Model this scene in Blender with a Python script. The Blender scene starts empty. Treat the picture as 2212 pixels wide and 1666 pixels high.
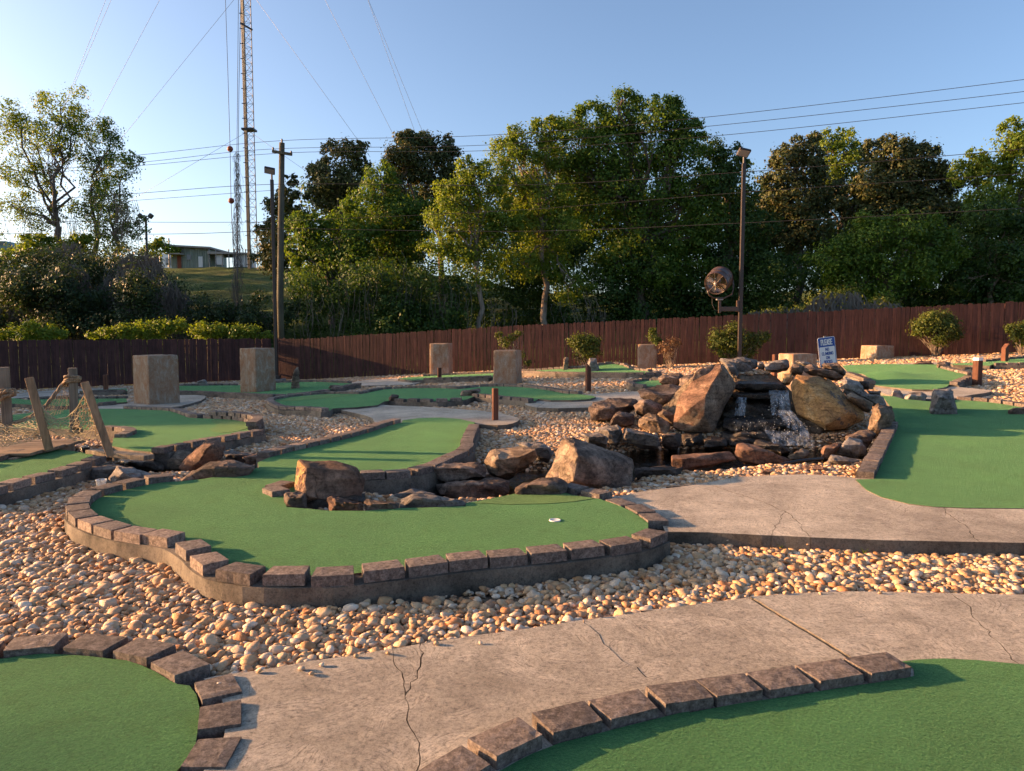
import bpy, bmesh, math, random
import numpy as np
from mathutils import Vector, Matrix, noise
from mathutils.geometry import delaunay_2d_cdt

# ------------------------------------------------------------------ camera, sky, sun, exposure
F_PX, CX, CY = 1560.0, 1106.0, 833.0        # focal length and centre for a 2212 x 1666 frame
PITCH = math.radians(4.4)
EYE = np.array([0.0, 0.0, 1.65])
scene = bpy.context.scene
COL = scene.collection
cam_data = bpy.data.cameras.new('camera')
cam_data.sensor_width = 36.0
cam_data.lens = 36.0 * F_PX / 2212.0
cam_data.clip_end = 3000
cam = bpy.data.objects.new('camera', cam_data)
cam.location = EYE
cam.rotation_euler = (math.pi / 2 - PITCH, 0, 0)
COL.objects.link(cam)
scene.camera = cam

SUN_ELEV = math.radians(11.0)
SUN_DIR2 = (-math.cos(math.radians(9)), math.sin(math.radians(9)))   # ground direction towards the sun
SUN_VEC = Vector((SUN_DIR2[0] * math.cos(SUN_ELEV), SUN_DIR2[1] * math.cos(SUN_ELEV), math.sin(SUN_ELEV)))
world = bpy.data.worlds.new('World')
scene.world = world
world.use_nodes = True
wn = world.node_tree
bg = wn.nodes['Background']
sky = wn.nodes.new('ShaderNodeTexSky')
sky.sky_type = 'NISHITA'
sky.sun_disc = False
sky.sun_elevation = SUN_ELEV
sky.sun_rotation = math.atan2(SUN_DIR2[0], SUN_DIR2[1])
sky.air_density = 0.7
sky.dust_density = 2.3
sky.ozone_density = 1.6
wn.links.new(sky.outputs[0], bg.inputs[0])
bg.inputs[1].default_value = 0.094
sun_data = bpy.data.lights.new('sun', 'SUN')
sun_data.energy = 4.9
sun_data.angle = math.radians(0.6)
sun_data.color = (1.0, 0.54, 0.24)
sun = bpy.data.objects.new('sun', sun_data)
sun.rotation_euler = SUN_VEC.to_track_quat('Z', 'Y').to_euler()
COL.objects.link(sun)
scene.view_settings.view_transform = 'Standard'
scene.view_settings.look = 'None'
scene.view_settings.exposure = 1.85
scene.view_settings.gamma = 1.0
scene.view_settings.use_curve_mapping = False
scene.render.engine = 'CYCLES'
scene.cycles.max_bounces = 6
scene.cycles.transparent_max_bounces = 10

R = random.Random(7)
NR = np.random.default_rng(11)

# ------------------------------------------------------------------ helpers: projection and terrain
def smooth(t):
    t = np.clip(t, 0, 1)
    return t * t * (3 - 2 * t)

FENCE_L = [(-60.0, -5.0), (-10.6, 32.2)]
FENCE_R = [(-10.6, 32.2), (19.0, 25.4), (60.0, 16.0)]
FX = np.array([-400, -60.0, -10.6, 19.0, 60.0, 400.0])
FY = np.array([-260, -5.0, 32.2, 25.4, 16.0, 16.0])

CARVES = [  # x, y, rx, ry, depth: hollows of the pond and the stream
    (3.3, 10.0, 2.3, 1.15, 0.42), (1.9, 9.3, 1.3, 0.9, 0.40), (0.35, 8.35, 1.1, 0.95, 0.45),
    (-0.6, 7.65, 1.0, 0.62, 0.45), (5.0, 10.2, 0.7, 0.7, 0.35),
    (-4.6, 9.2, 1.3, 0.8, 0.45), (-3.7, 8.9, 0.9, 0.5, 0.4), (-5.6, 9.9, 1.0, 0.8, 0.4)]

def H(x, y):
    x = np.asarray(x, float); y = np.asarray(y, float)
    g = np.clip(np.where(x < 0, 0.06, 0.046) * x, -0.55, 0.95)
    z = g * smooth((y - 6) / 18)
    for cx, cy, rx, ry, d in CARVES:
        r = np.sqrt(((x - cx) / rx) ** 2 + ((y - cy) / ry) ** 2)
        z = z - d * smooth((1.15 - r) / 0.5)
    # the mound the waterfall stones rest on
    r = np.sqrt(((x - 3.95) / 1.5) ** 2 + ((y - 12.85) / 1.1) ** 2)
    z = z + 0.86 * smooth((1.1 - r) / 0.75)
    # bank behind the fence
    d = y - np.maximum(np.interp(x, FX, FY) + 2.5, np.interp(x, [-14, -8], [33.5, 20.0]))
    b = np.interp(d, [0, 8, 25, 45, 62, 400], [0, 1.7, 5.0, 8.0, 10.4, 11.3])
    k = np.interp(x, [-14, 4, 20], [1.0, 0.6, 0.5])
    return z + b * k

def ray(px, py):
    a, b = (px - CX) / F_PX, -(py - CY) / F_PX
    c, s = math.cos(PITCH), math.sin(PITCH)
    return np.array([a, c + b * s, -s + b * c])

def at_depth(px, py, y):
    """world point on the pixel's ray at ground distance y"""
    d = ray(px, py)
    return EYE + d * (y / d[1])

def H0(x, y):
    """terrain without hollows and mound: what paths, carpets and bricks follow"""
    x = np.asarray(x, float); y = np.asarray(y, float)
    g = np.clip(np.where(x < 0, 0.06, 0.046) * x, -0.55, 0.95)
    return g * smooth((y - 6) / 18)

def on_ground(px, py, off=0.0, zf=H0):
    """first point where the ray meets zf + off"""
    d = ray(px, py)
    t = np.linspace(1.2, 60, 3000)
    p = EYE[None] + d[None] * t[:, None]
    g = p[:, 2] - (zf(p[:, 0], p[:, 1]) + off)
    i = np.argmax(g < 0)
    if g[i] >= 0:
        i = len(t) - 1
    if i > 0:
        u = g[i - 1] / (g[i - 1] - g[i] + 1e-12)
        return p[i - 1] + (p[i] - p[i - 1]) * u
    return p[i]

_K = 0.553
def zone(x0, y0, w, out=2212.0):
    k = w / out * _K
    return lambda x, y: (x0 * _K + x * k, y0 * _K + y * k)
Z1 = zone(0, 1300, 1100); Z2 = zone(900, 1250, 1100); Z3 = zone(1800, 1250, 1100)
Z4 = zone(2600, 1100, 1400); Z5 = zone(0, 1900, 1400, 2097); Z6 = zone(1200, 1900, 1500)
Z7 = zone(2500, 1900, 1500); W1 = zone(2250, 1350, 700); W2 = zone(2850, 1350, 700)
L3 = zone(0, 1400, 700); M4 = zone(600, 1350, 900); M5 = zone(1500, 1350, 1200)
R6 = zone(3200, 1250, 800); F6 = zone(2650, 950, 800); DD = lambda x, y: (x, y)

def gpts(zn, pts, off=0.0, zf=H0):
    out = []
    for p in pts:
        q = on_ground(*zn(p[0], p[1]), off, zf)
        out.append((q[0], q[1]))
    return out

# ------------------------------------------------------------------ helpers: objects
def new_obj(name, mesh, parent=None, mat=None):
    o = bpy.data.objects.new(name, mesh)
    COL.objects.link(o)
    if mat is not None and mesh is not None and not mesh.materials:
        mesh.materials.append(mat)
    if parent is not None:
        adopt(o, parent)
    return o

ORIGIN = {}
def adopt(o, parent):
    o.parent = parent
    base = ORIGIN.get(parent.name)
    if base is not None:
        o.matrix_parent_inverse = Matrix.Translation(-base)

def thing(name, label, cat, loc=(0, 0, 0), group=None):
    o = bpy.data.objects.new(name, None)
    COL.objects.link(o)
    o.location = loc
    o.empty_display_size = 0.2
    ORIGIN[o.name] = Vector(loc)
    return tag(o, label, cat, group)

def tag(o, label, cat, group=None):
    o['label'] = label
    o['category'] = cat
    if group:
        o['group'] = group
    return o

def mesh_from(name, verts, faces, smooth_shade=False):
    me = bpy.data.meshes.new(name)
    me.from_pydata([tuple(map(float, v)) for v in verts], [], faces)
    me.update()
    if smooth_shade:
        me.shade_smooth()
    return me

def mesh_np(name, verts, quads, smooth_shade=False):
    """fast mesh from arrays: verts (n,3), faces (m,k)"""
    verts = np.asarray(verts, np.float32); quads = np.asarray(quads, np.int32)
    me = bpy.data.meshes.new(name)
    m, k = quads.shape
    me.vertices.add(len(verts)); me.vertices.foreach_set('co', verts.ravel())
    me.loops.add(m * k); me.loops.foreach_set('vertex_index', quads.ravel())
    me.polygons.add(m)
    me.polygons.foreach_set('loop_start', np.arange(0, m * k, k, dtype=np.int32))
    me.update(calc_edges=True)
    if smooth_shade:
        me.shade_smooth()
    return me

class MB:
    """collects boxes, tubes and rings into one mesh"""
    def __init__(s):
        s.v = []; s.f = []
    def add(s, v, f):
        n = len(s.v)
        s.v += [tuple(p) for p in v]
        s.f += [tuple(i + n for i in q) for q in f]
        return s
    def box(s, c, size, rot=None):
        hx, hy, hz = [q / 2 for q in size]
        v = [Vector((x, y, z)) for z in (-hz, hz) for x, y in ((-hx, -hy), (hx, -hy), (hx, hy), (-hx, hy))]
        if rot is not None:
            v = [rot @ p for p in v]
        v = [p + Vector(c) for p in v]
        return s.add(v, [(3, 2, 1, 0), (4, 5, 6, 7), (0, 1, 5, 4), (1, 2, 6, 5), (2, 3, 7, 6), (3, 0, 4, 7)])
    def tube(s, pts, r, n=8, caps=True):
        pts = [Vector(p) for p in pts]
        if not hasattr(r, '__len__'):
            r = [r] * len(pts)
        v = []; f = []
        up = None
        for i, p in enumerate(pts):
            t = (pts[min(i + 1, len(pts) - 1)] - pts[max(i - 1, 0)])
            t = t.normalized() if t.length > 1e-9 else Vector((0, 0, 1))
            if up is None:
                up = Vector((1, 0, 0)) if abs(t.x) < 0.8 else Vector((0, 1, 0))
            a = t.cross(up)
            if a.length < 1e-6:
                a = t.cross(Vector((0, 1, 0.3)))
            a.normalize()
            b = a.cross(t).normalized()
            up = b.cross(a) * 0 + b
            for k in range(n):
                an = 2 * math.pi * k / n
                v.append(p + (a * math.cos(an) + b * math.sin(an)) * r[i])
            up = b
        for i in range(len(pts) - 1):
            for k in range(n):
                f.append((i * n + k, i * n + (k + 1) % n, (i + 1) * n + (k + 1) % n, (i + 1) * n + k))
        if caps:
            f.append(tuple(range(n - 1, -1, -1)))
            f.append(tuple((len(pts) - 1) * n + k for k in range(n)))
        return s.add(v, f)
    def build(s, name, mat, parent=None, smooth_shade=False, bevel=0):
        me = mesh_from(name, s.v, s.f, smooth_shade)
        if bevel:
            bm = bmesh.new(); bm.from_mesh(me)
            bmesh.ops.bevel(bm, geom=bm.edges[:], offset=bevel, segments=2, affect='EDGES', profile=0.6)
            bm.to_mesh(me); bm.free()
        return new_obj(name, me, parent, mat)

def structure(o):
    o['kind'] = 'structure'
    return o

# ------------------------------------------------------------------ materials
def mat(name, base=(0.5, 0.5, 0.5), rough=0.8, spec=0.3, metal=0.0):
    m = bpy.data.materials.new(name)
    m.use_nodes = True
    b = m.node_tree.nodes['Principled BSDF']
    b.inputs['Base Color'].default_value = (*base, 1)
    b.inputs['Roughness'].default_value = rough
    b.inputs['Specular IOR Level'].default_value = spec
    b.inputs['Metallic'].default_value = metal
    return m

class NT:
    """small node-tree helper"""
    def __init__(s, m):
        s.t = m.node_tree; s.n = s.t.nodes; s.b = s.n['Principled BSDF']; s.out = s.n['Material Output']
    def new(s, typ, **kw):
        n = s.n.new(typ)
        for k, v in kw.items():
            if k.startswith('i_'):
                n.inputs[k[2:].replace('_', ' ')].default_value = v
            else:
                setattr(n, k, v)
        return n
    def link(s, a, b):
        s.t.links.new(a, b)
    def coords(s, kind='Object'):
        return s.new('ShaderNodeTexCoord').outputs[kind]
    def position(s):
        return s.new('ShaderNodeNewGeometry').outputs['Position']
    def noise(s, vec, scale, detail=4, rough=0.55, dist=0.0):
        n = s.new('ShaderNodeTexNoise')
        n.inputs['Scale'].default_value = scale; n.inputs['Detail'].default_value = detail
        n.inputs['Roughness'].default_value = rough; n.inputs['Distortion'].default_value = dist
        if vec is not None:
            s.link(vec, n.inputs['Vector'])
        return n.outputs['Fac']
    def ramp(s, fac, stops, interp='LINEAR'):
        n = s.new('ShaderNodeValToRGB')
        cr = n.color_ramp; cr.interpolation = interp
        while len(cr.elements) < len(stops):
            cr.elements.new(0.5)
        for e, (p, c) in zip(cr.elements, stops):
            e.position = p
            e.color = (*c, 1) if len(c) == 3 else c
        s.link(fac, n.inputs['Fac'])
        return n.outputs['Color']
    def mix(s, fac, a, b, mode='MIX'):
        n = s.new('ShaderNodeMix', data_type='RGBA', blend_type=mode)
        for sock, val in ((n.inputs[0], fac), (n.inputs[6], a), (n.inputs[7], b)):
            if isinstance(val, (int, float)):
                sock.default_value = val
            elif isinstance(val, tuple):
                sock.default_value = (*val, 1)
            else:
                s.link(val, sock)
        return n.outputs[2]
    def math(s, op, a, b=0.0):
        n = s.new('ShaderNodeMath', operation=op)
        for sock, val in ((n.inputs[0], a), (n.inputs[1], b)):
            if isinstance(val, (int, float)):
                sock.default_value = val
            else:
                s.link(val, sock)
        return n.outputs[0]
    def mapping(s, vec, scale=(1, 1, 1), loc=(0, 0, 0), rot=(0, 0, 0)):
        n = s.new('ShaderNodeMapping')
        n.inputs['Scale'].default_value = scale; n.inputs['Location'].default_value = loc
        n.inputs['Rotation'].default_value = rot
        s.link(vec, n.inputs['Vector'])
        return n.outputs[0]
    def bump(s, height, strength=0.5, dist=0.02, normal=None):
        n = s.new('ShaderNodeBump')
        n.inputs['Strength'].default_value = strength; n.inputs['Distance'].default_value = dist
        s.link(height, n.inputs['Height'])
        if normal is not None:
            s.link(normal, n.inputs['Normal'])
        return n.outputs[0]
    def color(s, c):
        s.link(c, s.b.inputs['Base Color']); return s
    def normal(s, c):
        s.link(c, s.b.inputs['Normal']); return s

def rnd_vec(t, vec):
    """shift texture space per object"""
    oi = t.new('ShaderNodeObjectInfo')
    n = t.new('ShaderNodeVectorMath', operation='SCALE')
    n.inputs[0].default_value = (37.0, 51.0, 73.0)
    t.link(oi.outputs['Random'], n.inputs['Scale'])
    a = t.new('ShaderNodeVectorMath', operation='ADD')
    t.link(vec, a.inputs[0]); t.link(n.outputs[0], a.inputs[1])
    return a.outputs[0], oi.outputs['Random']

def make_carpet(name, c1, c2):
    m = mat(name, c1, 0.95, 0.12); t = NT(m); p = t.position()
    n1 = t.noise(p, 75, 5, 0.85); n2 = t.noise(p, 1.3, 4, 0.6); n3 = t.noise(p, 45, 4, 0.85)
    c = t.ramp(n1, [(0.30, tuple(0.25 * q for q in c1)), (0.50, c1), (0.70, c2)])
    w = t.ramp(n2, [(0.32, (0.74, 0.80, 0.78)), (0.50, (1.0, 1.0, 1.0)), (0.68, (1.22, 1.14, 1.05))])
    stain = t.ramp(t.noise(p, 5.0, 5, 0.7), [(0.52, (1, 1, 1)), (0.66, (0.80, 0.82, 0.76)), (0.80, (0.66, 0.66, 0.58))])
    t.color(t.mix(1.0, t.mix(1.0, c, w, 'MULTIPLY'), stain, 'MULTIPLY'))
    t.normal(t.bump(n3, 0.9, 0.03, t.bump(n1, 0.9, 0.02)))
    t.b.inputs['Sheen Weight'].default_value = 0.6
    t.b.inputs['Sheen Roughness'].default_value = 0.45
    t.b.inputs['Sheen Tint'].default_value = (0.36, 0.62, 0.30, 1)
    return m
M = {}
M['carpet'] = make_carpet('green_carpet', (0.036, 0.172, 0.058), (0.108, 0.292, 0.082))
M['carpet_light'] = make_carpet('light_carpet', (0.075, 0.16, 0.045), (0.17, 0.24, 0.07))

def make_concrete(name, base, dark, swirl=1.0):
    m = mat(name, base, 0.9, 0.25); t = NT(m); p = t.position()
    warp = t.new('ShaderNodeTexNoise'); warp.inputs['Scale'].default_value = 1.4; warp.inputs['Detail'].default_value = 2
    t.link(p, warp.inputs['Vector'])
    wv = t.new('ShaderNodeVectorMath', operation='MULTIPLY_ADD')
    t.link(warp.outputs['Color'], wv.inputs[0]); wv.inputs[1].default_value = (0.7, 0.7, 0); t.link(p, wv.inputs[2])
    vo = t.new('ShaderNodeTexVoronoi'); vo.feature = 'SMOOTH_F1'; vo.inputs['Scale'].default_value = 3.4
    vo.inputs['Smoothness'].default_value = 0.35
    t.link(wv.outputs[0], vo.inputs['Vector'])
    sep = t.new('ShaderNodeSeparateColor'); t.link(vo.outputs['Color'], sep.inputs[0])
    rot = t.new('ShaderNodeVectorRotate', rotation_type='Z_AXIS')
    t.link(wv.outputs[0], rot.inputs['Vector'])
    t.link(t.math('MULTIPLY', sep.outputs[0], 7.0), rot.inputs['Angle'])
    strokes = t.noise(t.mapping(rot.outputs[0], (14, 98, 1)), 1.0, 5, 0.78, 0.25)
    grit = t.noise(p, 70, 5, 0.85); blot = t.noise(p, 2.6, 6, 0.65); big = t.noise(p, 0.7, 4, 0.6)
    c = t.ramp(blot, [(0.30, dark), (0.55, base), (0.80, tuple(min(1, 1.22 * q) for q in base))])
    c = t.mix(t.math('MULTIPLY', t.ramp(strokes, [(0.39, (1, 1, 1)), (0.48, (0, 0, 0))]), 0.68 * swirl), c, tuple(0.42 * q for q in dark))
    c = t.mix(1.0, c, t.ramp(grit, [(0.30, (0.42, 0.42, 0.42)), (0.5, (1, 1, 1)), (0.7, (1.25, 1.22, 1.18))]), 'MULTIPLY')
    c = t.mix(1.0, c, t.ramp(big, [(0.35, (0.72, 0.70, 0.68)), (0.62, (1.08, 1.06, 1.03))]), 'MULTIPLY')
    fleck = t.noise(p, 26, 8, 0.9, 0.3)
    c = t.mix(1.0, c, t.ramp(fleck, [(0.36, (0.40, 0.39, 0.38)), (0.47, (0.95, 0.95, 0.95)), (0.62, (1.16, 1.14, 1.10))]), 'MULTIPLY')
    t.color(c)
    t.normal(t.bump(strokes, 0.65 * swirl, 0.012, t.bump(fleck, 0.6, 0.02, t.bump(grit, 0.7, 0.014))))
    return m
M['path'] = make_concrete('path_concrete', (0.57, 0.515, 0.435), (0.39, 0.35, 0.295))
M['curb'] = make_concrete('curb_concrete', (0.205, 0.178, 0.148), (0.062, 0.054, 0.046), 0.3)
M['pad'] = make_concrete('pad_concrete', (0.33, 0.31, 0.29), (0.18, 0.17, 0.155), 0.1)

def make_block():
    m = mat('paver_block', (0.2, 0.14, 0.11), 0.92, 0.2); t = NT(m); p = t.position()
    v, r = rnd_vec(t, p)
    n1 = t.noise(v, 30, 5, 0.8); n2 = t.noise(v, 75, 5, 0.85); n3 = t.noise(v, 6, 4, 0.6)
    c = t.ramp(n1, [(0.34, (0.070, 0.059, 0.053)), (0.48, (0.150, 0.127, 0.113)), (0.64, (0.265, 0.230, 0.204))])
    tint = t.ramp(r, [(0.0, (0.78, 0.74, 0.72)), (0.5, (1.0, 0.97, 0.95)), (0.88, (1.12, 1.05, 1.0)), (1.0, (1.75, 1.55, 1.4))])
    c = t.mix(1.0, c, tint, 'MULTIPLY')
    c = t.mix(1.0, c, t.ramp(n2, [(0.3, (0.45, 0.45, 0.45)), (0.6, (1.15, 1.15, 1.15))]), 'MULTIPLY')
    c = t.mix(t.ramp(n3, [(0.60, (0, 0, 0)), (0.78, (0.45, 0.45, 0.45))]), c, (0.055, 0.05, 0.042))
    t.color(c); t.normal(t.bump(n1, 0.35, 0.012, t.bump(n2, 0.8, 0.010)))
    return m
M['block'] = make_block()

def make_pillar():
    m = mat('stained_concrete', (0.4, 0.35, 0.3), 0.9, 0.2); t = NT(m); v, r = rnd_vec(t, t.coords('Object'))
    a = t.noise(t.mapping(v, (2.2, 2.2, 1.3)), 2.4, 8, 0.78, 0.6); b = t.noise(t.mapping(v, (5, 5, 0.9)), 2.3, 6, 0.8); g = t.noise(v, 40, 6, 0.85)
    c = t.ramp(a, [(0.36, (0.25, 0.125, 0.068)), (0.48, (0.285, 0.185, 0.12)), (0.56, (0.31, 0.235, 0.17)), (0.70, (0.38, 0.34, 0.30))])
    c = t.mix(t.ramp(b, [(0.52, (0, 0, 0)), (0.70, (0.6, 0.6, 0.6))]), c, (0.185, 0.128, 0.085))
    c = t.mix(1.0, c, t.ramp(g, [(0.3, (0.75, 0.75, 0.75)), (0.65, (1.12, 1.12, 1.12))]), 'MULTIPLY')
    t.color(c); t.normal(t.bump(g, 0.4, 0.01, t.bump(a, 0.3, 0.03)))
    return m
M['pillar'] = make_pillar()

def make_rock(name, light, mid, dark, stain=(0.03, 0.024, 0.02), amount=0.5):
    m = mat(name, mid, 0.88, 0.25); t = NT(m); v, r = rnd_vec(t, t.coords('Object'))
    a = t.noise(v, 1.7, 6, 0.65, 0.5); b = t.noise(v, 4.5, 6, 0.7, 0.3); g = t.noise(v, 24, 9, 0.88)
    strat = t.noise(t.mapping(v, (1.6, 1.6, 9.0), rot=(0.35, 0.2, 0)), 2.0, 5, 0.65, 0.8)
    c = t.ramp(a, [(0.34, dark), (0.50, mid), (0.64, light)])
    c = t.mix(t.math('MULTIPLY', t.ramp(b, [(0.46, (0, 0, 0)), (0.62, (1, 1, 1))]), amount), c, stain)
    c = t.mix(1.0, c, t.ramp(strat, [(0.36, (0.66, 0.64, 0.62)), (0.56, (1.06, 1.05, 1.03))]), 'MULTIPLY')
    c = t.mix(1.0, c, t.ramp(g, [(0.36, (0.32, 0.31, 0.30)), (0.5, (1.0, 1.0, 1.0)), (0.62, (1.42, 1.40, 1.36))]), 'MULTIPLY')
    vo = t.new('ShaderNodeTexVoronoi'); vo.feature = 'DISTANCE_TO_EDGE'; vo.inputs['Scale'].default_value = 2.3
    wv = t.new('ShaderNodeTexNoise'); wv.inputs['Scale'].default_value = 3.0; wv.inputs['Detail'].default_value = 4
    t.link(v, wv.inputs['Vector'])
    ad = t.new('ShaderNodeVectorMath', operation='MULTIPLY_ADD'); t.link(wv.outputs['Color'], ad.inputs[0])
    ad.inputs[1].default_value = (0.5, 0.5, 0.5); t.link(v, ad.inputs[2]); t.link(ad.outputs[0], vo.inputs['Vector'])
    crack = t.ramp(vo.outputs['Distance'], [(0.0, (0.35, 0.33, 0.3)), (0.018, (1, 1, 1))])
    c = t.mix(0.8, c, t.mix(1.0, c, crack, 'MULTIPLY'))
    t.color(c)
    t.normal(t.bump(strat, 0.3, 0.04, t.bump(b, 0.5, 0.05, t.bump(g, 0.9, 0.035, t.bump(crack, 0.6, 0.02)))))
    return m
M['rock_dark'] = make_rock('dark_rock', (0.32, 0.24, 0.19), (0.165, 0.118, 0.094), (0.062, 0.045, 0.038), amount=0.65)
M['rock_tan'] = make_rock('tan_rock', (0.42, 0.325, 0.235), (0.25, 0.18, 0.125), (0.105, 0.076, 0.056), amount=0.45)
M['rock_grey'] = make_rock('grey_rock', (0.36, 0.335, 0.315), (0.235, 0.21, 0.19), (0.11, 0.095, 0.085), amount=0.35)
M['rock_orange'] = make_rock('orange_rock', (0.56, 0.41, 0.23), (0.47, 0.265, 0.10), (0.30, 0.17, 0.08), (0.10, 0.08, 0.055), 0.25)
M['rock_brown'] = make_rock('brown_rock', (0.36, 0.23, 0.16), (0.22, 0.125, 0.085), (0.10, 0.06, 0.045), amount=0.4)
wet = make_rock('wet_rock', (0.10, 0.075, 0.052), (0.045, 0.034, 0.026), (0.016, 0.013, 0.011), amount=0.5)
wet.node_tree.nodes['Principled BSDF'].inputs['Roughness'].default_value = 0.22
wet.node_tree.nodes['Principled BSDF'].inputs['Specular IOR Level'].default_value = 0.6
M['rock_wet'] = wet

def make_pebble():
    m = mat('river_pebble', (0.5, 0.4, 0.3), 0.72, 0.3); t = NT(m)
    oi = t.new('ShaderNodeObjectInfo'); v = t.coords('Object')
    c = t.ramp(oi.outputs['Random'], [(0.0, (0.40, 0.225, 0.105)), (0.10, (0.55, 0.44, 0.31)), (0.20, (0.46, 0.30, 0.165)), (0.30, (0.60, 0.555, 0.49)),
        (0.38, (0.40, 0.265, 0.155)), (0.48, (0.52, 0.385, 0.245)), (0.57, (0.35, 0.165, 0.075)), (0.66, (0.57, 0.45, 0.315)), (0.75, (0.27, 0.185, 0.135)), (0.83, (0.49, 0.34, 0.205)), (0.90, (0.66, 0.635, 0.59)), (1.0, (0.44, 0.36, 0.28))])
    sv = t.new('ShaderNodeVectorMath', operation='SCALE'); sv.inputs[0].default_value = (91, 47, 63)
    t.link(oi.outputs['Random'], sv.inputs['Scale'])
    ad = t.new('ShaderNodeVectorMath', operation='ADD'); t.link(v, ad.inputs[0]); t.link(sv.outputs[0], ad.inputs[1])
    n = t.noise(ad.outputs[0], 1.7, 5, 0.7)
    c = t.mix(1.0, c, t.ramp(n, [(0.3, (0.74, 0.60, 0.48)), (0.65, (1.16, 1.06, 0.92))]), 'MULTIPLY')
    t.color(c); t.normal(t.bump(n, 0.25, 0.08))
    return m
M['pebble'] = make_pebble()

def make_ground():
    m = mat('ground_soil', (0.2, 0.15, 0.1), 1.0, 0.1); t = NT(m); p = t.position()
    at = t.new('ShaderNodeAttribute', attribute_name='grass')
    n = t.noise(p, 14, 6, 0.7); n2 = t.noise(p, 0.35, 6, 0.65); n3 = t.noise(p, 3.0, 5, 0.7)
    soil = t.ramp(n, [(0.3, (0.09, 0.066, 0.046)), (0.5, (0.21, 0.155, 0.105)), (0.75, (0.33, 0.25, 0.17))])
    gr = t.ramp(n2, [(0.32, (0.035, 0.060, 0.016)), (0.5, (0.070, 0.100, 0.026)), (0.70, (0.115, 0.120, 0.042))])
    gr = t.mix(1.0, gr, t.ramp(n3, [(0.35, (0.45, 0.5, 0.45)), (0.65, (1.2, 1.2, 1.1))]), 'MULTIPLY')
    t.color(t.mix(at.outputs['Fac'], soil, gr)); t.normal(t.bump(n3, 0.9, 0.35, t.bump(n, 0.6, 0.03)))
    return m
M['ground'] = make_ground()

def make_wood(name, light, dark, rough=0.85, axis='Z', scale=1.0):
    m = mat(name, light, rough, 0.25); t = NT(m); v, r = rnd_vec(t, t.coords('Object'))
    s = {'Z': (22, 22, 1.1), 'X': (1.1, 22, 22), 'Y': (22, 1.1, 22)}[axis]
    a = t.noise(t.mapping(v, tuple(q * scale for q in s)), 1.0, 5, 0.65, 0.6); b = t.noise(v, 3.0 * scale, 4, 0.6)
    c = t.ramp(a, [(0.28, dark), (0.55, light), (0.8, tuple(min(1, 1.3 * q) for q in light))])
    c = t.mix(1.0, c, t.ramp(b, [(0.3, (0.7, 0.7, 0.7)), (0.7, (1.15, 1.15, 1.15))]), 'MULTIPLY')
    c = t.mix(1.0, c, t.ramp(r, [(0, (0.78, 0.78, 0.8)), (1, (1.18, 1.14, 1.1))]), 'MULTIPLY')
    t.color(c); t.normal(t.bump(a, 0.5, 0.02))
    return m
M['fence'] = make_wood('stained_picket', (0.074, 0.0335, 0.0290), (0.038, 0.0175, 0.0155), 0.8)
M['post_wood'] = make_wood('weathered_post', (0.30, 0.20, 0.12), (0.115, 0.075, 0.046))
M['post_grey'] = make_wood('grey_timber', (0.25, 0.205, 0.15), (0.085, 0.068, 0.050))
M['marker'] = make_wood('marker_post', (0.135, 0.058, 0.036), (0.062, 0.028, 0.019))
M['plank'] = make_wood('deck_plank', (0.24, 0.175, 0.12), (0.095, 0.066, 0.045), axis='X')
M['pole'] = make_wood('utility_pole', (0.105, 0.098, 0.066), (0.045, 0.043, 0.030), scale=0.5)
M['siding'] = make_wood('green_siding', (0.33, 0.36, 0.29), (0.20, 0.225, 0.175), scale=0.2)
M['rope'] = make_wood('rope', (0.31, 0.225, 0.145), (0.11, 0.078, 0.050), scale=3)
M['net'] = mat('net_cord', (0.36, 0.30, 0.19), 0.9, 0.1)
M['bronze'] = mat('dark_bronze_metal', (0.030, 0.020, 0.016), 0.45, 0.5)
M['brownmetal'] = mat('brown_painted_metal', (0.055, 0.032, 0.024), 0.42, 0.5)
M['fan_cage'] = mat('fan_guard', (0.20, 0.15, 0.11), 0.4, 0.5, 0.6)
M['blade'] = mat('fan_blade', (0.34, 0.29, 0.23), 0.4, 0.5, 0.4)
M['steel'] = mat('galvanised_steel', (0.20, 0.20, 0.20), 0.6, 0.4, 0.2)
M['wire'] = mat('dark_wire', (0.035, 0.033, 0.032), 0.6, 0.3)
M['guy'] = mat('guy_strand', (0.30, 0.31, 0.33), 0.6, 0.3)
M['lens'] = mat('lamp_lens', (0.30, 0.28, 0.25), 0.25, 0.5)
M['ball'] = mat('marker_ball', (0.25, 0.055, 0.025), 0.55, 0.3)
M['white'] = mat('white_paint', (0.74, 0.72, 0.69), 0.55, 0.35)
M['signblue'] = mat('sign_blue', (0.018, 0.070, 0.285), 0.4, 0.4)
M['signwhite'] = mat('sign_white', (0.66, 0.67, 0.68), 0.45, 0.4)
M['cupwhite'] = mat('cup_plastic', (0.62, 0.61, 0.58), 0.4, 0.4)
M['reddoor'] = mat('red_door', (0.21, 0.060, 0.032), 0.7, 0.3)
M['roof'] = mat('shed_roof', (0.30, 0.27, 0.24), 0.8, 0.3)
M['glassdark'] = mat('dark_glass', (0.03, 0.045, 0.05), 0.15, 0.6)
M['carpaint'] = mat('van_paint', (0.10, 0.20, 0.20), 0.3, 0.5)
M['rubber'] = mat('tyre_rubber', (0.02, 0.02, 0.02), 0.8, 0.2)
M['brickwall'] = mat('far_wall', (0.30, 0.30, 0.31), 0.8, 0.3)
M['black'] = mat('black_hose', (0.012, 0.012, 0.012), 0.5, 0.4)

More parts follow.
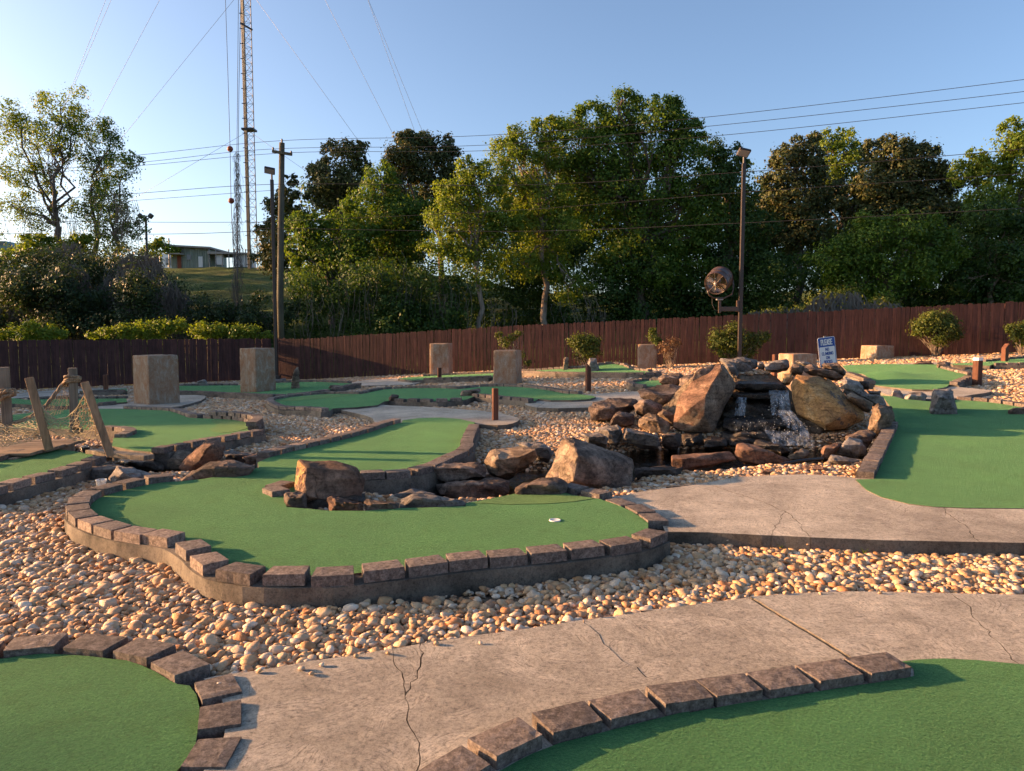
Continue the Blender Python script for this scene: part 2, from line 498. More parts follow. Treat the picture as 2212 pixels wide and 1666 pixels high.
def make_leaf(name, cols, trans=0.45):
    m = bpy.data.materials.new(name); m.use_nodes = True
    t = NT(m)
    g = t.new('ShaderNodeNewGeometry')
    c = t.ramp(g.outputs['Random Per Island'], [(i / max(1, len(cols) - 1), q) for i, q in enumerate(cols)])
    n = t.noise(g.outputs['Position'], 0.55, 3, 0.6)
    c = t.mix(1.0, c, t.ramp(n, [(0.3, (0.72, 0.80, 0.80)), (0.7, (1.22, 1.15, 1.0))]), 'MULTIPLY')
    t.color(c); t.b.inputs['Roughness'].default_value = 0.55; t.b.inputs['Specular IOR Level'].default_value = 0.25
    tr = t.new('ShaderNodeBsdfTranslucent')
    hs = t.mix(1.0, c, (1.5, 1.35, 0.55), 'MULTIPLY'); t.link(hs, tr.inputs['Color'])
    mx = t.new('ShaderNodeMixShader'); mx.inputs[0].default_value = trans
    t.link(t.b.outputs[0], mx.inputs[1]); t.link(tr.outputs[0], mx.inputs[2]); t.link(mx.outputs[0], t.out.inputs['Surface'])
    return m
M['leaf_mid'] = make_leaf('leaf_mid_green', [(0.050, 0.112, 0.016), (0.080, 0.150, 0.020), (0.120, 0.175, 0.026), (0.062, 0.125, 0.022)])
M['leaf_bright'] = make_leaf('leaf_spring_green', [(0.095, 0.165, 0.018), (0.140, 0.205, 0.022), (0.170, 0.215, 0.030), (0.080, 0.145, 0.020)], 0.45)
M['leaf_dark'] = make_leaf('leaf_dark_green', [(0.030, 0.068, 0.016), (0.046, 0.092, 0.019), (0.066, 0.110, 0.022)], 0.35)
M['leaf_pine'] = make_leaf('pine_needles', [(0.034, 0.052, 0.016), (0.056, 0.076, 0.022), (0.085, 0.092, 0.028), (0.100, 0.088, 0.034)], 0.2)
M['leaf_shrub'] = make_leaf('shrub_leaf', [(0.045, 0.080, 0.014), (0.085, 0.115, 0.018), (0.120, 0.135, 0.022), (0.030, 0.056, 0.014)], 0.35)
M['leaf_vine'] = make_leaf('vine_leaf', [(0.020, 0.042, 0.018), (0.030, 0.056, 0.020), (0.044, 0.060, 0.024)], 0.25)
M['twig'] = make_leaf('dry_twig', [(0.100, 0.084, 0.074), (0.140, 0.118, 0.10), (0.070, 0.058, 0.052)], 0.0)
M['deadleaf'] = make_leaf('dry_leaf', [(0.13, 0.065, 0.035), (0.18, 0.10, 0.05), (0.09, 0.05, 0.03)], 0.2)
M['bark'] = make_wood('bark', (0.150, 0.118, 0.090), (0.052, 0.040, 0.031), scale=0.35)
M['bark_pale'] = make_wood('pale_bark', (0.265, 0.215, 0.165), (0.11, 0.087, 0.067), scale=0.35)

def make_water(name, tint, rough=0.03, wave=9.0, strength=0.25):
    m = bpy.data.materials.new(name); m.use_nodes = True; t = NT(m)
    p = t.position()
    n = t.noise(t.mapping(p, (1, 1.6, 1)), wave, 4, 0.6, 0.4)
    bn = t.bump(n, strength, 0.05)
    gl = t.new('ShaderNodeBsdfGlossy'); gl.inputs['Roughness'].default_value = rough; t.link(bn, gl.inputs['Normal'])
    tr = t.new('ShaderNodeBsdfTransparent'); tr.inputs['Color'].default_value = (*tint, 1)
    fr = t.new('ShaderNodeFresnel'); fr.inputs['IOR'].default_value = 1.34; t.link(bn, fr.inputs['Normal'])
    mx = t.new('ShaderNodeMixShader'); t.link(fr.outputs[0], mx.inputs[0])
    t.link(tr.outputs[0], mx.inputs[1]); t.link(gl.outputs[0], mx.inputs[2]); t.link(mx.outputs[0], t.out.inputs['Surface'])
    return m
M['water'] = make_water('pond_water', (0.30, 0.27, 0.20))
def make_foam():
    m = mat('falling_water', (0.52, 0.58, 0.64), 0.12, 0.6); t = NT(m)
    tr = t.new('ShaderNodeBsdfTransparent'); mx = t.new('ShaderNodeMixShader')
    n = t.noise(t.mapping(t.position(), (17, 17, 2.0)), 1.0, 3, 0.55, 1.0)
    n2 = t.noise(t.position(), 7.0, 4, 0.7)
    t.link(t.math('MULTIPLY', t.ramp(n, [(0.42, (0.0, 0.0, 0.0)), (0.74, (0.58, 0.58, 0.58))]), t.ramp(n2, [(0.35, (0.25, 0.25, 0.25)), (0.6, (1, 1, 1))])), mx.inputs[0])
    t.normal(t.bump(n, 0.8, 0.03))
    t.link(tr.outputs[0], mx.inputs[1]); t.link(t.b.outputs[0], mx.inputs[2]); t.link(mx.outputs[0], t.out.inputs['Surface'])
    return m
M['foam'] = make_foam()
def make_clear():
    m = mat('clear_plastic', (0.85, 0.88, 0.86), 0.12, 0.6); t = NT(m)
    tr = t.new('ShaderNodeBsdfTransparent'); mx = t.new('ShaderNodeMixShader'); mx.inputs[0].default_value = 0.38
    t.link(tr.outputs[0], mx.inputs[1]); t.link(t.b.outputs[0], mx.inputs[2]); t.link(mx.outputs[0], t.out.inputs['Surface'])
    return m
M['clear'] = make_clear()

# ------------------------------------------------------------------ polygons draped on the ground
def in_poly(px, py, poly):
    px = np.asarray(px); py = np.asarray(py)
    c = np.zeros(px.shape, bool)
    n = len(poly)
    for i in range(n):
        x1, y1 = poly[i]; x2, y2 = poly[(i + 1) % n]
        if y1 == y2:
            continue
        m = ((y1 > py) != (y2 > py)) & (px < (x2 - x1) * (py - y1) / (y2 - y1) + x1)
        c ^= m
    return c

def dist_poly(px, py, poly, closed=True):
    px = np.asarray(px, float); py = np.asarray(py, float)
    d = np.full(px.shape, 1e9)
    n = len(poly)
    for i in range(n if closed else n - 1):
        x1, y1 = poly[i]; x2, y2 = poly[(i + 1) % n]
        dx, dy = x2 - x1, y2 - y1
        L = dx * dx + dy * dy + 1e-12
        t = np.clip(((px - x1) * dx + (py - y1) * dy) / L, 0, 1)
        d = np.minimum(d, np.hypot(px - x1 - t * dx, py - y1 - t * dy))
    return d

def smooth_line(pts, it=2, closed=False):
    """corner cutting"""
    for _ in range(it):
        out = []
        n = len(pts)
        if not closed:
            out.append(pts[0])
        for i in range(n if closed else n - 1):
            a, b = pts[i], pts[(i + 1) % n]
            out.append((0.75 * a[0] + 0.25 * b[0], 0.75 * a[1] + 0.25 * b[1]))
            out.append((0.25 * a[0] + 0.75 * b[0], 0.25 * a[1] + 0.75 * b[1]))
        if not closed:
            out.append(pts[-1])
        pts = out
    return pts

def densify(poly, step, closed=True):
    out = []
    n = len(poly)
    for i in range(n if closed else n - 1):
        a = np.array(poly[i]); b = np.array(poly[(i + 1) % n])
        k = max(1, int(np.ceil(np.linalg.norm(b - a) / step)))
        for j in range(k):
            q = a + (b - a) * j / k
            out.append((q[0], q[1]))
    if not closed:
        out.append(tuple(poly[-1]))
    return out

def area2(poly):
    return sum(poly[i - 1][0] * poly[i][1] - poly[i][0] * poly[i - 1][1] for i in range(len(poly)))

def inset(poly, d):
    """shrink a counter-clockwise polygon by d"""
    n = len(poly); out = []
    for i in range(n):
        p0 = np.array(poly[i - 1]); p1 = np.array(poly[i]); p2 = np.array(poly[(i + 1) % n])
        e1 = p1 - p0; e2 = p2 - p1
        n1 = np.array([-e1[1], e1[0]]) / (np.linalg.norm(e1) + 1e-9)
        n2 = np.array([-e2[1], e2[0]]) / (np.linalg.norm(e2) + 1e-9)
        m = n1 + n2
        L = np.linalg.norm(m)
        m = m / L if L > 1e-6 else n1
        k = d / max(0.45, float(np.dot(m, n1)))
        q = p1 + m * k
        out.append((q[0], q[1]))
    return out

def drape(name, poly, zf, spacing, mt, parent=None, skirt=0.12, step=None, skirt_mat=None, jag=0.0):
    poly = densify(poly, step or spacing)
    if area2(poly) < 0:
        poly = poly[::-1]
    if jag:
        poly = [(x + NR.normal(0, jag), y + NR.normal(0, jag)) for x, y in poly]
    xs = [p[0] for p in poly]; ys = [p[1] for p in poly]
    gx, gy = np.meshgrid(np.arange(min(xs), max(xs), spacing), np.arange(min(ys), max(ys), spacing))
    gx = gx.ravel() + NR.uniform(-0.2, 0.2, gx.size) * spacing; gy = gy.ravel() + NR.uniform(-0.2, 0.2, gy.size) * spacing
    k = in_poly(gx, gy, poly)
    gx, gy = gx[k], gy[k]
    if len(gx):
        k = dist_poly(gx, gy, poly) > spacing * 0.4
        gx, gy = gx[k], gy[k]
    n = len(poly)
    co = [Vector(p) for p in poly] + [Vector((a, b)) for a, b in zip(gx, gy)]
    v2, _, fc, ov, _, _ = delaunay_2d_cdt(co, [], [list(range(n))], 1, 1e-5)
    vx = np.array([v.x for v in v2]); vy = np.array([v.y for v in v2])
    vz = zf(vx, vy)
    verts = [(a, b, c) for a, b, c in zip(vx, vy, vz)]
    faces = []
    for f in fc:
        a, b, c = [v2[i] for i in f[:3]]
        if (b.x - a.x) * (c.y - a.y) - (b.y - a.y) * (c.x - a.x) < 0:
            f = f[::-1]
        faces.append(list(f))
    cnt = {}
    for f in faces:
        for i in range(len(f)):
            e = (f[i], f[(i + 1) % len(f)])
            cnt[e] = 1
    base = len(verts)
    ntop = len(faces)
    low = {}
    for (a, b) in list(cnt):
        if (b, a) not in cnt:
            for q in (a, b):
                if q not in low:
                    low[q] = len(verts)
                    verts.append(verts[q])
                    verts.append((verts[q][0], verts[q][1], verts[q][2] - skirt))
            faces.append([low[b], low[a], low[a] + 1, low[b] + 1])
    me = mesh_from(name, verts, faces)
    me.materials.append(mt)
    if skirt_mat is not None:
        me.materials.append(skirt_mat)
        for p in me.polygons[ntop:]:
            p.material_index = 1
    for p in me.polygons[:ntop]:
        p.use_smooth = True
    o = new_obj(name, me, parent)
    return o

FOOT = []      # (polygon, margin) of everything pebbles must stay out of

# ------------------------------------------------------------------ ground sheet
def axis(parts):
    out = []
    for a, b, s in parts:
        out.append(np.arange(a, b, s))
    return np.concatenate(out)
gx = axis([(-420, -160, 40), (-160, -40, 6), (-40, -12, 0.7), (-12, -7, 0.25), (-7, 8, 0.11), (8, 14, 0.3), (14, 44, 0.8), (44, 160, 6), (160, 430, 40)])
gy = axis([(-30, 0, 5), (0, 5, 0.4), (5, 15, 0.11), (15, 36, 0.4), (36, 110, 1.5), (110, 200, 8), (200, 620, 40)])
GX, GY = np.meshgrid(gx, gy)
GZ = H(GX, GY)
beyond = GY - np.interp(GX, FX, FY)
GZ = GZ + np.where(beyond > 3, 0.25 * np.sin(GX * 0.9 + GY * 0.35) * np.cos(GY * 0.7 - GX * 0.2), 0) - 0.03
nx, ny = len(gx), len(gy)
idx = np.arange(nx * ny).reshape(ny, nx)
quads = np.stack([idx[:-1, :-1], idx[:-1, 1:], idx[1:, 1:], idx[1:, :-1]], -1).reshape(-1, 4)
gm = mesh_np('ground', np.stack([GX, GY, GZ], -1).reshape(-1, 3), quads, True)
at = gm.attributes.new('grass', 'FLOAT', 'POINT')
at.data.foreach_set('value', smooth((beyond + 0.2) / 1.2).astype(np.float32).ravel())
structure(new_obj('ground', gm, None, M['ground']))['label'] = 'soil of the course and the grassy bank behind its fence'

# ------------------------------------------------------------------ concrete paths, split along their cracks and joints
ZP1, ZP2 = 0.035, 0.10
def level(off):
    return lambda x, y: H0(x, y) + off

def path(name, label, slabs, off, thick, spacing=0.3, gap=0.0022, jag=0.001, lift=None):
    allp = [q for s in slabs for q in s]
    c = np.mean(np.array(allp), 0)
    root = bpy.data.objects.new(name, None); COL.objects.link(root)
    root.location = (c[0], c[1], float(H0(c[0], c[1])))
    ORIGIN[root.name] = Vector(root.location)
    structure(root)['label'] = label
    for s0 in slabs:
        s = s0
        if area2(s) < 0:
            s = s[::-1]
        FOOT.append((s, 0.012))
        p = inset(s, gap) if gap else s
        o = drape('slab', p, level(off + (lift[slabs.index(s0)] if lift else 0.0)), spacing, M['path'], root, thick, step=0.1, jag=jag, skirt_mat=M['curb'])
    return root

def crack(pts, amp=0.008, step=0.05):
    q = densify(pts, step, False)
    n = [0.0] * len(q)
    w = 0.0
    for i in range(len(q)):
        w = 0.6 * w + R.gauss(0, amp)
        n[i] = w
    out = []
    for i, p in enumerate(q):
        a = np.array(q[max(0, i - 1)]); b = np.array(q[min(len(q) - 1, i + 1)])
        t = b - a; L = np.linalg.norm(t) + 1e-9
        k = 0 if i in (0, len(q) - 1) else n[i]
        out.append((p[0] - t[1] / L * k, p[1] + t[0] / L * k))
    return out

g1 = lambda zn, pts: gpts(zn, pts, ZP1)
top_a = g1(Z5, [(1190, 1125), (1260, 1108), (1400, 1090), (1500, 1078), (1900, 1006)]) + g1(Z6, [(0, 1008), (300, 968), (490, 932)])
top_b = g1(Z6, [(655, 906)])
top_c = g1(Z6, [(950, 860), (1250, 820), (1590, 768)])
top_d = g1(Z6, [(2000, 712)]) + g1(Z7, [(0, 716), (300, 680), (620, 638)])
top_e = g1(Z7, [(900, 617), (1200, 606), (1600, 613), (1780, 617)])
top_f = g1(Z7, [(2212, 626), (2900, 645)])
left = g1(Z5, [(1240, 1150), (1295, 1250), (1320, 1330), (1310, 1450), (1270, 1560), (1185, 1666), (1080, 1800), (900, 2000)])
ck_main = crack(g1(Z6, [(490, 935), (500, 1000), (540, 1070), (545, 1150), (562, 1215)]))
ck_low = crack(g1(Z6, [(562, 1215), (575, 1280), (600, 1340), (625, 1420), (645, 1480), (650, 1560), (635, 1640), (632, 1760), (620, 2100)]))
ck_br = crack(g1(Z6, [(655, 906), (665, 960), (650, 1040), (640, 1085), (610, 1130), (605, 1165), (562, 1215)]))
ck_2 = crack(g1(Z6, [(1590, 768), (1640, 820), (1690, 890), (1760, 945), (1830, 1000), (1900, 1040), (1970, 1090), (2050, 1130), (2115, 1165), (2300, 1270), (2800, 1600)]))
jt = crack(g1(Z7, [(620, 638), (800, 745), (1000, 865), (1240, 1015), (1600, 1230), (2500, 1800)]), 0.0015)
ck_3 = crack(g1(Z7, [(1780, 617), (1870, 680), (1920, 760), (1980, 820), (2060, 890), (2110, 950), (2140, 1000), (2300, 1180), (2900, 1700)]))
S0 = top_a + ck_main[1:] + ck_low[1:] + [(left[-1][0], ck_low[-1][1])] + left[::-1][:-1]
S1 = [ck_main[0]] + top_b[-1:] + ck_br[1:] + ck_main[::-1][1:-1]
bot = lambda a, b: [(b[0], b[1])]
S2 = ck_br[:1] + top_c + ck_2[1:] + [(ck_2[-1][0], ck_low[-1][1])] + ck_low[::-1] + ck_br[::-1][1:-1]
S3 = [top_c[-1]] + top_d + jt[1:] + ck_2[::-1][:-1]
jt2 = [(x + 0.016, y + 0.004) for x, y in jt]
S4 = [jt2[0]] + top_e + ck_3[1:] + jt2[::-1][:-1]
S5 = [top_e[-1]] + top_f + [(top_f[-1][0] + 0.3, 1.6), (ck_3[-1][0], 1.6)] + ck_3[::-1][:-1]
p1 = path('path', 'cracked concrete walk crossing the foreground', [S0, S1, S2, S3, S4, S5], ZP1, 0.12, lift=[0, 0, 0, -0.002, 0.003, 0.003])

g2 = lambda zn, pts: gpts(zn, pts, ZP2)
t2a = g2(Z6, [(2062, 262), (2035, 205), (1955, 165), (1840, 105), (1712, 66)]) + g2(Z3, [(1300, 1372), (1450, 1342), (1700, 1312), (1930, 1282)]) + g2(Z4, [(0, 1268), (250, 1240)])
t2b = g2(Z4, [(420, 1210), (650, 1195), (850, 1190), (1000, 1195), (1165, 1212), (1300, 1220), (1500, 1250), (1690, 1350)])
t2c = g2(Z4, [(2212, 1340), (2900, 1330)])
b2 = g2(Z7, [(150, 262), (400, 266), (700, 281), (755, 283)]) ; b2b = g2(Z7, [(755, 283), (985, 294)]); b2c = g2(Z7, [(985, 294), (1400, 311), (1955, 321)]); b2d = g2(Z7, [(1955, 321), (2212, 326), (2900, 334)])
c2a = crack(g2(Z4, [(250, 1240), (400, 1300), (520, 1335), (620, 1365), (733, 1415)]))
c2b = crack(g2(Z4, [(733, 1415), (690, 1490)]) + b2[-1:])
c2c = crack(g2(Z4, [(733, 1415), (820, 1490)]) + b2b[-1:])
c2d = crack(g2(Z4, [(1690, 1350), (1700, 1390), (1760, 1440), (1850, 1510)]) + b2c[-1:])
path('path', 'concrete walk between main green and waterfall', [
    t2a + c2a[1:] + c2b[1:] + b2[::-1][1:],
    c2b + b2b[1:] + c2c[::-1][1:-1],
    [t2a[-1]] + t2b + c2d[1:] + b2c[::-1][1:] + c2c[::-1][1:] + c2a[::-1][1:-1],
    [t2b[-1]] + t2c + b2d[::-1] + c2d[::-1][1:-1]], ZP2, 0.16)

g3 = lambda zn, pts: gpts(zn, pts, 0.09)
path('path', 'grey concrete walk behind the far end of main green', [smooth_line(
    g3(Z2, [(790, 692), (1000, 680), (1180, 665), (1260, 672), (1500, 682), (1800, 700)]) + g3(M5, [(750, 475), (900, 500), (985, 525), (950, 555), (860, 575), (690, 568)]) +
    g3(Z2, [(1940, 815), (1650, 790), (1345, 810), (1200, 818), (1130, 805), (1115, 765), (950, 725)]), 1, True)], 0.09, 0.14, 0.4, 0)
path('path', 'rounded concrete walk end left of the waterfall', [
    g3(M5, [(1010, 412), (1040, 395), (1100, 378), (1200, 370), (1185, 393), (1100, 446), (1040, 436), (1016, 426)]),
    g3(M5, [(1200, 370), (1350, 372), (1480, 350), (1700, 335), (1830, 330), (1960, 335), (1960, 380), (1840, 440), (1470, 446), (1250, 452), (1100, 446), (1185, 393)])], 0.09, 0.14, 0.4, 0.006)
path('path', 'concrete walk around the nearest left pillar', [smooth_line(
    g3(Z1, [(560, 610), (700, 588), (1000, 550), (1340, 490), (1600, 490), (1625, 505), (1560, 540), (1360, 590), (1000, 600)]), 1, True)], 0.09, 0.1, 0.5, 0)
path('path', 'far concrete walk by the fence behind pillar green', [
    g3(Z2, [(900, 490), (1080, 462), (1430, 445), (1310, 465), (1500, 485), (1400, 500), (1050, 508)])], 0.05, 0.08, 0.5, 0)
path('path', 'concrete walk between the two right greens', [smooth_line(
    g3(R6, [(560, 705), (800, 735), (1240, 745), (1390, 715), (1600, 735), (1870, 760), (1850, 780), (1600, 815), (1480, 850), (1220, 860), (900, 840), (680, 800)]), 1, True)], 0.09, 0.1, 0.4, 0)
path('path', 'grey concrete walk along the left fence', [
    g3(L3, [(-300, 440), (190, 425), (480, 392), (840, 372), (1560, 347), (1560, 372), (1160, 388), (840, 440), (190, 475), (-300, 500)])], 0.05, 0.08, 0.6, 0)
path('path', 'concrete strip behind the far right green', [
    g3(R6, [(620, 466), (1000, 455), (1400, 440), (1420, 470), (1000, 479), (640, 478)])], 0.05, 0.08, 0.5, 0)

# ------------------------------------------------------------------ paver blocks
BW, BD, BH = 0.246, 0.165, 0.074
def block_mesh(k):
    rr = random.Random(100 + k)
    bm = bmesh.new()
    nxs, nys = 6, 4
    grid = []
    so = 17.3 * k
    for j in range(nys + 1):
        row = []
        for i in range(nxs + 1):
            u, v = i / nxs - 0.5, j / nys - 0.5
            w = BW * (1.012 - 0.10 * (0.5 - v))       # slightly wedge shaped
            x, y = u * w, v * BD
            edge = i in (0, nxs) or j in (0, nys)
            z = BH - (0.003 if edge else 0.0) + 0.0022 * noise.noise(Vector((x * 40 + so, y * 40, k)))
            if edge:
                x *= 1 - 0.012 * rr.random(); y *= 1 - 0.015 * rr.random()
            row.append(bm.verts.new((x, y, z)))
        grid.append(row)
    for j in range(nys):
        for i in range(nxs):
            bm.faces.new((grid[j][i], grid[j][i + 1], grid[j + 1][i + 1], grid[j + 1][i]))
    rim = [grid[0][i] for i in range(nxs + 1)] + [grid[j][nxs] for j in range(1, nys + 1)] + \
          [grid[nys][i] for i in range(nxs - 1, -1, -1)] + [grid[j][0] for j in range(nys - 1, 0, -1)]
    mid = []; low = []
    for v in rim:
        s = 1.012
        groove = 0.0035 * (1 if rr.random() < 0.35 else -0.2)
        d = Vector((v.co.x, v.co.y, 0)).normalized()
        mid.append(bm.verts.new((v.co.x * s - d.x * groove, v.co.y * s - d.y * groove, BH - 0.02)))
        low.append(bm.verts.new((v.co.x * s - d.x * groove, v.co.y * s - d.y * groove, 0)))
    n = len(rim)
    for a, b in ((rim, mid), (mid, low)):
        for i in range(n):
            bm.faces.new((a[i], b[i], b[(i + 1) % n], a[(i + 1) % n]))
    bm.faces.new(low[::-1])
    bmesh.ops.recalc_face_normals(bm, faces=bm.faces[:])
    me = bpy.data.meshes.new('paver_block')
    bm.to_mesh(me); bm.free()
    me.materials.append(M['block'])
    return me
BLOCKS = [block_mesh(k) for k in range(8)]

def bricks(root, line, side, base, courses=1, pitch=0.247, jitter=1.0, curb=True, curb_depth=0.2, do_smooth=2, sink=0.0, zf=H0, start=0.0, lay=True, sx=1.0):
    """lay blocks outside a carpet edge; side +1 = left of the walking direction"""
    line = smooth_line(line, do_smooth) if do_smooth else line
    line = np.array(densify(line, 0.03, False))
    seg = np.linalg.norm(np.diff(line, axis=0), axis=1)
    s = np.concatenate([[0], np.cumsum(seg)])
    n = max(1, int(s[-1] / pitch))
    for c in range(courses if lay else 0):
        for i in range(n):
            q = (i + 0.5 + 0.5 * (c % 2) * (1 if courses > 1 else 0) + start) * s[-1] / n
            if q > s[-1]:
                continue
            p = np.array([np.interp(q, s, line[:, 0]), np.interp(q, s, line[:, 1])])
            a = np.array([np.interp(min(q + 0.1, s[-1]), s, line[:, k]) for k in (0, 1)])
            b = np.array([np.interp(max(q - 0.1, 0), s, line[:, k]) for k in (0, 1)])
            t = (a - b) / (np.linalg.norm(a - b) + 1e-9)
            nrm = np.array([-t[1], t[0]]) * side
            d = BD / 2 + 0.004 + R.uniform(-0.006, 0.006) * jitter
            pos = p + nrm * d
            o = bpy.data.objects.new('brick', R.choice(BLOCKS)); COL.objects.link(o)
            o.location = (pos[0], pos[1], float(zf(pos[0], pos[1])) + base + c * BH - sink + R.uniform(-0.004, 0.004) * jitter)
            ang = math.atan2(nrm[1], nrm[0]) - math.pi / 2
            o.rotation_euler = (R.uniform(-0.018, 0.018) * jitter, R.uniform(-0.018, 0.018) * jitter, ang + R.uniform(-0.016, 0.016) * jitter)
            o.scale = (sx, 1.0, 1.0)
            adopt(o, root)
    if curb:
        cv = []; cf = []
        pts = line[::4]
        for i, p in enumerate(pts):
            a = pts[min(i + 1, len(pts) - 1)]; b = pts[max(i - 1, 0)]
            t = (a - b) / (np.linalg.norm(a - b) + 1e-9)
            nrm = np.array([-t[1], t[0]]) * side
            z = float(zf(p[0], p[1])) + base - 0.003
            o1 = p + nrm * (BD + 0.022 + 0.008 * noise.noise(Vector((p[0] * 4, p[1] * 4, 0))))
            o2 = p + nrm * (BD + 0.034 + 0.012 * noise.noise(Vector((p[0] * 5, p[1] * 5, 3))))
            i1 = p - nrm * 0.02
            cv += [(i1[0], i1[1], z), (o1[0], o1[1], z), (o2[0], o2[1], z - curb_depth), (i1[0], i1[1], z - curb_depth)]
        k = len(pts)
        for i in range(k - 1):
            for q in range(4):
                cf.append((4 * i + q, 4 * i + (q + 1) % 4, 4 * i + 4 + (q + 1) % 4, 4 * i + 4 + q))
        cf += [(3, 2, 1, 0), tuple(4 * (k - 1) + q for q in range(4))]
        me = mesh_from('curb', cv, cf)
        bm = bmesh.new(); bm.from_mesh(me); bmesh.ops.recalc_face_normals(bm, faces=bm.faces[:]); bm.to_mesh(me); bm.free()
        new_obj('curb', me, root, M['curb'])
    band = [tuple(p) for p in line[::6]]
    FOOT.append((('line', band), BD + 0.03 if True else 0))

def hole(label, poly, off, spacing=0.2, zf=None, skirt=0.2):
    c = np.mean(np.array(poly), 0)
    root = thing('golf_hole', label, 'golf hole', (c[0], c[1], float(H0(c[0], c[1]))), 'miniature golf holes of the course')
    f = zf or level(off)
    drape('carpet', poly, f, spacing, M['carpet'], root, skirt, step=0.08 if c[1] < 13 else 0.15, skirt_mat=M['curb'])
    FOOT.append((poly, 0.01))
    return root

# near left hole
ZA = 0.03
gA = lambda pts, o=ZA: gpts(Z5, pts, o)
a_top = gA([(-420, 1060), (-200, 1030), (0, 1010), (130, 992), (250, 978), (400, 985), (520, 993), (640, 1008), (740, 1018), (830, 1048), (910, 1085), (1000, 1140), (1040, 1158)])
a_side = gA([(1108, 1165), (1150, 1220), (1166, 1290), (1168, 1350), (1145, 1500), (1100, 1590), (1030, 1672), (900, 1800), (700, 1950)])
hA = hole('green hole at the near left corner edged with dark blocks', a_top + a_side + gA([(-300, 2200), (-900, 1500)]), ZA, 0.2)
bricks(hA, a_top, 1, ZA - 0.040, pitch=0.262)
bricks(hA, a_side, 1, ZA - 0.054, curb=False, pitch=0.200, sx=0.80)

# near right hole, its carpet laid on the walk
ZB = ZP1 + 0.006
gB = lambda zn, pts: gpts(zn, pts, ZB)
b_line = gB(Z6, [(780, 1860), (950, 1740), (1110, 1640), (1200, 1588), (1300, 1538), (1450, 1480), (1620, 1437), (1910, 1363), (2212, 1290)]) + gB(Z7, [(280, 1305), (570, 1250), (840, 1212), (1100, 1170), (1360, 1130), (1580, 1092)])
hB = hole('green hole at the near right corner with dark blocks along its left edge', b_line + gB(Z7, [(1575, 1050), (1508, 1008), (1600, 997), (1750, 991), (1950, 1001), (2212, 1026), (2900, 1110), (3000, 2200)]) + gB(Z6, [(900, 2200), (760, 1950)]), ZB, 0.2, skirt=0.004)
bricks(hB, b_line, 1, ZP1 - 0.022, curb=False, do_smooth=1, pitch=0.255)

# main hole round the dry stream bed
ZC = 0.13
TOP = ZC + 0.064
lobe = gpts(Z1, [(1380, 1168), (1220, 1182), (1060, 1215), (900, 1258), (790, 1292), (730, 1332), (708, 1366)], ZC) + gpts(Z5, [(535, 132), (600, 170), (690, 200), (830, 235), (975, 247), (1090, 266)], TOP)
front1 = gpts(Z5, [(1158, 292), (1215, 322), (1280, 385), (1370, 435)], TOP)
front2 = gpts(Z5, [(1370, 435), (1545, 461), (1740, 463), (1955, 458)], TOP) + gpts(Z6, [(160, 455), (365, 435), (590, 410), (800, 385), (1005, 366), (1205, 350), (1395, 335), (1575, 311), (1750, 295), (1880, 270), (1962, 232)], TOP)
right1 = gpts(Z6, [(1965, 215), (1935, 188), (1870, 145), (1790, 108), (1705, 80)], ZC)
c_pit = gpts(Z3, [(1100, 1408), (1050, 1400), (880, 1375), (760, 1338), (700, 1342), (560, 1362), (420, 1366), (300, 1390), (150, 1420), (40, 1437)], ZC) + \
    gpts(Z2, [(1850, 1440), (1845, 1462), (1500, 1474), (1330, 1478), (1050, 1500), (770, 1498), (600, 1482), (440, 1470), (420, 1400), (540, 1330), (760, 1280), (1010, 1215)], ZC)
upr = gpts(Z2, [(1010, 1182), (1180, 1172), (1350, 1166), (1530, 1122), (1650, 1066), (1780, 1012), (1806, 975), (1800, 955), (1835, 882), (1872, 815)], TOP)
far = gpts(Z2, [(1925, 806), (1800, 778), (1650, 767), (1480, 771), (1352, 788)], ZC)
back = gpts(Z2, [(1345, 806), (1250, 830), (1100, 882), (920, 932), (730, 978), (500, 1030), (300, 1082)], ZC)
strm = gpts(Z2, [(300, 1082), (215, 1120)], ZC) + gpts(Z1, [(2030, 1060), (1900, 1088), (1600, 1148), (1400, 1168)], ZC)
polyC = smooth_line(lobe, 1) + front1 + front2[1:] + right1 + c_pit + upr + far + back + strm[1:]
hC = hole('long curving green hole round the stream bed, white cup near its right end', polyC, ZC, 0.16, skirt=0.3)
bricks(hC, lobe, -1, ZC - 0.01, curb=False)
bricks(hC, front1, -1, ZC - 0.01, do_smooth=1, curb=False, pitch=0.25)
bricks(hC, front2, -1, ZC - 0.01, do_smooth=1, pitch=0.250, curb=False)
bricks(hC, lobe + front1 + front2[1:], -1, ZC - 0.01, do_smooth=2, lay=False, curb_depth=0.24)
bricks(hC, right1, -1, ZC - 0.06, curb_depth=0.1)
bricks(hC, upr, -1, ZC - 0.01, do_smooth=1, curb_depth=0.3)
bricks(hC, back, -1, ZC - 0.01)
nb = gpts(Z3, [(1110, 1412), (900, 1365), (750, 1325)], ZC)
bricks(hC, nb, -1, ZC - 0.03, curb=False, do_smooth=0)
nb = gpts(Z2, [(225, 1350), (360, 1405)], ZC)
bricks(hC, nb, 1, ZC - 0.02, curb=False, do_smooth=0, pitch=0.2)
nb = gpts(Z2, [(400, 1345), (500, 1310)], ZC)
bricks(hC, nb, 1, ZC - 0.02, curb=False, do_smooth=0, pitch=0.2)
cp = on_ground(*Z6(1427, 197), ZC)
mb = MB(); ring = 24
vv = []; ff = []
for r_, z_ in ((0.001, 0.004), (0.036, 0.004), (0.041, 0.008), (0.046, 0.007), (0.048, 0.001)):
    vv += [(cp[0] + r_ * math.cos(2 * math.pi * k / ring), cp[1] + r_ * math.sin(2 * math.pi * k / ring), cp[2] + z_) for k in range(ring)]
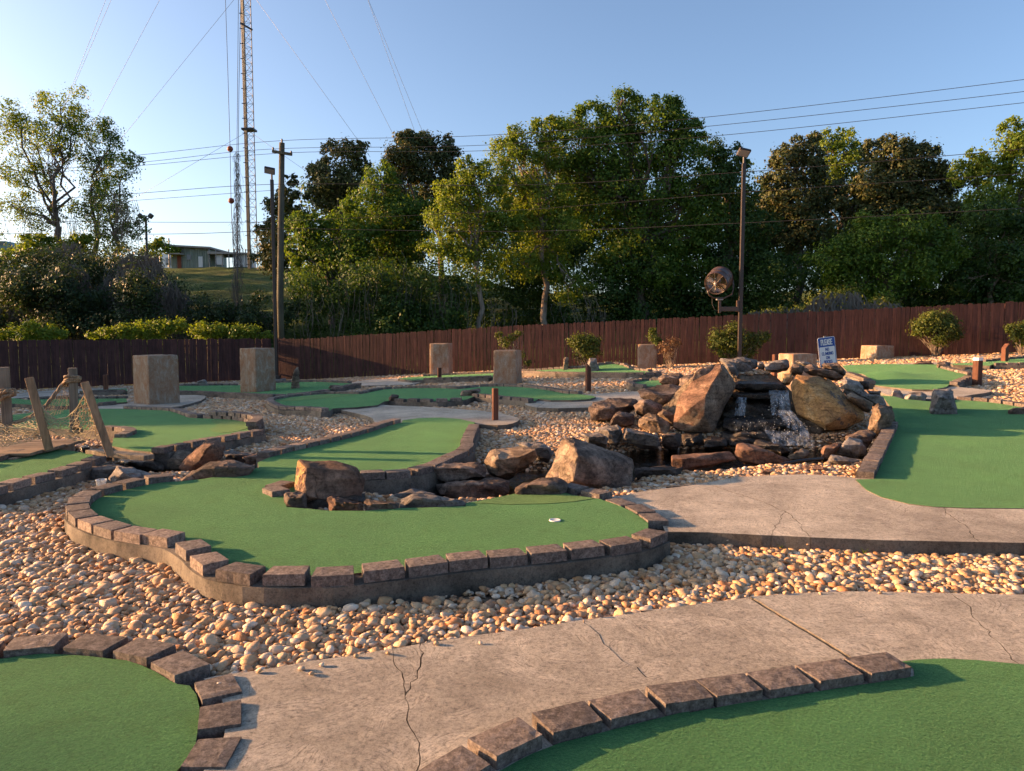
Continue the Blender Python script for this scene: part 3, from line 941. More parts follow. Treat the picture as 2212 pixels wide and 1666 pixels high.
for a in range(4):
    for k in range(ring):
        ff.append((a * ring + k, a * ring + (k + 1) % ring, (a + 1) * ring + (k + 1) % ring, (a + 1) * ring + k))
mb.add(vv, [tuple(reversed(q)) for q in ff]).build('cup', M['cupwhite'], hC, True)
lp = gpts(Z3, [(100, 1440), (300, 1395), (420, 1370), (560, 1366), (700, 1347), (760, 1344), (880, 1380), (1050, 1404), (900, 1428), (700, 1445), (400, 1452)], ZC)
drape('light_patch', lp, level(ZC + 0.004), 0.2, M['carpet_light'], hC, 0.004)

# hole before the rope bridge
gD = lambda pts, o=ZC: gpts(L3, pts, o)
d_front = gD([(1150, 1200), (870, 1290), (700, 1350), (440, 1412), (180, 1470), (0, 1520), (-400, 1640)], TOP)
d_back = gD([(560, 1120), (340, 1180), (130, 1240), (0, 1275), (-300, 1360)])
hD = hole('small green hole at the left edge before the rope bridge', d_front + gD([(-500, 1500)]) + d_back[::-1] + gD([(680, 1115), (1140, 1180)]), ZC)
bricks(hD, d_front, -1 * -1, ZC - 0.01, do_smooth=1, pitch=0.30)
bricks(hD, d_back, -1, ZC - 0.01, do_smooth=1, pitch=0.30)

# hole beyond the bridge
e1 = gpts(L3, [(1520, 622), (1900, 640)], ZC) + gpts(M4, [(90, 622), (180, 635), (330, 692), (420, 697)], ZC)
e2 = gpts(M4, [(470, 700), (600, 706), (740, 712), (830, 726), (930, 746), (960, 775), (900, 806)], ZC)
e3 = gpts(M4, [(985, 800), (850, 822), (650, 860), (400, 896), (200, 936), (0, 970)], TOP) + gpts(Z1, [(1200, 905)], TOP)
e4 = gpts(L3, [(1400, 985), (1560, 935), (1480, 900), (1080, 885)], ZC)
hE = hole('green hole beyond the bridge, ending in a pale round patch', gpts(L3, [(100, 705), (600, 645), (1000, 622)], ZC) + e1 + e2 + e3 + gpts(Z1, [(1180, 935), (1050, 925), (880, 890)], ZC) + e4 + gpts(L3, [(700, 870), (100, 850)], ZC), ZC)
bricks(hE, e1, 1, ZC - 0.01, do_smooth=1)
bricks(hE, e2, 1, ZC - 0.01, courses=2, do_smooth=1, pitch=0.25)
bricks(hE, e3, -1 * -1, ZC - 0.01, do_smooth=1, pitch=0.28)
bricks(hE, e4, -1, ZC - 0.01, do_smooth=1, curb=False)
lp = gpts(M4, [(530, 800), (600, 780), (605, 752), (545, 722), (600, 710), (740, 716), (920, 750), (940, 775), (850, 812), (700, 838), (580, 830)], ZC + 0.004)
drape('light_patch', smooth_line(lp, 1, True), level(ZC + 0.004), 0.3, M['carpet_light'], hE, 0.004)

# hole with the pillar and the standing stone
f1 = gpts(M4, [(200, 448), (520, 452), (800, 466), (1150, 488), (1300, 482), (1500, 462), (1640, 440)], ZC)
f2 = gpts(M4, [(1700, 420), (1850, 392), (1960, 376)], ZC)
f3 = gpts(M4, [(1860, 362), (1500, 346), (1130, 358)], ZC)
f4 = gpts(M4, [(800, 382), (500, 384), (220, 388)], ZC)
hF = hole('green hole with a tall pillar and an upright pointed stone', f1 + f2 + gpts(M4, [(1940, 368)], ZC) + f3 + f4, ZC, 0.4)
bricks(hF, f1, -1, ZC - 0.01, do_smooth=1); bricks(hF, f2, -1, ZC - 0.01, do_smooth=1)
bricks(hF, f3, -1, ZC - 0.01, do_smooth=1); bricks(hF, f4, -1, ZC - 0.01, do_smooth=1)

# hole across the middle
l1 = gpts(M4, [(1690, 596), (1580, 584), (1460, 582), (1350, 580), (1250, 574)], TOP) + gpts(M4, [(1160, 552), (1150, 528), (1200, 511), (1350, 491), (1600, 467), (1800, 464), (2000, 466), (2100, 442), (2212, 420)], ZC) + \
    gpts(M5, [(200, 307), (400, 307), (540, 314), (600, 306), (700, 297), (850, 295), (1000, 301), (1100, 311), (1200, 326), (1300, 346), (1400, 350)], ZC)
l2 = gpts(M5, [(1090, 378), (1000, 369), (860, 359), (730, 346), (670, 341)], TOP)
l3 = gpts(M5, [(580, 372), (500, 374), (410, 380), (330, 379), (240, 379), (160, 379), (90, 379)], TOP)
hG = hole('long green hole across the middle with a log divider', l1 + gpts(M5, [(1500, 361), (1525, 371), (1480, 386), (1350, 393), (1200, 393), (1110, 384)], ZC) + l2 + l3 + gpts(M5, [(35, 400), (0, 404)], ZC) + gpts(M4, [(2150, 572), (1950, 592), (1720, 604)], ZC), ZC, 0.3)
bricks(hG, l1, -1 * -1, ZC - 0.01, do_smooth=1); bricks(hG, l2, -1 * -1, ZC - 0.01, do_smooth=0, pitch=0.3); bricks(hG, l3, -1 * -1, ZC - 0.01, do_smooth=0, pitch=0.3)
lp = gpts(M4, [(1165, 532), (1300, 503), (1600, 474), (1800, 472), (1990, 472), (1850, 484), (1600, 510), (1300, 532)], ZC + 0.004)
drape('light_patch', lp, level(ZC + 0.004), 0.4, M['carpet_light'], hG, 0.004)

# far holes by the fence
h1b = gpts(M5, [(300, 246), (500, 240), (780, 228)], ZC); h1f = gpts(M5, [(790, 200), (500, 211), (280, 222)], ZC)
hH = hole('far green hole left of the square pillar near the fence', gpts(M5, [(100, 240), (200, 251)], ZC) + h1b + h1f + gpts(M5, [(150, 230)], ZC), ZC, 0.4)
bricks(hH, h1b, -1, ZC - 0.01, do_smooth=0); bricks(hH, h1f, -1, ZC - 0.01, do_smooth=0)
hc = on_ground(*M5(1650, 172), ZC)
hump2 = lambda x, y: H0(x, y) + ZC + 0.34 * np.exp(-(((x - hc[0]) / 1.5) ** 2 + ((y - hc[1] - 1.2) / 1.3) ** 2))
h2f = gpts(M5, [(1000, 192), (1200, 199), (1400, 203), (1700, 207), (1900, 206), (1965, 198)], 0, hump2)
h2b = gpts(M5, [(1900, 186), (1800, 176), (1730, 146), (1650, 132), (1560, 140), (1400, 168), (1200, 173), (1000, 184)], 0, hump2)
hH2 = hole('far humped green hole before the fence with two upright stones', h2f + h2b, ZC, 0.3, hump2)
hz = lambda x, y: hump2(x, y) - ZC
bricks(hH2, h2f, -1, ZC - 0.01, do_smooth=1, zf=hz); bricks(hH2, h2b, -1, ZC - 0.01, do_smooth=1, zf=hz)
i1 = gpts(W1, [(1030, 432), (850, 432), (730, 450), (695, 470), (760, 500), (880, 506)], ZC)
hI = hole('small green hole end left of the dark waterfall boulders', i1 + gpts(W1, [(1040, 500), (1200, 470)], ZC), ZC, 0.3)
bricks(hI, i1, -1, ZC - 0.01, do_smooth=1)

# right hand holes
ZJ = ZP2 + 0.006
jc = on_ground(*R6(760, 930), ZJ)
humpJ = lambda x, y: H0(x, y) + ZJ + 0.10 * np.exp(-(((x - jc[0]) / 1.0) ** 2 + ((y - jc[1] - 0.6) / 1.0) ** 2))
j_left = gpts(Z4, [(1290, 1218), (1360, 1060), (1437, 892)], ZJ)
j_top = gpts(R6, [(1480, 868), (1700, 878), (1850, 892), (2000, 912), (2212, 948), (2600, 1020)], ZJ)
hJ = hole('big green hole at the right beside the waterfall', gpts(Z4, [(1172, 1222)], ZJ) + j_left + gpts(Z4, [(1412, 850), (1400, 790), (1350, 725)], 0, humpJ) + gpts(R6, [(660, 815), (800, 825), (900, 852), (1190, 880)], 0, humpJ) + j_top + gpts(Z4, [(3000, 1250), (2900, 1390), (2212, 1400), (1850, 1397), (1650, 1389), (1500, 1372), (1330, 1330), (1240, 1287)], ZJ), ZJ, 0.16, humpJ, 0.05)
bricks(hJ, j_left, 1, ZJ - 0.004, do_smooth=0, pitch=0.24, curb_depth=0.15)
bricks(hJ, j_top, 1, ZJ - 0.01, do_smooth=1)
kc = on_ground(*R6(720, 620), ZC)
humpK = lambda x, y: H0(x, y) + ZC + 0.16 * np.exp(-(((x - kc[0]) / 0.7) ** 2 + ((y - kc[1]) / 0.7) ** 2)) + 0.15 * np.exp(-(((x - kc[0] - 2.0) / 1.6) ** 2 + ((y - kc[1] - 4.0) / 1.2) ** 2))
k1 = gpts(R6, [(1300, 520), (1420, 552), (1600, 592)], ZC); k2 = gpts(R6, [(1585, 622), (1490, 660), (1400, 700)], ZC)
k3 = gpts(R6, [(610, 690), (540, 650), (420, 605), (330, 580)], ZC)
hK = hole('green hole at the far right with low humps', gpts(R6, [(250, 492), (600, 476), (900, 479), (1270, 482)], 0, humpK) + k1 + k2 + gpts(R6, [(1380, 722), (1240, 753), (1000, 750), (800, 730), (600, 705)], ZC) + k3, ZC, 0.25, humpK)
bricks(hK, k1, -1 * -1, ZC - 0.01, do_smooth=0); bricks(hK, k2, 1, ZC - 0.01, do_smooth=0); bricks(hK, k3, 1, ZC - 0.01, do_smooth=0)
m1 = gpts(R6, [(1800, 452), (2000, 430), (2212, 412), (2500, 392)], ZC); m2 = gpts(R6, [(1870, 482), (2212, 475), (2500, 468)], ZC)
hL = hole('narrow green hole at the far right edge beside a marker post', gpts(R6, [(1420, 472)], ZC) + m1 + m2[::-1] + gpts(R6, [(1840, 495), (1450, 486)], ZC), ZC, 0.3)
bricks(hL, m1, 1, ZC - 0.01, do_smooth=0); bricks(hL, m2, -1, ZC - 0.02, do_smooth=0)
n1 = gpts(L3, [(330, 512), (700, 502), (1100, 500), (1560, 495)], ZC); n2 = gpts(L3, [(1200, 568), (1370, 553)], ZC)
hM = hole('green hole behind the rope bridge near the left fence', gpts(L3, [(-200, 505), (180, 492)], ZC) + n1 + gpts(L3, [(1570, 540)], ZC) + n2[::-1] + gpts(L3, [(700, 592), (180, 560), (-200, 565)], ZC), ZC, 0.4)
bricks(hM, n1, 1, ZC - 0.01, do_smooth=0); bricks(hM, n2, -1, ZC - 0.02, do_smooth=0)
hN = hole('thin green hole beside the post against the left fence', gpts(L3, [(980, 405), (1160, 388), (1560, 372), (1570, 404), (1150, 412)], ZC), ZC, 0.4)
bricks(hN, gpts(L3, [(1150, 412), (1560, 404)], ZC), -1, ZC - 0.01, do_smooth=0)

# ------------------------------------------------------------------ pond, stream
def sheet(name, x0, x1, y0, y1, z, m):
    return new_obj(name, mesh_from(name, [(x0, y0, z), (x1, y0, z), (x1, y1, z), (x0, y1, z)], [(0, 1, 2, 3)]), None, m)
structure(sheet('pond_water', -1.8, 6.0, 6.95, 11.6, -0.17, M['water']))['label'] = 'shallow dark water of the pond below the waterfall'
structure(sheet('stream_water', -6.9, -2.9, 8.2, 10.9, -0.24, M['water']))['label'] = 'dark water of the stream under the rope bridge'

# ------------------------------------------------------------------ gravel
def pebble_mesh(k):
    rr = random.Random(500 + k)
    bm = bmesh.new()
    bmesh.ops.create_icosphere(bm, subdivisions=2, radius=0.5)
    sx, sy, sz = 1.0, rr.uniform(0.62, 0.9), rr.uniform(0.38, 0.58)
    for v in bm.verts:
        n = noise.noise(v.co * (2.6 if k % 3 == 0 else 1.7) + Vector((k * 9.1, 0, 0))) * (0.55 if k % 3 == 0 else 0.32) + noise.noise(v.co * 4 + Vector((k * 3.7, 5, 0))) * 0.07
        v.co *= 1 + n
        v.co.x *= sx; v.co.y *= sy; v.co.z *= sz
    me = bpy.data.meshes.new('pebble'); bm.to_mesh(me); bm.free()
    me.shade_smooth(); me.materials.append(M['pebble'])
    return me
PEB = [pebble_mesh(k) for k in range(9)]

def scatter(x0, x1, y0, y1, sp):
    xs, ys = np.meshgrid(np.arange(x0, x1, sp), np.arange(y0, y1, sp * 0.9))
    xs = xs.ravel() + NR.uniform(-0.5, 0.5, xs.size) * sp; ys = ys.ravel() + NR.uniform(-0.5, 0.5, ys.size) * sp
    k = (np.abs(xs) < ys * 0.74 + 0.6) & (ys < np.interp(xs, FX, FY) - 0.05)
    return xs[k], ys[k]

def keep_free(xs, ys):
    k = np.ones(len(xs), bool)
    for item, mgn in FOOT:
        if isinstance(item, tuple) and len(item) == 2 and item[0] == 'line':
            ln = np.array(item[1])
            bb = (xs > ln[:, 0].min() - mgn) & (xs < ln[:, 0].max() + mgn) & (ys > ln[:, 1].min() - mgn) & (ys < ln[:, 1].max() + mgn) & k
            i = np.where(bb)[0]
            if len(i):
                d = dist_poly(xs[i], ys[i], item[1], False)
                k[i[d < mgn]] = False
        else:
            ar = np.array(item)
            bb = (xs > ar[:, 0].min()) & (xs < ar[:, 0].max()) & (ys > ar[:, 1].min()) & (ys < ar[:, 1].max()) & k
            i = np.where(bb)[0]
            if len(i):
                ins = in_poly(xs[i], ys[i], item)
                k[i[ins]] = False
    return k

PX, PY, PS, PL = [], [], [], []
for (y0, y1, sp, size, layer) in ((2.4, 7.0, 0.030, 0.026, 0.002), (2.4, 6.0, 0.036, 0.046, 0.0), (2.4, 6.0, 0.047, 0.050, 0.016), (6.0, 9.5, 0.040, 0.047, 0.0), (6.0, 9.5, 0.053, 0.050, 0.015),
                                  (9.5, 15, 0.046, 0.050, 0.004), (9.5, 15, 0.07, 0.052, 0.018), (15, 32, 0.075, 0.076, 0.008)):
    w = y1 * 0.76 + 1
    xs, ys = scatter(-w, w, y0, y1, sp)
    # bare patches of soil along the front curb
    bare = noise
    k = keep_free(xs, ys)
    xs, ys = xs[k], ys[k]
    PX.append(xs); PY.append(ys); PS.append(size * np.clip(NR.lognormal(0, 0.30, len(xs)), 0.5, 2.0)); PL.append(np.full(len(xs), layer))
PX = np.concatenate(PX); PY = np.concatenate(PY); PS = np.concatenate(PS); PL = np.concatenate(PL)
# a few stones kicked onto the walks
sx_, sy_ = [], []
for ln in (top_a + top_b + top_c + top_d + top_e + top_f, b2 + b2b + b2c + b2d):
    q = np.array(densify(ln, 0.25, False))
    for p in q:
        if R.random() < 0.55:
            sx_.append(p[0] + R.gauss(0, 0.05)); sy_.append(p[1] + (-1 if ln[0] == top_a[0] else 1) * abs(R.gauss(0.02, 0.06)))
stray = np.zeros(len(PX) + len(sx_), bool); stray[len(PX):] = True
PX = np.concatenate([PX, sx_]); PY = np.concatenate([PY, sy_]); PS = np.concatenate([PS, NR.uniform(0.018, 0.042, len(sx_))]); PL = np.concatenate([PL, np.full(len(sx_), 0.0)])
PZ = H(PX, PY)
PZ[stray] = np.where(PY[stray] < 5.6, ZP1, ZP2) + 0.024 + 0.06 * PS[stray]
# thin the gravel where the photo shows bare soil (front curb) and on the steep mound
bc = on_ground(*Z6(800, 640), 0.0)
e = ((PX - bc[0]) / 0.55) ** 2 + ((PY - bc[1]) / 0.10) ** 2
keep = ~((e < 1) & (NR.random(len(PX)) < 0.85))
mr = np.sqrt(((PX - 3.95) / 1.5) ** 2 + ((PY - 12.85) / 1.1) ** 2)
keep &= ~((mr < 1.12) & (mr > 0.42))
PX, PY, PZ, PS, PL = PX[keep], PY[keep], PZ[keep], PS[keep], PL[keep]
PZ = PZ + PL + PS * 0.16 - 0.022
ROT = np.stack([NR.normal(0, 0.28, len(PX)), NR.normal(0, 0.28, len(PX)), NR.uniform(0, 6.283, len(PX))], -1)
# the 300 pebbles that show largest stay single objects
dist = np.sqrt(PX ** 2 + PY ** 2 + 1.65 ** 2)
vis = (PY * 0.70 > np.abs(PX)) & (PL > 0.01) & (PY > 2.9)
score = np.where(vis, PS / dist, 0)
order = np.argsort(-score)
near, rest = order[:300], order[300:]
gme = bpy.data.meshes.new('gravel')
gme.vertices.add(len(rest)); gme.vertices.foreach_set('co', np.stack([PX[rest], PY[rest], PZ[rest]], -1).astype(np.float32).ravel())
a = gme.attributes.new('rot', 'FLOAT_VECTOR', 'POINT'); a.data.foreach_set('vector', ROT[rest].astype(np.float32).ravel())
a = gme.attributes.new('scl', 'FLOAT', 'POINT'); a.data.foreach_set('value', PS[rest].astype(np.float32))
a = gme.attributes.new('pick', 'INT', 'POINT'); a.data.foreach_set('value', NR.integers(0, len(PEB), len(rest)).astype(np.int32))
gravel = new_obj('gravel', gme)
gravel['kind'] = 'stuff'
gravel['label'] = 'tan and white river pebbles covering the beds between holes and walks'
lib = bpy.data.collections.new('pebble_shapes')
for k, me in enumerate(PEB):
    lib.objects.link(bpy.data.objects.new('pebble_shape_%d' % k, me))
ng = bpy.data.node_groups.new('scatter_pebbles', 'GeometryNodeTree')
ng.interface.new_socket('Geometry', in_out='INPUT', socket_type='NodeSocketGeometry')
ng.interface.new_socket('Geometry', in_out='OUTPUT', socket_type='NodeSocketGeometry')
gi = ng.nodes.new('NodeGroupInput'); go = ng.nodes.new('NodeGroupOutput')
ci = ng.nodes.new('GeometryNodeCollectionInfo'); ci.inputs['Collection'].default_value = lib
ci.inputs['Separate Children'].default_value = True; ci.inputs['Reset Children'].default_value = True
iop = ng.nodes.new('GeometryNodeInstanceOnPoints'); iop.inputs['Pick Instance'].default_value = True
def named(n, typ):
    q = ng.nodes.new('GeometryNodeInputNamedAttribute'); q.data_type = typ; q.inputs['Name'].default_value = n
    return q.outputs['Attribute']
ng.links.new(gi.outputs[0], iop.inputs['Points']); ng.links.new(ci.outputs[0], iop.inputs['Instance'])
e2r = ng.nodes.new('FunctionNodeEulerToRotation'); ng.links.new(named('rot', 'FLOAT_VECTOR'), e2r.inputs[0]); ng.links.new(e2r.outputs[0], iop.inputs['Rotation'])
ng.links.new(named('scl', 'FLOAT'), iop.inputs['Scale']); ng.links.new(named('pick', 'INT'), iop.inputs['Instance Index'])
ng.links.new(iop.outputs[0], go.inputs[0])
md = gravel.modifiers.new('scatter', 'NODES'); md.node_group = ng
for i in near:
    o = bpy.data.objects.new('pebble', PEB[int(NR.integers(0, len(PEB)))]); COL.objects.link(o)
    o.location = (PX[i], PY[i], PZ[i]); o.rotation_euler = ROT[i]; s = float(PS[i]); o.scale = (s, s, s)
    o.parent = gravel

# ------------------------------------------------------------------ boulders
ROCKS = []
def rock(label, zn, outline, y, thick, mt, inner=(), rough=1.0, name='boulder', group=None, lean=0.55, cat='boulder', ground_sink=0.03, base_off=0.0, edge=0.05, floor=False, second=None):
    """a stone from its outline, given real distance, size and depth"""
    pix = [zn(p[0], p[1]) for p in outline]
    on_floor = floor or y is None
    if y is None:
        b = max(pix, key=lambda q: q[1])
        y = float(on_ground(b[0], b[1], base_off)[1])
    ylo = max(p[1] for p in pix); yhi = min(p[1] for p in pix)
    span = max(1e-6, ylo - yhi)
    cx = sum(p[0] for p in pix) / len(pix); cy = sum(p[1] for p in pix) / len(pix)
    cxw = float(at_depth(cx, cy, y)[0])
    pts = []
    for (px, py), src in zip(pix, outline):
        u = (ylo - py) / span
        dz = src[2] if len(src) > 2 else lean * thick * u
        q = at_depth(px, py, y + dz)
        pts.append(Vector(q))
        k = 0.80
        qx, qy = cx + (px - cx) * k, cy + (py - cy) * k
        pts.append(Vector(at_depth(qx, qy, y + thick)) if u > 0.25 else Vector(at_depth(qx, py, y + thick)) - Vector((0, 0, 0.05)))
    if not inner:
        w = (max(p[0] for p in pix) - min(p[0] for p in pix)) / 2
        for sx in (-0.55, 0.5):
            q = at_depth(cx + sx * w * R.uniform(0.8, 1.1), yhi + span * R.uniform(0.30, 0.42), y - 0.04 * thick + R.uniform(-0.05, 0.05) * thick)
            pts.append(Vector(q))
    for p in inner:
        px, py = zn(p[0], p[1])
        pts.append(Vector(at_depth(px, py, y + p[2])))
    if on_floor:
        for (px, py), src in zip(pix, outline):
            if (ylo - py) / span < 0.5:
                for dd in (0.02, thick * 0.9):
                    q = at_depth(px, py, y + dd)
                    zl = float(H0(q[0], q[1])) + base_off - 0.06
                    if q[2] > zl:
                        pts.append(Vector((cxw + (q[0] - cxw) * 0.96, q[1], max(zl, q[2] - 0.22))))
    bm = bmesh.new()
    for p in pts:
        bm.verts.new(p)
    r = bmesh.ops.convex_hull(bm, input=bm.verts[:])
    dead = list({e for e in r['geom_interior'] + r['geom_unused'] if isinstance(e, bmesh.types.BMVert) and e.is_valid})
    bmesh.ops.delete(bm, geom=dead, context='VERTS')
    lo = Vector((1e9,) * 3); hi = -lo
    for v in bm.verts:
        for k in range(3):
            lo[k] = min(lo[k], v.co[k]); hi[k] = max(hi[k], v.co[k])
    size = (hi - lo).length
    bmesh.ops.dissolve_limit(bm, angle_limit=0.12, verts=bm.verts[:], edges=bm.edges[:])
    bmesh.ops.bevel(bm, geom=bm.edges[:], offset=min(0.016, 0.012 * size), segments=1, affect='EDGES', profile=0.5, clamp_overlap=True)
    bmesh.ops.triangulate(bm, faces=bm.faces[:])
    tgt = max(edge * 0.8, size * 0.036)
    for _ in range(4):
        long = [e for e in bm.edges if e.calc_length() > tgt * 1.5]
        if not long or len(bm.verts) > 3400:
            break
        bmesh.ops.subdivide_edges(bm, edges=long, cuts=1)
        bmesh.ops.triangulate(bm, faces=[f for f in bm.faces if len(f.verts) > 3])
    seed = R.uniform(0, 100)
    bm.normal_update()
    amp = 0.050 * size * rough
    f1 = 1.5 / size
    for v in bm.verts:
        p = v.co * f1 + Vector((seed, seed * 0.7, 0))
        d = noise.noise(p * 1.9) * 0.55 + noise.noise(p * 5.3) * 0.42 + noise.noise(p * 12) * 0.36
        w = noise.noise(p * 2.2) * 0.12
        lay = noise.noise(Vector((p.x * 0.9, p.y * 0.9, (p.z + 0.35 * p.x + w) * 8.0)))
        d += 0.55 * math.copysign(min(1.0, abs(lay) * 3.0), lay) * 0.6
        v.co += v.normal * (d * amp * 0.7 - 0.15 * amp)
    c = Vector(((lo.x + hi.x) / 2, (lo.y + hi.y) / 2, lo.z))
    for v in bm.verts:
        v.co -= c
    me = bpy.data.meshes.new(name); bm.to_mesh(me); bm.free()
    me.shade_smooth()
    me.set_sharp_from_angle(angle=math.radians(16))
    o = new_obj(name, me, None, M[mt])
    o.location = c
    tag(o, label, cat, group)
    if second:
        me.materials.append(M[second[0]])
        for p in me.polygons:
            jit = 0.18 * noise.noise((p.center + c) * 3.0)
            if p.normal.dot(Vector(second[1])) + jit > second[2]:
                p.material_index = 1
    ROCKS.append(o)
    return o
GW = 'stones heaped around the waterfall'
GS = 'stones along the stream bed'
rk = lambda *a, **k: rock(*a, group=k.pop('group', GW), **k)
rk('long dark brown boulder at the left end of the waterfall heap', W1, [(150, 760), (200, 680), (400, 650), (700, 645), (775, 670), (775, 760), (720, 810), (480, 910), (400, 940), (170, 915)], 12.4, 0.75, 'rock_dark', [(330, 780, -.12), (250, 800, -.05), (650, 740, -.05)])
rk('dark ridged boulder behind the long one', W1, [(755, 555), (850, 520), (1000, 475), (1250, 490), (1365, 545), (1290, 690), (1080, 720), (990, 705), (780, 645)], 12.9, 0.8, 'rock_dark', [(1080, 610, -.15), (900, 590, -.02), (1250, 570, 0)])
rk('flat black stone behind the small far hole', W1, [(1010, 400), (1080, 362), (1290, 340), (1345, 380), (1290, 465), (1200, 478), (1020, 458)], 13.7, 0.6, 'rock_dark')
rk('square brown stone beside the big tilted slab', W1, [(1270, 430), (1320, 365), (1450, 340), (1550, 345), (1510, 420), (1420, 510), (1280, 515)], 13.3, 0.6, 'rock_dark', [(1410, 420, -.1)])
rk('wedge stone leaning on the long dark boulder', W1, [(700, 740), (800, 662), (900, 662), (1080, 725), (1090, 810), (1000, 858), (830, 855), (720, 825)], 12.15, 0.5, 'rock_dark', [(830, 700, -.1), (960, 760, -.08)])
rk('small dark stone in front of the long boulder', W1, [(420, 930), (470, 855), (500, 822), (600, 815), (722, 850), (722, 965), (600, 995), (520, 985), (425, 980)], 11.75, 0.42, 'rock_dark')
rk('small tan stone at the foot of the tilted slab', W1, [(1000, 850), (1080, 775), (1200, 830), (1255, 905), (1200, 970), (1090, 915)], 11.75, 0.35, 'rock_tan')
rk('lumpy tan stone above the pond edge row', W1, [(742, 920), (790, 888), (900, 843), (1000, 860), (1165, 985), (1155, 1075), (1080, 1100), (980, 1065), (860, 1035), (760, 1005)], 11.25, 0.5, 'rock_tan', [(1000, 930, -.14), (880, 930, -.05)], rough=1.4)
rk('pale end stone of the pond edge row', W1, [(225, 1020), (500, 975), (560, 1010), (578, 1130), (480, 1215), (390, 1195), (240, 1095)], 10.55, 0.4, 'rock_grey', [(400, 1050, -.1), (540, 1040, -.05)])
rk('long straight stone in the pond edge row', W1, [(590, 1035), (620, 1015), (850, 1050), (1020, 1100), (1042, 1225), (1010, 1255), (820, 1238), (578, 1190)], 10.45, 0.4, 'rock_grey', [(620, 1060, -.1), (1000, 1120, -.1)])
rk('dark cube stone in the pond edge row', W1, [(1060, 1100), (1250, 1075), (1300, 1110), (1285, 1245), (1180, 1258), (1060, 1225)], 10.5, 0.4, 'rock_dark', [(1080, 1110, -.08), (1200, 1115, -.08)])
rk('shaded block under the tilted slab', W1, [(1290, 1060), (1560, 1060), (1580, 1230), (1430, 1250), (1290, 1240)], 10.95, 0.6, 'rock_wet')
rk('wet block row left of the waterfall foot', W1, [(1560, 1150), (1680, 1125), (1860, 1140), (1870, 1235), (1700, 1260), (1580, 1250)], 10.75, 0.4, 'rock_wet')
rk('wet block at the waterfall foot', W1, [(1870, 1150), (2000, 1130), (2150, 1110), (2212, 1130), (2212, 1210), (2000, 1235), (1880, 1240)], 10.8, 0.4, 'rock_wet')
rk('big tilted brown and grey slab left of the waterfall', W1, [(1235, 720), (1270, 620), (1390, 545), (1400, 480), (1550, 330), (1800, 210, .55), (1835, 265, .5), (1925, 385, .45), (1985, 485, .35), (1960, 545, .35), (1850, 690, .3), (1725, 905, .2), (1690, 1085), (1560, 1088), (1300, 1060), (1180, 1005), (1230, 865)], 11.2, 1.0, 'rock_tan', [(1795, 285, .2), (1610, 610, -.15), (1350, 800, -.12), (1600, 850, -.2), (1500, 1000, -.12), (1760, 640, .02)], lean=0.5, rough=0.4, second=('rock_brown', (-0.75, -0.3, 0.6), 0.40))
rk('thin dark slab lying on top of the tilted slab', W1, [(1545, 320), (1700, 235), (1800, 208), (1810, 245), (1680, 330), (1500, 470), (1420, 530), (1395, 500), (1410, 460)], 11.55, 0.5, 'rock_dark')
rk('grey stone behind the peak of the tilted slab', W1, [(1830, 210), (1880, 195), (1960, 220), (2012, 335), (1995, 405), (1930, 390), (1845, 280)], 12.2, 0.45, 'rock_grey')
rk('long pale slab on the waterfall crest', W1, [(1762, 185), (1780, 155), (1900, 180), (2150, 250), (2185, 290), (2100, 335), (1960, 335), (1880, 210)], 12.5, 0.5, 'rock_grey')
rk('pale stone with a bump behind the crest slab', W2, [(-20, 175), (60, 150), (110, 138), (170, 168), (345, 172), (352, 255), (280, 285), (60, 215)], 12.9, 0.45, 'rock_grey')
rk('pale oval stone in the middle of the waterfall crest', W2, [(412, 230), (480, 200), (700, 160), (742, 190), (742, 275), (600, 308), (440, 303)], 12.55, 0.45, 'rock_grey')
rk('small pale stone wedged in the crest', W2, [(340, 200), (415, 188), (445, 262), (405, 285), (350, 275)], 12.8, 0.35, 'rock_grey')
rk('tan cube at the right of the crest', W2, [(728, 290), (760, 235), (860, 226), (922, 250), (905, 335), (800, 345), (735, 335)], 12.1, 0.4, 'rock_tan')
rk('long dark slab sloping down right of the crest', W2, [(905, 255), (1000, 238), (1180, 290), (1400, 370), (1425, 405), (1330, 408), (1180, 360), (905, 335)], 12.0, 0.45, 'rock_dark')
rk('narrow grey stone behind the sloping slab', W2, [(808, 195), (860, 178), (960, 213), (1070, 260), (1000, 272), (880, 232)], 12.4, 0.35, 'rock_grey')
rk('dark stone in front of the warning sign', W2, [(1128, 255), (1160, 195), (1330, 208), (1380, 250), (1435, 325), (1435, 360), (1300, 335), (1160, 288)], 12.2, 0.45, 'rock_dark')
rk('little rusty stone left of the orange slab top', W2, [(648, 445), (653, 340), (765, 335), (790, 400), (740, 458), (680, 468)], 11.85, 0.35, 'rock_orange')
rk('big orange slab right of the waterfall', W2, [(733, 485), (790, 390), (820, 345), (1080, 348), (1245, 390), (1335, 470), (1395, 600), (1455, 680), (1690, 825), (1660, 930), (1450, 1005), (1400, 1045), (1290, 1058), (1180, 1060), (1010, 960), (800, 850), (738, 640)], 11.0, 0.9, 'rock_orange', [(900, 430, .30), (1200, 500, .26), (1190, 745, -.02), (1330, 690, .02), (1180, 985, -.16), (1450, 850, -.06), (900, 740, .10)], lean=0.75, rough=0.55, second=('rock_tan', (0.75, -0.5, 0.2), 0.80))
rk('grey craggy stone right of the orange slab', W2, [(1378, 450), (1430, 365), (1515, 410), (1650, 500), (1725, 600), (1640, 665), (1450, 600), (1395, 560)], 11.7, 0.5, 'rock_grey', rough=1.4)
rk('small dark stone behind the craggy grey one', W2, [(1595, 435), (1722, 445), (1728, 515), (1640, 510)], 12.3, 0.3, 'rock_dark', edge=0.03)
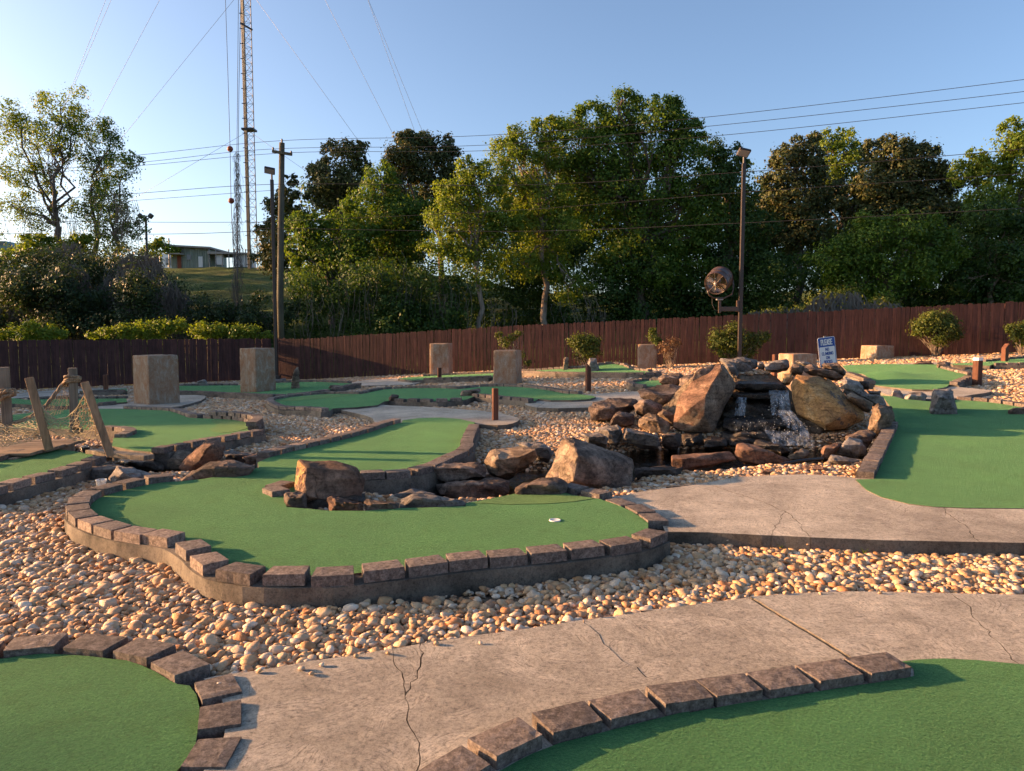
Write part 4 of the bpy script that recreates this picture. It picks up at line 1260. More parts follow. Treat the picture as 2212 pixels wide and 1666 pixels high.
rk('small dark stone by the walk right of the heap', W2, [(1690, 560), (1872, 558), (1865, 615), (1750, 618)], 12.0, 0.3, 'rock_dark', edge=0.03)
rk('tan stone with a lit upper face on the right slope', W2, [(1428, 612), (1490, 553), (1600, 620), (1785, 712), (1745, 808), (1640, 778), (1450, 660)], 11.15, 0.45, 'rock_tan')
rk('long grey slab down the right slope of the heap', W2, [(1500, 545), (1700, 588), (1900, 640), (1940, 745), (1850, 750), (1760, 715), (1640, 655)], 11.5, 0.5, 'rock_grey')
rk('upright tan stone at the head of the block row', W2, [(1722, 1050), (1718, 900), (1790, 730), (1830, 708), (2012, 752), (2035, 885), (2010, 970), (1880, 1010), (1812, 1085)], 10.45, 0.5, 'rock_tan', [(1870, 870, -.15), (1830, 760, -.02), (1990, 800, .05)])
rk('dark topped block stone beside the brick row', W2, [(1430, 1110), (1600, 1048), (1720, 1048), (1825, 1090), (1700, 1260), (1600, 1250), (1428, 1190)], 9.85, 0.5, 'rock_dark')
rk('flat pale stone beside the brick row', W2, [(1318, 1305), (1420, 1190), (1470, 1128), (1630, 1168), (1705, 1262), (1692, 1340), (1600, 1400), (1480, 1372), (1330, 1330)], 9.35, 0.5, 'rock_grey', lean=0.8)
rk('small brown block at the pond outlet', W2, [(1110, 1300), (1130, 1265), (1310, 1188), (1385, 1200), (1392, 1245), (1310, 1320), (1200, 1400), (1140, 1410)], 9.25, 0.4, 'rock_brown')
rk('pale angular stone at the walk beside the brick row', W2, [(1140, 1475), (1240, 1318), (1340, 1328), (1540, 1378), (1645, 1420), (1565, 1580), (1440, 1590), (1270, 1530)], 8.65, 0.55, 'rock_grey', lean=0.8)
rk('brown loaf shaped stone before the waterfall', W2, [(52, 1305), (100, 1210), (180, 1198), (400, 1258), (630, 1350), (785, 1410), (700, 1450), (400, 1470), (150, 1430), (78, 1380)], 9.0, 0.45, 'rock_brown')
rk('flat pointed stone before the waterfall', W2, [(712, 1375), (900, 1268), (982, 1288), (995, 1345), (900, 1398), (760, 1410)], 9.2, 0.35, 'rock_tan')
rk('low reddish slab at the edge of the walk', W2, [(745, 1545), (850, 1480), (1180, 1478), (1300, 1555), (1260, 1615), (800, 1610)], 8.3, 0.4, 'rock_brown', lean=0.9)
rk('small pointed stone in the gravel by the walk', Z4, [(565, 1193), (620, 1155), (705, 1188), (640, 1197)], None, 0.25, 'rock_brown', edge=0.03)
rk('rectangular stone beam lying before the pond', W1, [(1163, 1370), (1180, 1350), (1900, 1298), (1945, 1330), (1995, 1410), (1330, 1525), (1178, 1488)], 8.95, 0.35, 'rock_brown', [(1320, 1395, -.05), (1175, 1385, 0)], rough=0.5)
rk('dark hump of wet stone under the falling water', W2, [(260, 1220), (330, 1160), (520, 1170), (700, 1230), (760, 1310), (640, 1345), (300, 1260)], 10.3, 0.5, 'rock_wet')
# boulders round the dry bed
rk('large grey boulder with a lit tan left face', Z3, [(665, 1205), (690, 1150), (720, 1080), (790, 925), (880, 908), (930, 918), (1000, 958), (1220, 1028), (1342, 1090), (1362, 1150), (1352, 1235), (1200, 1275), (980, 1305), (880, 1315), (800, 1265)], None, 0.85, 'rock_tan', [(890, 945, .15), (912, 1055, -.16), (875, 1280, -.18), (1250, 1090, .1)], group=GS, lean=0.5, rough=0.8, second=('rock_dark', (0.6, -0.75, 0.2), 0.25))  # sunlit left and shaded right sides painted as lighter and darker stone
rk('flat topped tan boulder above the stream', Z3, [(173, 1110), (240, 1020), (450, 990), (602, 1000), (608, 1090), (580, 1135), (420, 1205), (290, 1230), (220, 1195)], 7.9, 0.55, 'rock_tan', [(265, 1100, -.08), (480, 1065, -.05), (590, 1015, .1)], group=GS)
rk('pale stone behind the flat topped boulder', Z3, [(420, 962), (620, 953), (732, 1040), (705, 1095), (610, 1088), (590, 1010)], 8.7, 0.5, 'rock_grey', group=GS)
rk('grey stone between large boulder and pond', Z3, [(935, 892), (1080, 880), (1165, 930), (1155, 985), (1000, 960)], 9.3, 0.45, 'rock_grey', group=GS)
rk('dark flat stone at the end of the upper curb', Z2, [(1528, 1165), (1580, 1130), (1750, 1108), (1990, 1128), (2028, 1190), (2012, 1235), (1850, 1265), (1700, 1270), (1560, 1215)], 7.7, 0.55, 'rock_dark', group=GS)
rk('long black stone low in the stream bed', Z2, [(1605, 1295), (1800, 1262), (2100, 1228), (2195, 1260), (2185, 1345), (2080, 1390), (1850, 1420), (1780, 1400), (1640, 1378)], 7.35, 0.6, 'rock_dark', group=GS)
rk('rounded dark stone lying on the green edge', Z3, [(423, 1325), (500, 1282), (640, 1240), (780, 1238), (838, 1280), (832, 1315), (700, 1340), (600, 1355), (480, 1375), (428, 1365)], None, 0.45, 'rock_dark', group=GS, base_off=0.13)
rk('brown wedge stone at the foot of the large boulder', Z3, [(962, 1255), (1000, 1200), (1090, 1188), (1165, 1240), (1155, 1315), (1000, 1308)], None, 0.3, 'rock_brown', group=GS)
rk('dark small stone right of the brown wedge', Z3, [(1150, 1192), (1230, 1183), (1265, 1230), (1245, 1295), (1160, 1305)], None, 0.3, 'rock_dark', group=GS, edge=0.04)
rk('little grey stone left of the brown wedge', Z3, [(875, 1235), (930, 1188), (972, 1220), (962, 1295), (900, 1308)], None, 0.25, 'rock_grey', group=GS, edge=0.04)
rk('low flat stone at the pond rim', Z3, [(1355, 1170), (1600, 1148), (1745, 1160), (1735, 1195), (1560, 1210), (1368, 1228)], None, 0.35, 'rock_dark', group=GS)
rk('big red brown block on the green with a lit left end', Z2, [(483, 1345), (510, 1220), (535, 1093), (750, 1105), (830, 1096), (930, 1128), (1000, 1160), (1058, 1240), (1035, 1305), (960, 1355), (700, 1405), (580, 1408)], None, 0.5, 'rock_brown', [(590, 1150, .05), (575, 1385, -.10), (960, 1180, .1)], group=GS, second=('rock_orange', (-0.98, -0.1, 0.1), 0.75), base_off=0.08, rough=0.7)  # sunlight on the left end painted in with the orange stone
rk('small cube stone in front of the red brown block', Z2, [(413, 1392), (440, 1350), (590, 1350), (603, 1400), (592, 1480), (500, 1486), (430, 1475)], None, 0.28, 'rock_dark', group=GS, base_off=0.10, edge=0.035)
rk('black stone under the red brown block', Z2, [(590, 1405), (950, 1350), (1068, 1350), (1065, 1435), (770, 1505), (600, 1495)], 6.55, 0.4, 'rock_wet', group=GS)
rk('pitted brown stone in the row on the green', Z2, [(768, 1402), (800, 1385), (870, 1412), (1000, 1428), (1052, 1440), (1052, 1505), (1000, 1520), (780, 1505)], None, 0.25, 'rock_brown', group=GS, base_off=0.10, rough=2.2, edge=0.03)
rk('flat dark stone in the row on the green', Z2, [(1050, 1432), (1080, 1408), (1290, 1428), (1332, 1440), (1322, 1500), (1060, 1515)], None, 0.26, 'rock_dark', group=GS, base_off=0.10, edge=0.035)
rk('long grey slab at the right of the row on the green', Z2, [(1325, 1405), (1440, 1365), (1600, 1372), (1830, 1408), (1853, 1450), (1832, 1470), (1500, 1480), (1328, 1486)], None, 0.32, 'rock_grey', group=GS, base_off=0.10)
rk('pale blue grey slab leaning in the dry bed', Z2, [(1253, 1412), (1340, 1345), (1430, 1323), (1560, 1343), (1615, 1372), (1440, 1390), (1330, 1425), (1260, 1430)], 7.0, 0.35, 'rock_grey', group=GS)
# stones of the left stream
rk('tall brown boulder by the left stream', Z1, [(1398, 1075), (1500, 990), (1520, 900), (1620, 838), (1700, 828), (1772, 868), (1788, 900), (1775, 955), (1730, 1005), (1650, 1040), (1540, 1090), (1460, 1108)], 8.5, 0.6, 'rock_brown', [(1640, 880, -.1), (1560, 1020, -.08)], group=GS, rough=0.8)
rk('long dark slab between left stream and green', Z1, [(1415, 1155), (1500, 1092), (1650, 1020), (1850, 1003), (2022, 1025), (2025, 1078), (1850, 1100), (1600, 1138)], None, 0.5, 'rock_dark', group=GS, base_off=0.1)
rk('pale flat stone behind the long dark slab', Z1, [(1703, 945), (1800, 925), (2000, 933), (2035, 962), (1900, 995), (1760, 1008)], None, 0.45, 'rock_grey', group=GS)
rk('small brown slab at the start of the block border', Z1, [(1895, 975), (2080, 943), (2118, 970), (2060, 1005), (1950, 1025)], None, 0.35, 'rock_brown', group=GS)
rk('grey brown stone set in the far stream wall', Z1, [(1285, 1005), (1400, 928), (1525, 928), (1515, 995), (1420, 1075), (1340, 1078), (1288, 1045)], 9.0, 0.4, 'rock_tan', group=GS)
rk('flat topped grey stone beside the plastic cup', Z1, [(690, 1075), (720, 1052), (900, 1028), (945, 1040), (895, 1095), (862, 1155), (700, 1158)], None, 0.45, 'rock_grey', group=GS)
rk('folded grey stone right of the plastic cup', Z1, [(838, 1165), (890, 1095), (912, 1035), (965, 1035), (1090, 1080), (1190, 1115), (1180, 1142), (1040, 1178), (940, 1195), (900, 1195)], None, 0.45, 'rock_grey', [(960, 1090, -.12), (930, 1060, -.02)], group=GS)
rk('dark stone under the left hole curb', Z1, [(565, 1135), (620, 1070), (700, 1058), (705, 1145), (600, 1148)], None, 0.35, 'rock_dark', group=GS)
rk('blue grey stone under the rope bridge posts', Z1, [(398, 875), (470, 830), (590, 828), (603, 870), (500, 898), (430, 898)], 10.0, 0.5, 'rock_grey', group=GS)
rk('dark wet stone under the bridge', Z1, [(605, 895), (690, 878), (725, 935), (650, 948)], 9.8, 0.3, 'rock_wet', group=GS)
rk('mossy dark ledge in the left stream', Z1, [(940, 990), (1180, 980), (1290, 1040), (1290, 1085), (1000, 1070), (920, 1020)], 8.9, 0.4, 'rock_wet', group=GS)
# single stones on the course
GU = 'single stones set on the holes'
rk('upright pointed stone standing on the pillar hole', M4, [(1318, 408), (1335, 280), (1372, 198), (1396, 204), (1405, 392), (1380, 412)], None, 0.3, 'rock_tan', group=GU, base_off=0.13, name='standing_stone', cat='stone')
rk('thin upright stone on the far humped hole', M5, [(1286, 187), (1292, 95), (1310, 82), (1331, 88), (1323, 187)], None, 0.3, 'rock_tan', group=GU, base_off=0.13, name='standing_stone', cat='stone', edge=0.08)
rk('stout upright stone on the far humped hole', M5, [(1468, 192), (1462, 130), (1480, 86), (1527, 90), (1550, 150), (1550, 192)], None, 0.5, 'rock_grey', group=GU, base_off=0.13, name='standing_stone', cat='stone', edge=0.08)
rk('low dark stone at the right tip of the pillar hole', M4, [(1678, 412), (1690, 380), (1790, 376), (1820, 400), (1730, 414)], None, 0.4, 'rock_dark', group=GU, base_off=0.12, edge=0.07)
rk('double grey stone at the left fence', M4, [(402, 388), (415, 340), (500, 323), (528, 388)], None, 0.4, 'rock_grey', group=GU, base_off=0.12, edge=0.08)
rk('round dark stone beside the nearest pillar', M4, [(165, 422), (180, 378), (225, 383), (252, 418)], None, 0.4, 'rock_dark', group=GU, base_off=0.1, edge=0.08)
rk('small stone at the bend of the middle hole', M5, [(33, 378), (55, 350), (110, 354), (107, 374), (50, 403)], None, 0.35, 'rock_dark', group=GU, base_off=0.12)
rk('large grey stone on the hump of the right hole', R6, [(1193, 885), (1228, 740), (1430, 716), (1442, 830), (1498, 962), (1483, 1005), (1300, 955), (1208, 905)], None, 0.6, 'rock_grey', [(1300, 830, -.1), (1400, 850, -.08)], group=GU, base_off=0.13)
rk('low grey stone left of the large one on the right hole', R6, [(912, 835), (1010, 778), (1100, 778), (1165, 820), (1115, 888), (980, 868)], None, 0.7, 'rock_grey', group=GU, base_off=0.12)
rk('slanted grey stone pair by the right walk', R6, [(778, 792), (800, 750), (850, 743), (915, 832), (860, 835), (790, 815)], None, 0.6, 'rock_grey', group=GU, base_off=0.10)
rk('dark stone at the back corner of the far right hole', R6, [(1262, 505), (1270, 458), (1350, 448), (1412, 465), (1422, 515), (1300, 525)], None, 0.6, 'rock_dark', group=GU, base_off=0.12, edge=0.07)
rk('flat brown stone behind the far right hole', R6, [(1003, 483), (1050, 450), (1200, 443), (1243, 480), (1200, 488)], None, 0.6, 'rock_brown', group=GU, base_off=0.12, edge=0.07)
rk('flat dark stone at the right edge of the right hole', R6, [(2035, 975), (2100, 953), (2290, 930), (2300, 1015), (2150, 1005)], None, 0.5, 'rock_dark', group=GU, base_off=0.11)

# ------------------------------------------------------------------ waterfall: wet ledges, falling water, spray
rk('upper wet ledge of the waterfall', W2, [(20, 460), (120, 430), (420, 440), (700, 455), (720, 500), (690, 555), (420, 545), (60, 540)], 11.75, 0.7, 'rock_wet', [(100, 460, -.02), (650, 470, -.02)], rough=0.7)
rk('second wet ledge of the waterfall', W2, [(0, 590), (150, 560), (500, 545), (735, 560), (740, 640), (700, 680), (300, 670), (30, 640)], 11.55, 0.7, 'rock_wet', [(80, 600, -.03), (650, 590, -.03)], rough=0.7)
rk('dark wet back wall of the waterfall', W2, [(-60, 640), (740, 640), (780, 880), (720, 960), (100, 960), (-80, 860)], 11.65, 0.6, 'rock_wet')
rk('pebbly wet ledge in the middle of the waterfall', W2, [(-60, 900), (80, 860), (400, 880), (640, 890), (760, 940), (760, 1010), (500, 1060), (60, 1060), (-100, 1000)], 11.05, 0.7, 'rock_wet', rough=1.5)
rk('lower wet rock face of the waterfall', W2, [(-140, 1060), (100, 1020), (600, 1020), (860, 1000), (940, 1120), (900, 1230), (500, 1240), (-100, 1240)], 10.95, 0.6, 'rock_wet', rough=1.3)
rk('dark wet rock under the orange slab', W2, [(720, 830), (900, 850), (1180, 1040), (1230, 1120), (1180, 1200), (960, 1180), (780, 1050)], 11.1, 0.6, 'rock_wet')

wf = thing('waterfall', 'white streams of water splashing down wet ledges', 'waterfall', tuple(at_depth(*W2(450, 1230), 10.7)))
def strands(name, poly_top, poly_bot, y0, y1, n, curl, rad):
    mb = MB()
    for _ in range(n):
        u = R.random()
        x0 = poly_top[0][0] + (poly_top[1][0] - poly_top[0][0]) * u; ya = poly_top[0][1] + (poly_top[1][1] - poly_top[0][1]) * u
        u2 = min(1, max(0, u + R.gauss(0, 0.08)))
        x1 = poly_bot[0][0] + (poly_bot[1][0] - poly_bot[0][0]) * u2; yb = poly_bot[0][1] + (poly_bot[1][1] - poly_bot[0][1]) * u2
        s0 = R.uniform(0, 0.55); s1 = min(1, s0 + R.uniform(0.15, 0.55))
        pts = []; rr = []
        m = 7
        for i in range(m):
            s = s0 + (s1 - s0) * i / (m - 1)
            px = x0 + (x1 - x0) * s + R.gauss(0, curl); py = ya + (yb - ya) * (0.55 * s + 0.45 * s * s)
            yd = y0 + (y1 - y0) * math.sqrt(s) + R.gauss(0, 0.02)
            pts.append(at_depth(*W2(px, py), yd)); rr.append(rad * R.uniform(0.3, 1.2) * (0.3 if i in (0, m - 1) else 1))
        mb.tube(pts, rr, 5)
    o = mb.build(name, M['foam'], wf, True)
    o['kind'] = 'stuff'
    return o
def falls(name, top, bot, y0, y1, nu=14, nv=16, amp=0.03, belly=0.0):
    """a rippled curtain of water between two edges given in zoom pixels"""
    vs = []; fs = []
    sd_ = R.uniform(0, 50)
    for j in range(nv + 1):
        s = j / nv
        for i in range(nu + 1):
            u = i / nu
            px = (top[0][0] + (top[1][0] - top[0][0]) * u) * (1 - s) + (bot[0][0] + (bot[1][0] - bot[0][0]) * u) * s
            ya = top[0][1] + (top[1][1] - top[0][1]) * u; yb = bot[0][1] + (bot[1][1] - bot[0][1]) * u
            py = ya + (yb - ya) * s
            e_ = 1 if i in (0, nu) else 0
            px += e_ * 14 * noise.noise(Vector((s * 5, sd_, i)))
            d = y0 + (y1 - y0) * math.sqrt(s) + amp * noise.noise(Vector((u * 5 + sd_, s * 3, 0))) + amp * 0.6 * noise.noise(Vector((u * 14 + sd_, s * 5, 4)))
            vs.append(tuple(at_depth(*W2(px, py), d)))
    for j in range(nv):
        for i in range(nu):
            k = j * (nu + 1) + i
            fs.append((k, k + nu + 1, k + nu + 2, k + 1))
    me = mesh_np(name, vs, fs, True)
    return new_obj(name, me, wf, M['foam'])
for yo in (0.0, 0.035):
    falls('water_curtain', [(95, 635), (205, 640)], [(55, 862), (190, 868)], 11.42 - yo, 11.22 - yo)
    falls('water_curtain', [(485, 555), (728, 556)], [(525, 860), (760, 850)], 11.38 - yo, 11.12 - yo, 20)
    falls('water_curtain', [(590, 800), (770, 800)], [(690, 1000), (1030, 1150)], 11.0 - yo, 10.55 - yo, 20)
    falls('water_curtain', [(420, 1040), (960, 1070)], [(560, 1235), (1030, 1235)], 10.65 - yo, 10.35 - yo, 24)
strands('left_stream', [(85, 640), (215, 645)], [(50, 850), (200, 860)], 11.4, 11.2, 14, 3, 0.003)
strands('right_stream', [(500, 560), (725, 560)], [(540, 860), (760, 850)], 11.35, 11.1, 26, 6, 0.003)
strands('cascade', [(600, 790), (740, 780)], [(680, 1010), (1030, 1150)], 10.95, 10.5, 32, 9, 0.003)
strands('lower_trickle', [(30, 930), (640, 950)], [(20, 1150), (680, 1170)], 10.7, 10.5, 24, 5, 0.0022)
strands('front_splash', [(420, 1050), (900, 1060)], [(560, 1230), (1020, 1230)], 10.6, 10.3, 30, 9, 0.003)
def drops(name, n, cx, cy, sx, sy, y0, y1):
    vs = []; fs = []
    oct_v = np.array([(1, 0, 0), (-1, 0, 0), (0, 1, 0), (0, -1, 0), (0, 0, 1), (0, 0, -1)], float)
    oct_f = np.array([(0, 2, 4), (2, 1, 4), (1, 3, 4), (3, 0, 4), (2, 0, 5), (1, 2, 5), (3, 1, 5), (0, 3, 5)])
    for i in range(n):
        p = at_depth(*W2(R.gauss(cx, sx), R.gauss(cy, sy)), R.uniform(y0, y1))
        r = R.uniform(0.0015, 0.0048)
        vs.append(oct_v * (r, r, r * R.uniform(1, 2.2)) + p); fs.append(oct_f + 6 * i)
    o = new_obj(name, mesh_np(name, np.concatenate(vs), np.concatenate(fs), True), wf, M['cupwhite'])
    o['kind'] = 'stuff'
    return o
drops('spray', 90, 800, 1060, 160, 110, 10.3, 10.7)
drops('spray', 40, 620, 760, 90, 110, 10.9, 11.2)
drops('spray', 40, 320, 1000, 220, 70, 10.6, 10.8)
# gravel lying in the header pool on the crest
hose = MB().tube([at_depth(*W2(x, y), 8.6 + 0.0004 * x) for x, y in ((560, 1490), (700, 1455), (860, 1425), (1000, 1412), (1150, 1400))], 0.022, 8).build('water_hose', M['black'], None, True)
tag(hose, 'black hose lying in the gravel before the waterfall', 'hose')
log = rock('short dark log divider across the middle hole', M5, [(549, 332), (562, 324), (690, 309), (698, 336), (600, 366), (551, 362)], None, 0.35, 'rock_dark', group=None, name='log_divider', cat='log', base_off=0.12, edge=0.06)

# ------------------------------------------------------------------ concrete pillars
def rotz(a):
    return Matrix.Rotation(a, 3, 'Z')
def pillar(label, zn, xl, xm, xr, ytop, ybot, y=None, base_off=0.0, extra=0.0, bev=0.035, flip=False):
    """xl..xm the left face, xm..xr the right face"""
    if y is None:
        y = float(on_ground(*zn(xm, ybot), base_off)[1])
    k = y / F_PX
    a, b = zn(xl, 0)[0], zn(xm, 0)[0]
    c = zn(xr, 0)[0]
    wl, wr = (b - a) * k, (c - b) * k
    if flip:
        th = math.atan2(wl, wr)          # the right face is the broad one
        s = math.hypot(wl, wr); ang = th
    else:
        th = math.atan2(wr, wl)
        s = math.hypot(wl, wr); ang = -th
    ctop = at_depth(*zn((xl + xr) / 2, ytop), y)
    cbot = at_depth(*zn((xl + xr) / 2, ybot), y)
    zb = float(H0(cbot[0], y)) - 0.05
    h = ctop[2] - zb + extra
    ce = Vector((cbot[0], y + s * 0.55, zb + h / 2))
    bm = bmesh.new()
    bmesh.ops.create_cube(bm, size=1.0)
    for v in bm.verts:
        v.co.x *= s * (1 - 0.03 * (v.co.z > 0)); v.co.y *= s * (1 - 0.03 * (v.co.z > 0)); v.co.z *= h
    bmesh.ops.bevel(bm, geom=bm.edges[:], offset=bev, segments=3, affect='EDGES', profile=0.5)
    bmesh.ops.subdivide_edges(bm, edges=[e for e in bm.edges if e.calc_length() > 0.3], cuts=4, use_grid_fill=True)
    bm.normal_update()
    sd = R.uniform(0, 50)
    for v in bm.verts:
        v.co += v.normal * 0.012 * noise.noise(v.co * 3.5 + Vector((sd, 0, 0)))
    me = bpy.data.meshes.new('concrete_pillar'); bm.to_mesh(me); bm.free()
    me.shade_smooth(); me.set_sharp_from_angle(angle=math.radians(50))
    o = new_obj('concrete_pillar', me, None, M['pillar'])
    o.location = ce; o.rotation_euler = (0, 0, ang)
    return tag(o, label, 'pillar', 'square concrete pillars on the course')
pillar('largest concrete pillar, stained brown, left of the gravel bed', Z1, 990, 1195, 1343, 180, 588)
pillar('concrete pillar with an orange right face near the left lamp pole', Z2, 48, 216, 316, 224, 566, base_off=0.13)
pillar('narrow pillar touching the slatted fence', Z2, 1562, 1715, 1737, 186, 425, base_off=0.1)
pillar('square pillar in the gravel behind the middle hole', Z3, 252, 440, 486, 240, 506)
pillar('pillar with rounded corners beside the dry bush', Z3, 1396, 1540, 1556, 193, 382)
pillar('low block with a sunlit left face near the right fence', R6, 540, 610, 842, 278, 430, flip=True)
pillar('low block half hidden behind the warning sign', W2, 708, 770, 1112, 105, 270, y=17.0, flip=True)

# ------------------------------------------------------------------ marker posts
def marker(label, zn, xl, xr, ytop, ybot, y=None, slant=0.0, cap=False, rot=0.35):
    if y is None:
        y = float(on_ground(*zn((xl + xr) / 2, ybot), 0.0)[1])
    a = at_depth(*zn(xl, ybot), y); b = at_depth(*zn(xr, ybot), y); t = at_depth(*zn((xl + xr) / 2, ytop), y)
    w = (b[0] - a[0]) / (math.cos(rot) + math.sin(rot))
    zb = float(H0(a[0], y)) - 0.1
    h = t[2] - zb
    bm = bmesh.new(); bmesh.ops.create_cube(bm, size=1.0)
    for v in bm.verts:
        top = v.co.z > 0
        v.co.z = (v.co.z + 0.5) * h + (slant * v.co.x * 2 * w if top else 0)
        v.co.x *= w; v.co.y *= w
    bmesh.ops.bevel(bm, geom=bm.edges[:], offset=0.006, segments=2, affect='EDGES')
    me = bpy.data.meshes.new('marker_post'); bm.to_mesh(me); bm.free()
    o = new_obj('marker_post', me, None, M['marker'])
    o.location = ((a[0] + b[0]) / 2, y, zb); o.rotation_euler = (0, 0, rot)
    tag(o, label, 'post', 'brown wooden marker posts')
    if cap:
        c = MB().box((0, 0, h + 0.035), (w * 1.02, w * 1.02, 0.07)).build('cap', M['white'], None, False, 0.008)
        c.parent = o
    return o
marker('brown marker post nearest the middle of the course', Z3, 244, 297, 537, 826)
marker('slant topped brown post at the path end left of the waterfall', M5, 1449, 1491, 146, 336, slant=-0.6)
marker('reddish post with a whitish top in the right gravel', R6, 1658, 1745, 440, 712, cap=True)
marker('reddish slant topped post at the far right hole', R6, 1967, 2032, 280, 492, slant=0.5)
marker('short dark post against the left fence', L3, 1279, 1342, 205, 432)
marker('short brown post in front of the narrow pillar', M5, 384, 416, 160, 258)
marker('small post top behind the waterfall crest', W2, 527, 590, 110, 200, y=20.0)

# ------------------------------------------------------------------ warning sign
GLYPH = {  # strokes on a 4 x 6 grid
 'P': [[(0, 0), (0, 6), (2.6, 6), (3.4, 5.4), (3.4, 3.6), (2.6, 3), (0, 3)]], 'L': [[(0, 6), (0, 0), (3.2, 0)]],
 'E': [[(3.2, 6), (0, 6), (0, 0), (3.2, 0)], [(0, 3.1), (2.7, 3.1)]], 'A': [[(0, 0), (1.7, 6), (3.4, 0)], [(0.6, 2), (2.8, 2)]],
 'S': [[(3.3, 5.0), (2.6, 6), (0.8, 6), (0.1, 5.2), (0.1, 4.0), (0.8, 3.2), (2.6, 2.8), (3.4, 2.0), (3.4, 0.9), (2.6, 0), (0.8, 0), (0, 1)]],
 'N': [[(0, 0), (0, 6), (3.3, 0), (3.3, 6)]], 'O': [[(0.9, 0), (0, 1), (0, 5), (0.9, 6), (2.5, 6), (3.4, 5), (3.4, 1), (2.5, 0), (0.9, 0)]],
 'C': [[(3.4, 4.9), (2.5, 6), (0.9, 6), (0, 5), (0, 1), (0.9, 0), (2.5, 0), (3.4, 1.1)]], 'I': [[(0.6, 0), (0.6, 6)]],
 'M': [[(0, 0), (0, 6), (1.9, 1.4), (3.8, 6), (3.8, 0)]], 'B': [[(0, 0), (0, 6), (2.4, 6), (3.1, 5.3), (3.1, 3.9), (2.4, 3.2), (0, 3.2)], [(2.4, 3.2), (3.4, 2.5), (3.4, 0.8), (2.6, 0), (0, 0)]],
 'G': [[(3.4, 4.9), (2.5, 6), (0.9, 6), (0, 5), (0, 1), (0.9, 0), (2.6, 0), (3.4, 0.9), (3.4, 2.8), (1.9, 2.8)]],
 'R': [[(0, 0), (0, 6), (2.6, 6), (3.4, 5.3), (3.4, 3.8), (2.6, 3.1), (0, 3.1)], [(1.8, 3.1), (3.5, 0)]], 'K': [[(0, 0), (0, 6)], [(3.3, 6), (0.2, 2.6)], [(1.2, 3.6), (3.5, 0)]]}
ADV = {'I': 2.0, 'M': 5.0}
def lettering(text, cx, cz, height, width_scale=1.0, stroke=0.16):
    """flat letter strokes in the xz plane, facing -y"""
    u = height / 6
    tot = sum(ADV.get(ch, 4.6) for ch in text) * u * width_scale - 1.1 * u * width_scale
    x = cx - tot / 2
    vs = []; fs = []
    for ch in text:
        for st in GLYPH[ch]:
            for (x1, y1), (x2, y2) in zip(st[:-1], st[1:]):
                p1 = Vector((x + x1 * u * width_scale, 0, cz + (y1 - 3) * u)); p2 = Vector((x + x2 * u * width_scale, 0, cz + (y2 - 3) * u))
                d = (p2 - p1).normalized(); hw = height * stroke / 2
                p1 = p1 - d * hw * 0.8; p2 = p2 + d * hw * 0.8
                nn = Vector((-d.z, 0, d.x)) * hw
                k = len(vs)
                off = Vector((0, -0.0004 * (len(fs) % 5), 0))
                vs += [p1 - nn + off, p2 - nn + off, p2 + nn + off, p1 + nn + off]
                fs.append((k, k + 1, k + 2, k + 3))
        x += ADV.get(ch, 4.6) * u * width_scale
    return vs, fs
sy = 12.75
tl = at_depth(*DD(1766, 730), sy); trr = at_depth(*DD(1802, 727), sy); bl = at_depth(*DD(1776, 790), sy)
SW, SH = 0.305, 0.52
sroot = thing('warning_sign', 'tilted white and blue sign saying please no climbing', 'sign', (0, 0, 0))
tilt = math.radians(-7.5)
top_mid = (tl + trr) / 2
base = Vector(top_mid)
RM = Matrix.Rotation(-tilt * -1, 3, 'Y')
def s_place(vs):
    return [Matrix.Rotation(math.radians(-7.5), 3, 'Y') @ Vector(v) + base for v in vs]
def rounded(w, h, r, z0=0.0, n=5):
    out = []
    for cx_, cz_, a0 in ((w / 2 - r, -r, 0), (-w / 2 + r, -r, 90), (-w / 2 + r, -h + r, 180), (w / 2 - r, -h + r, 270)):
        for i in range(n + 1):
            a = math.radians(a0 + 90 * i / n)
            out.append((cx_ + r * math.cos(a), z0, cz_ + r * math.sin(a)))
    return out
def plate(name, w, h, r, y, th, m, dz=0.0, par=None):
    front = [(a, y, c + dz) for a, _, c in rounded(w, h, r)]
    backp = [(a, y + th, c) for a, _, c in front]
    n = len(front)
    f = [tuple(range(n)), tuple(range(2 * n - 1, n - 1, -1))] + [(i, i + n, (i + 1) % n + n, (i + 1) % n) for i in range(n)]
    me = mesh_from(name, s_place(front + backp), f)
    bm = bmesh.new(); bm.from_mesh(me); bmesh.ops.recalc_face_normals(bm, faces=bm.faces[:]); bm.to_mesh(me); bm.free()
    return new_obj(name, me, par or sroot, m)
pl = plate('panel', SW, SH, 0.03, 0.0, 0.004, M['signwhite'])
plate('border', SW - 0.016, SH - 0.016, 0.026, -0.002, 0.0015, M['signblue'], -0.008, pl)
plate('face', SW - 0.036, SH - 0.19, 0.010, -0.004, 0.0015, M['signwhite'], -0.17, pl)
for txt, cz, hh, ws, m in (('PLEASE', -0.088, 0.088, 0.50, 'signwhite'), ('NO', -0.215, 0.048, 0.88, 'signblue'), ('CLIMBING', -0.289, 0.048, 0.78, 'signblue'), ('ON', -0.362, 0.048, 0.88, 'signblue'), ('ROCKS', -0.436, 0.048, 0.80, 'signblue')):
    vs, fs = lettering(txt, 0, cz, hh, ws, 0.19)
    vs = [Vector((v[0], v[1] - 0.006, v[2])) for v in vs]
    new_obj('lettering', mesh_from('lettering', s_place(vs), fs), pl, M[m])
ps = MB()
ps.box((0, 0, 0), (0.045, 0.02, 1.0))
ps.v = [Vector(v) + Vector((-0.01, 0.018, -0.48)) for v in ps.v]
ps.v = s_place(ps.v)
ps.build('post', M['steel'], sroot)

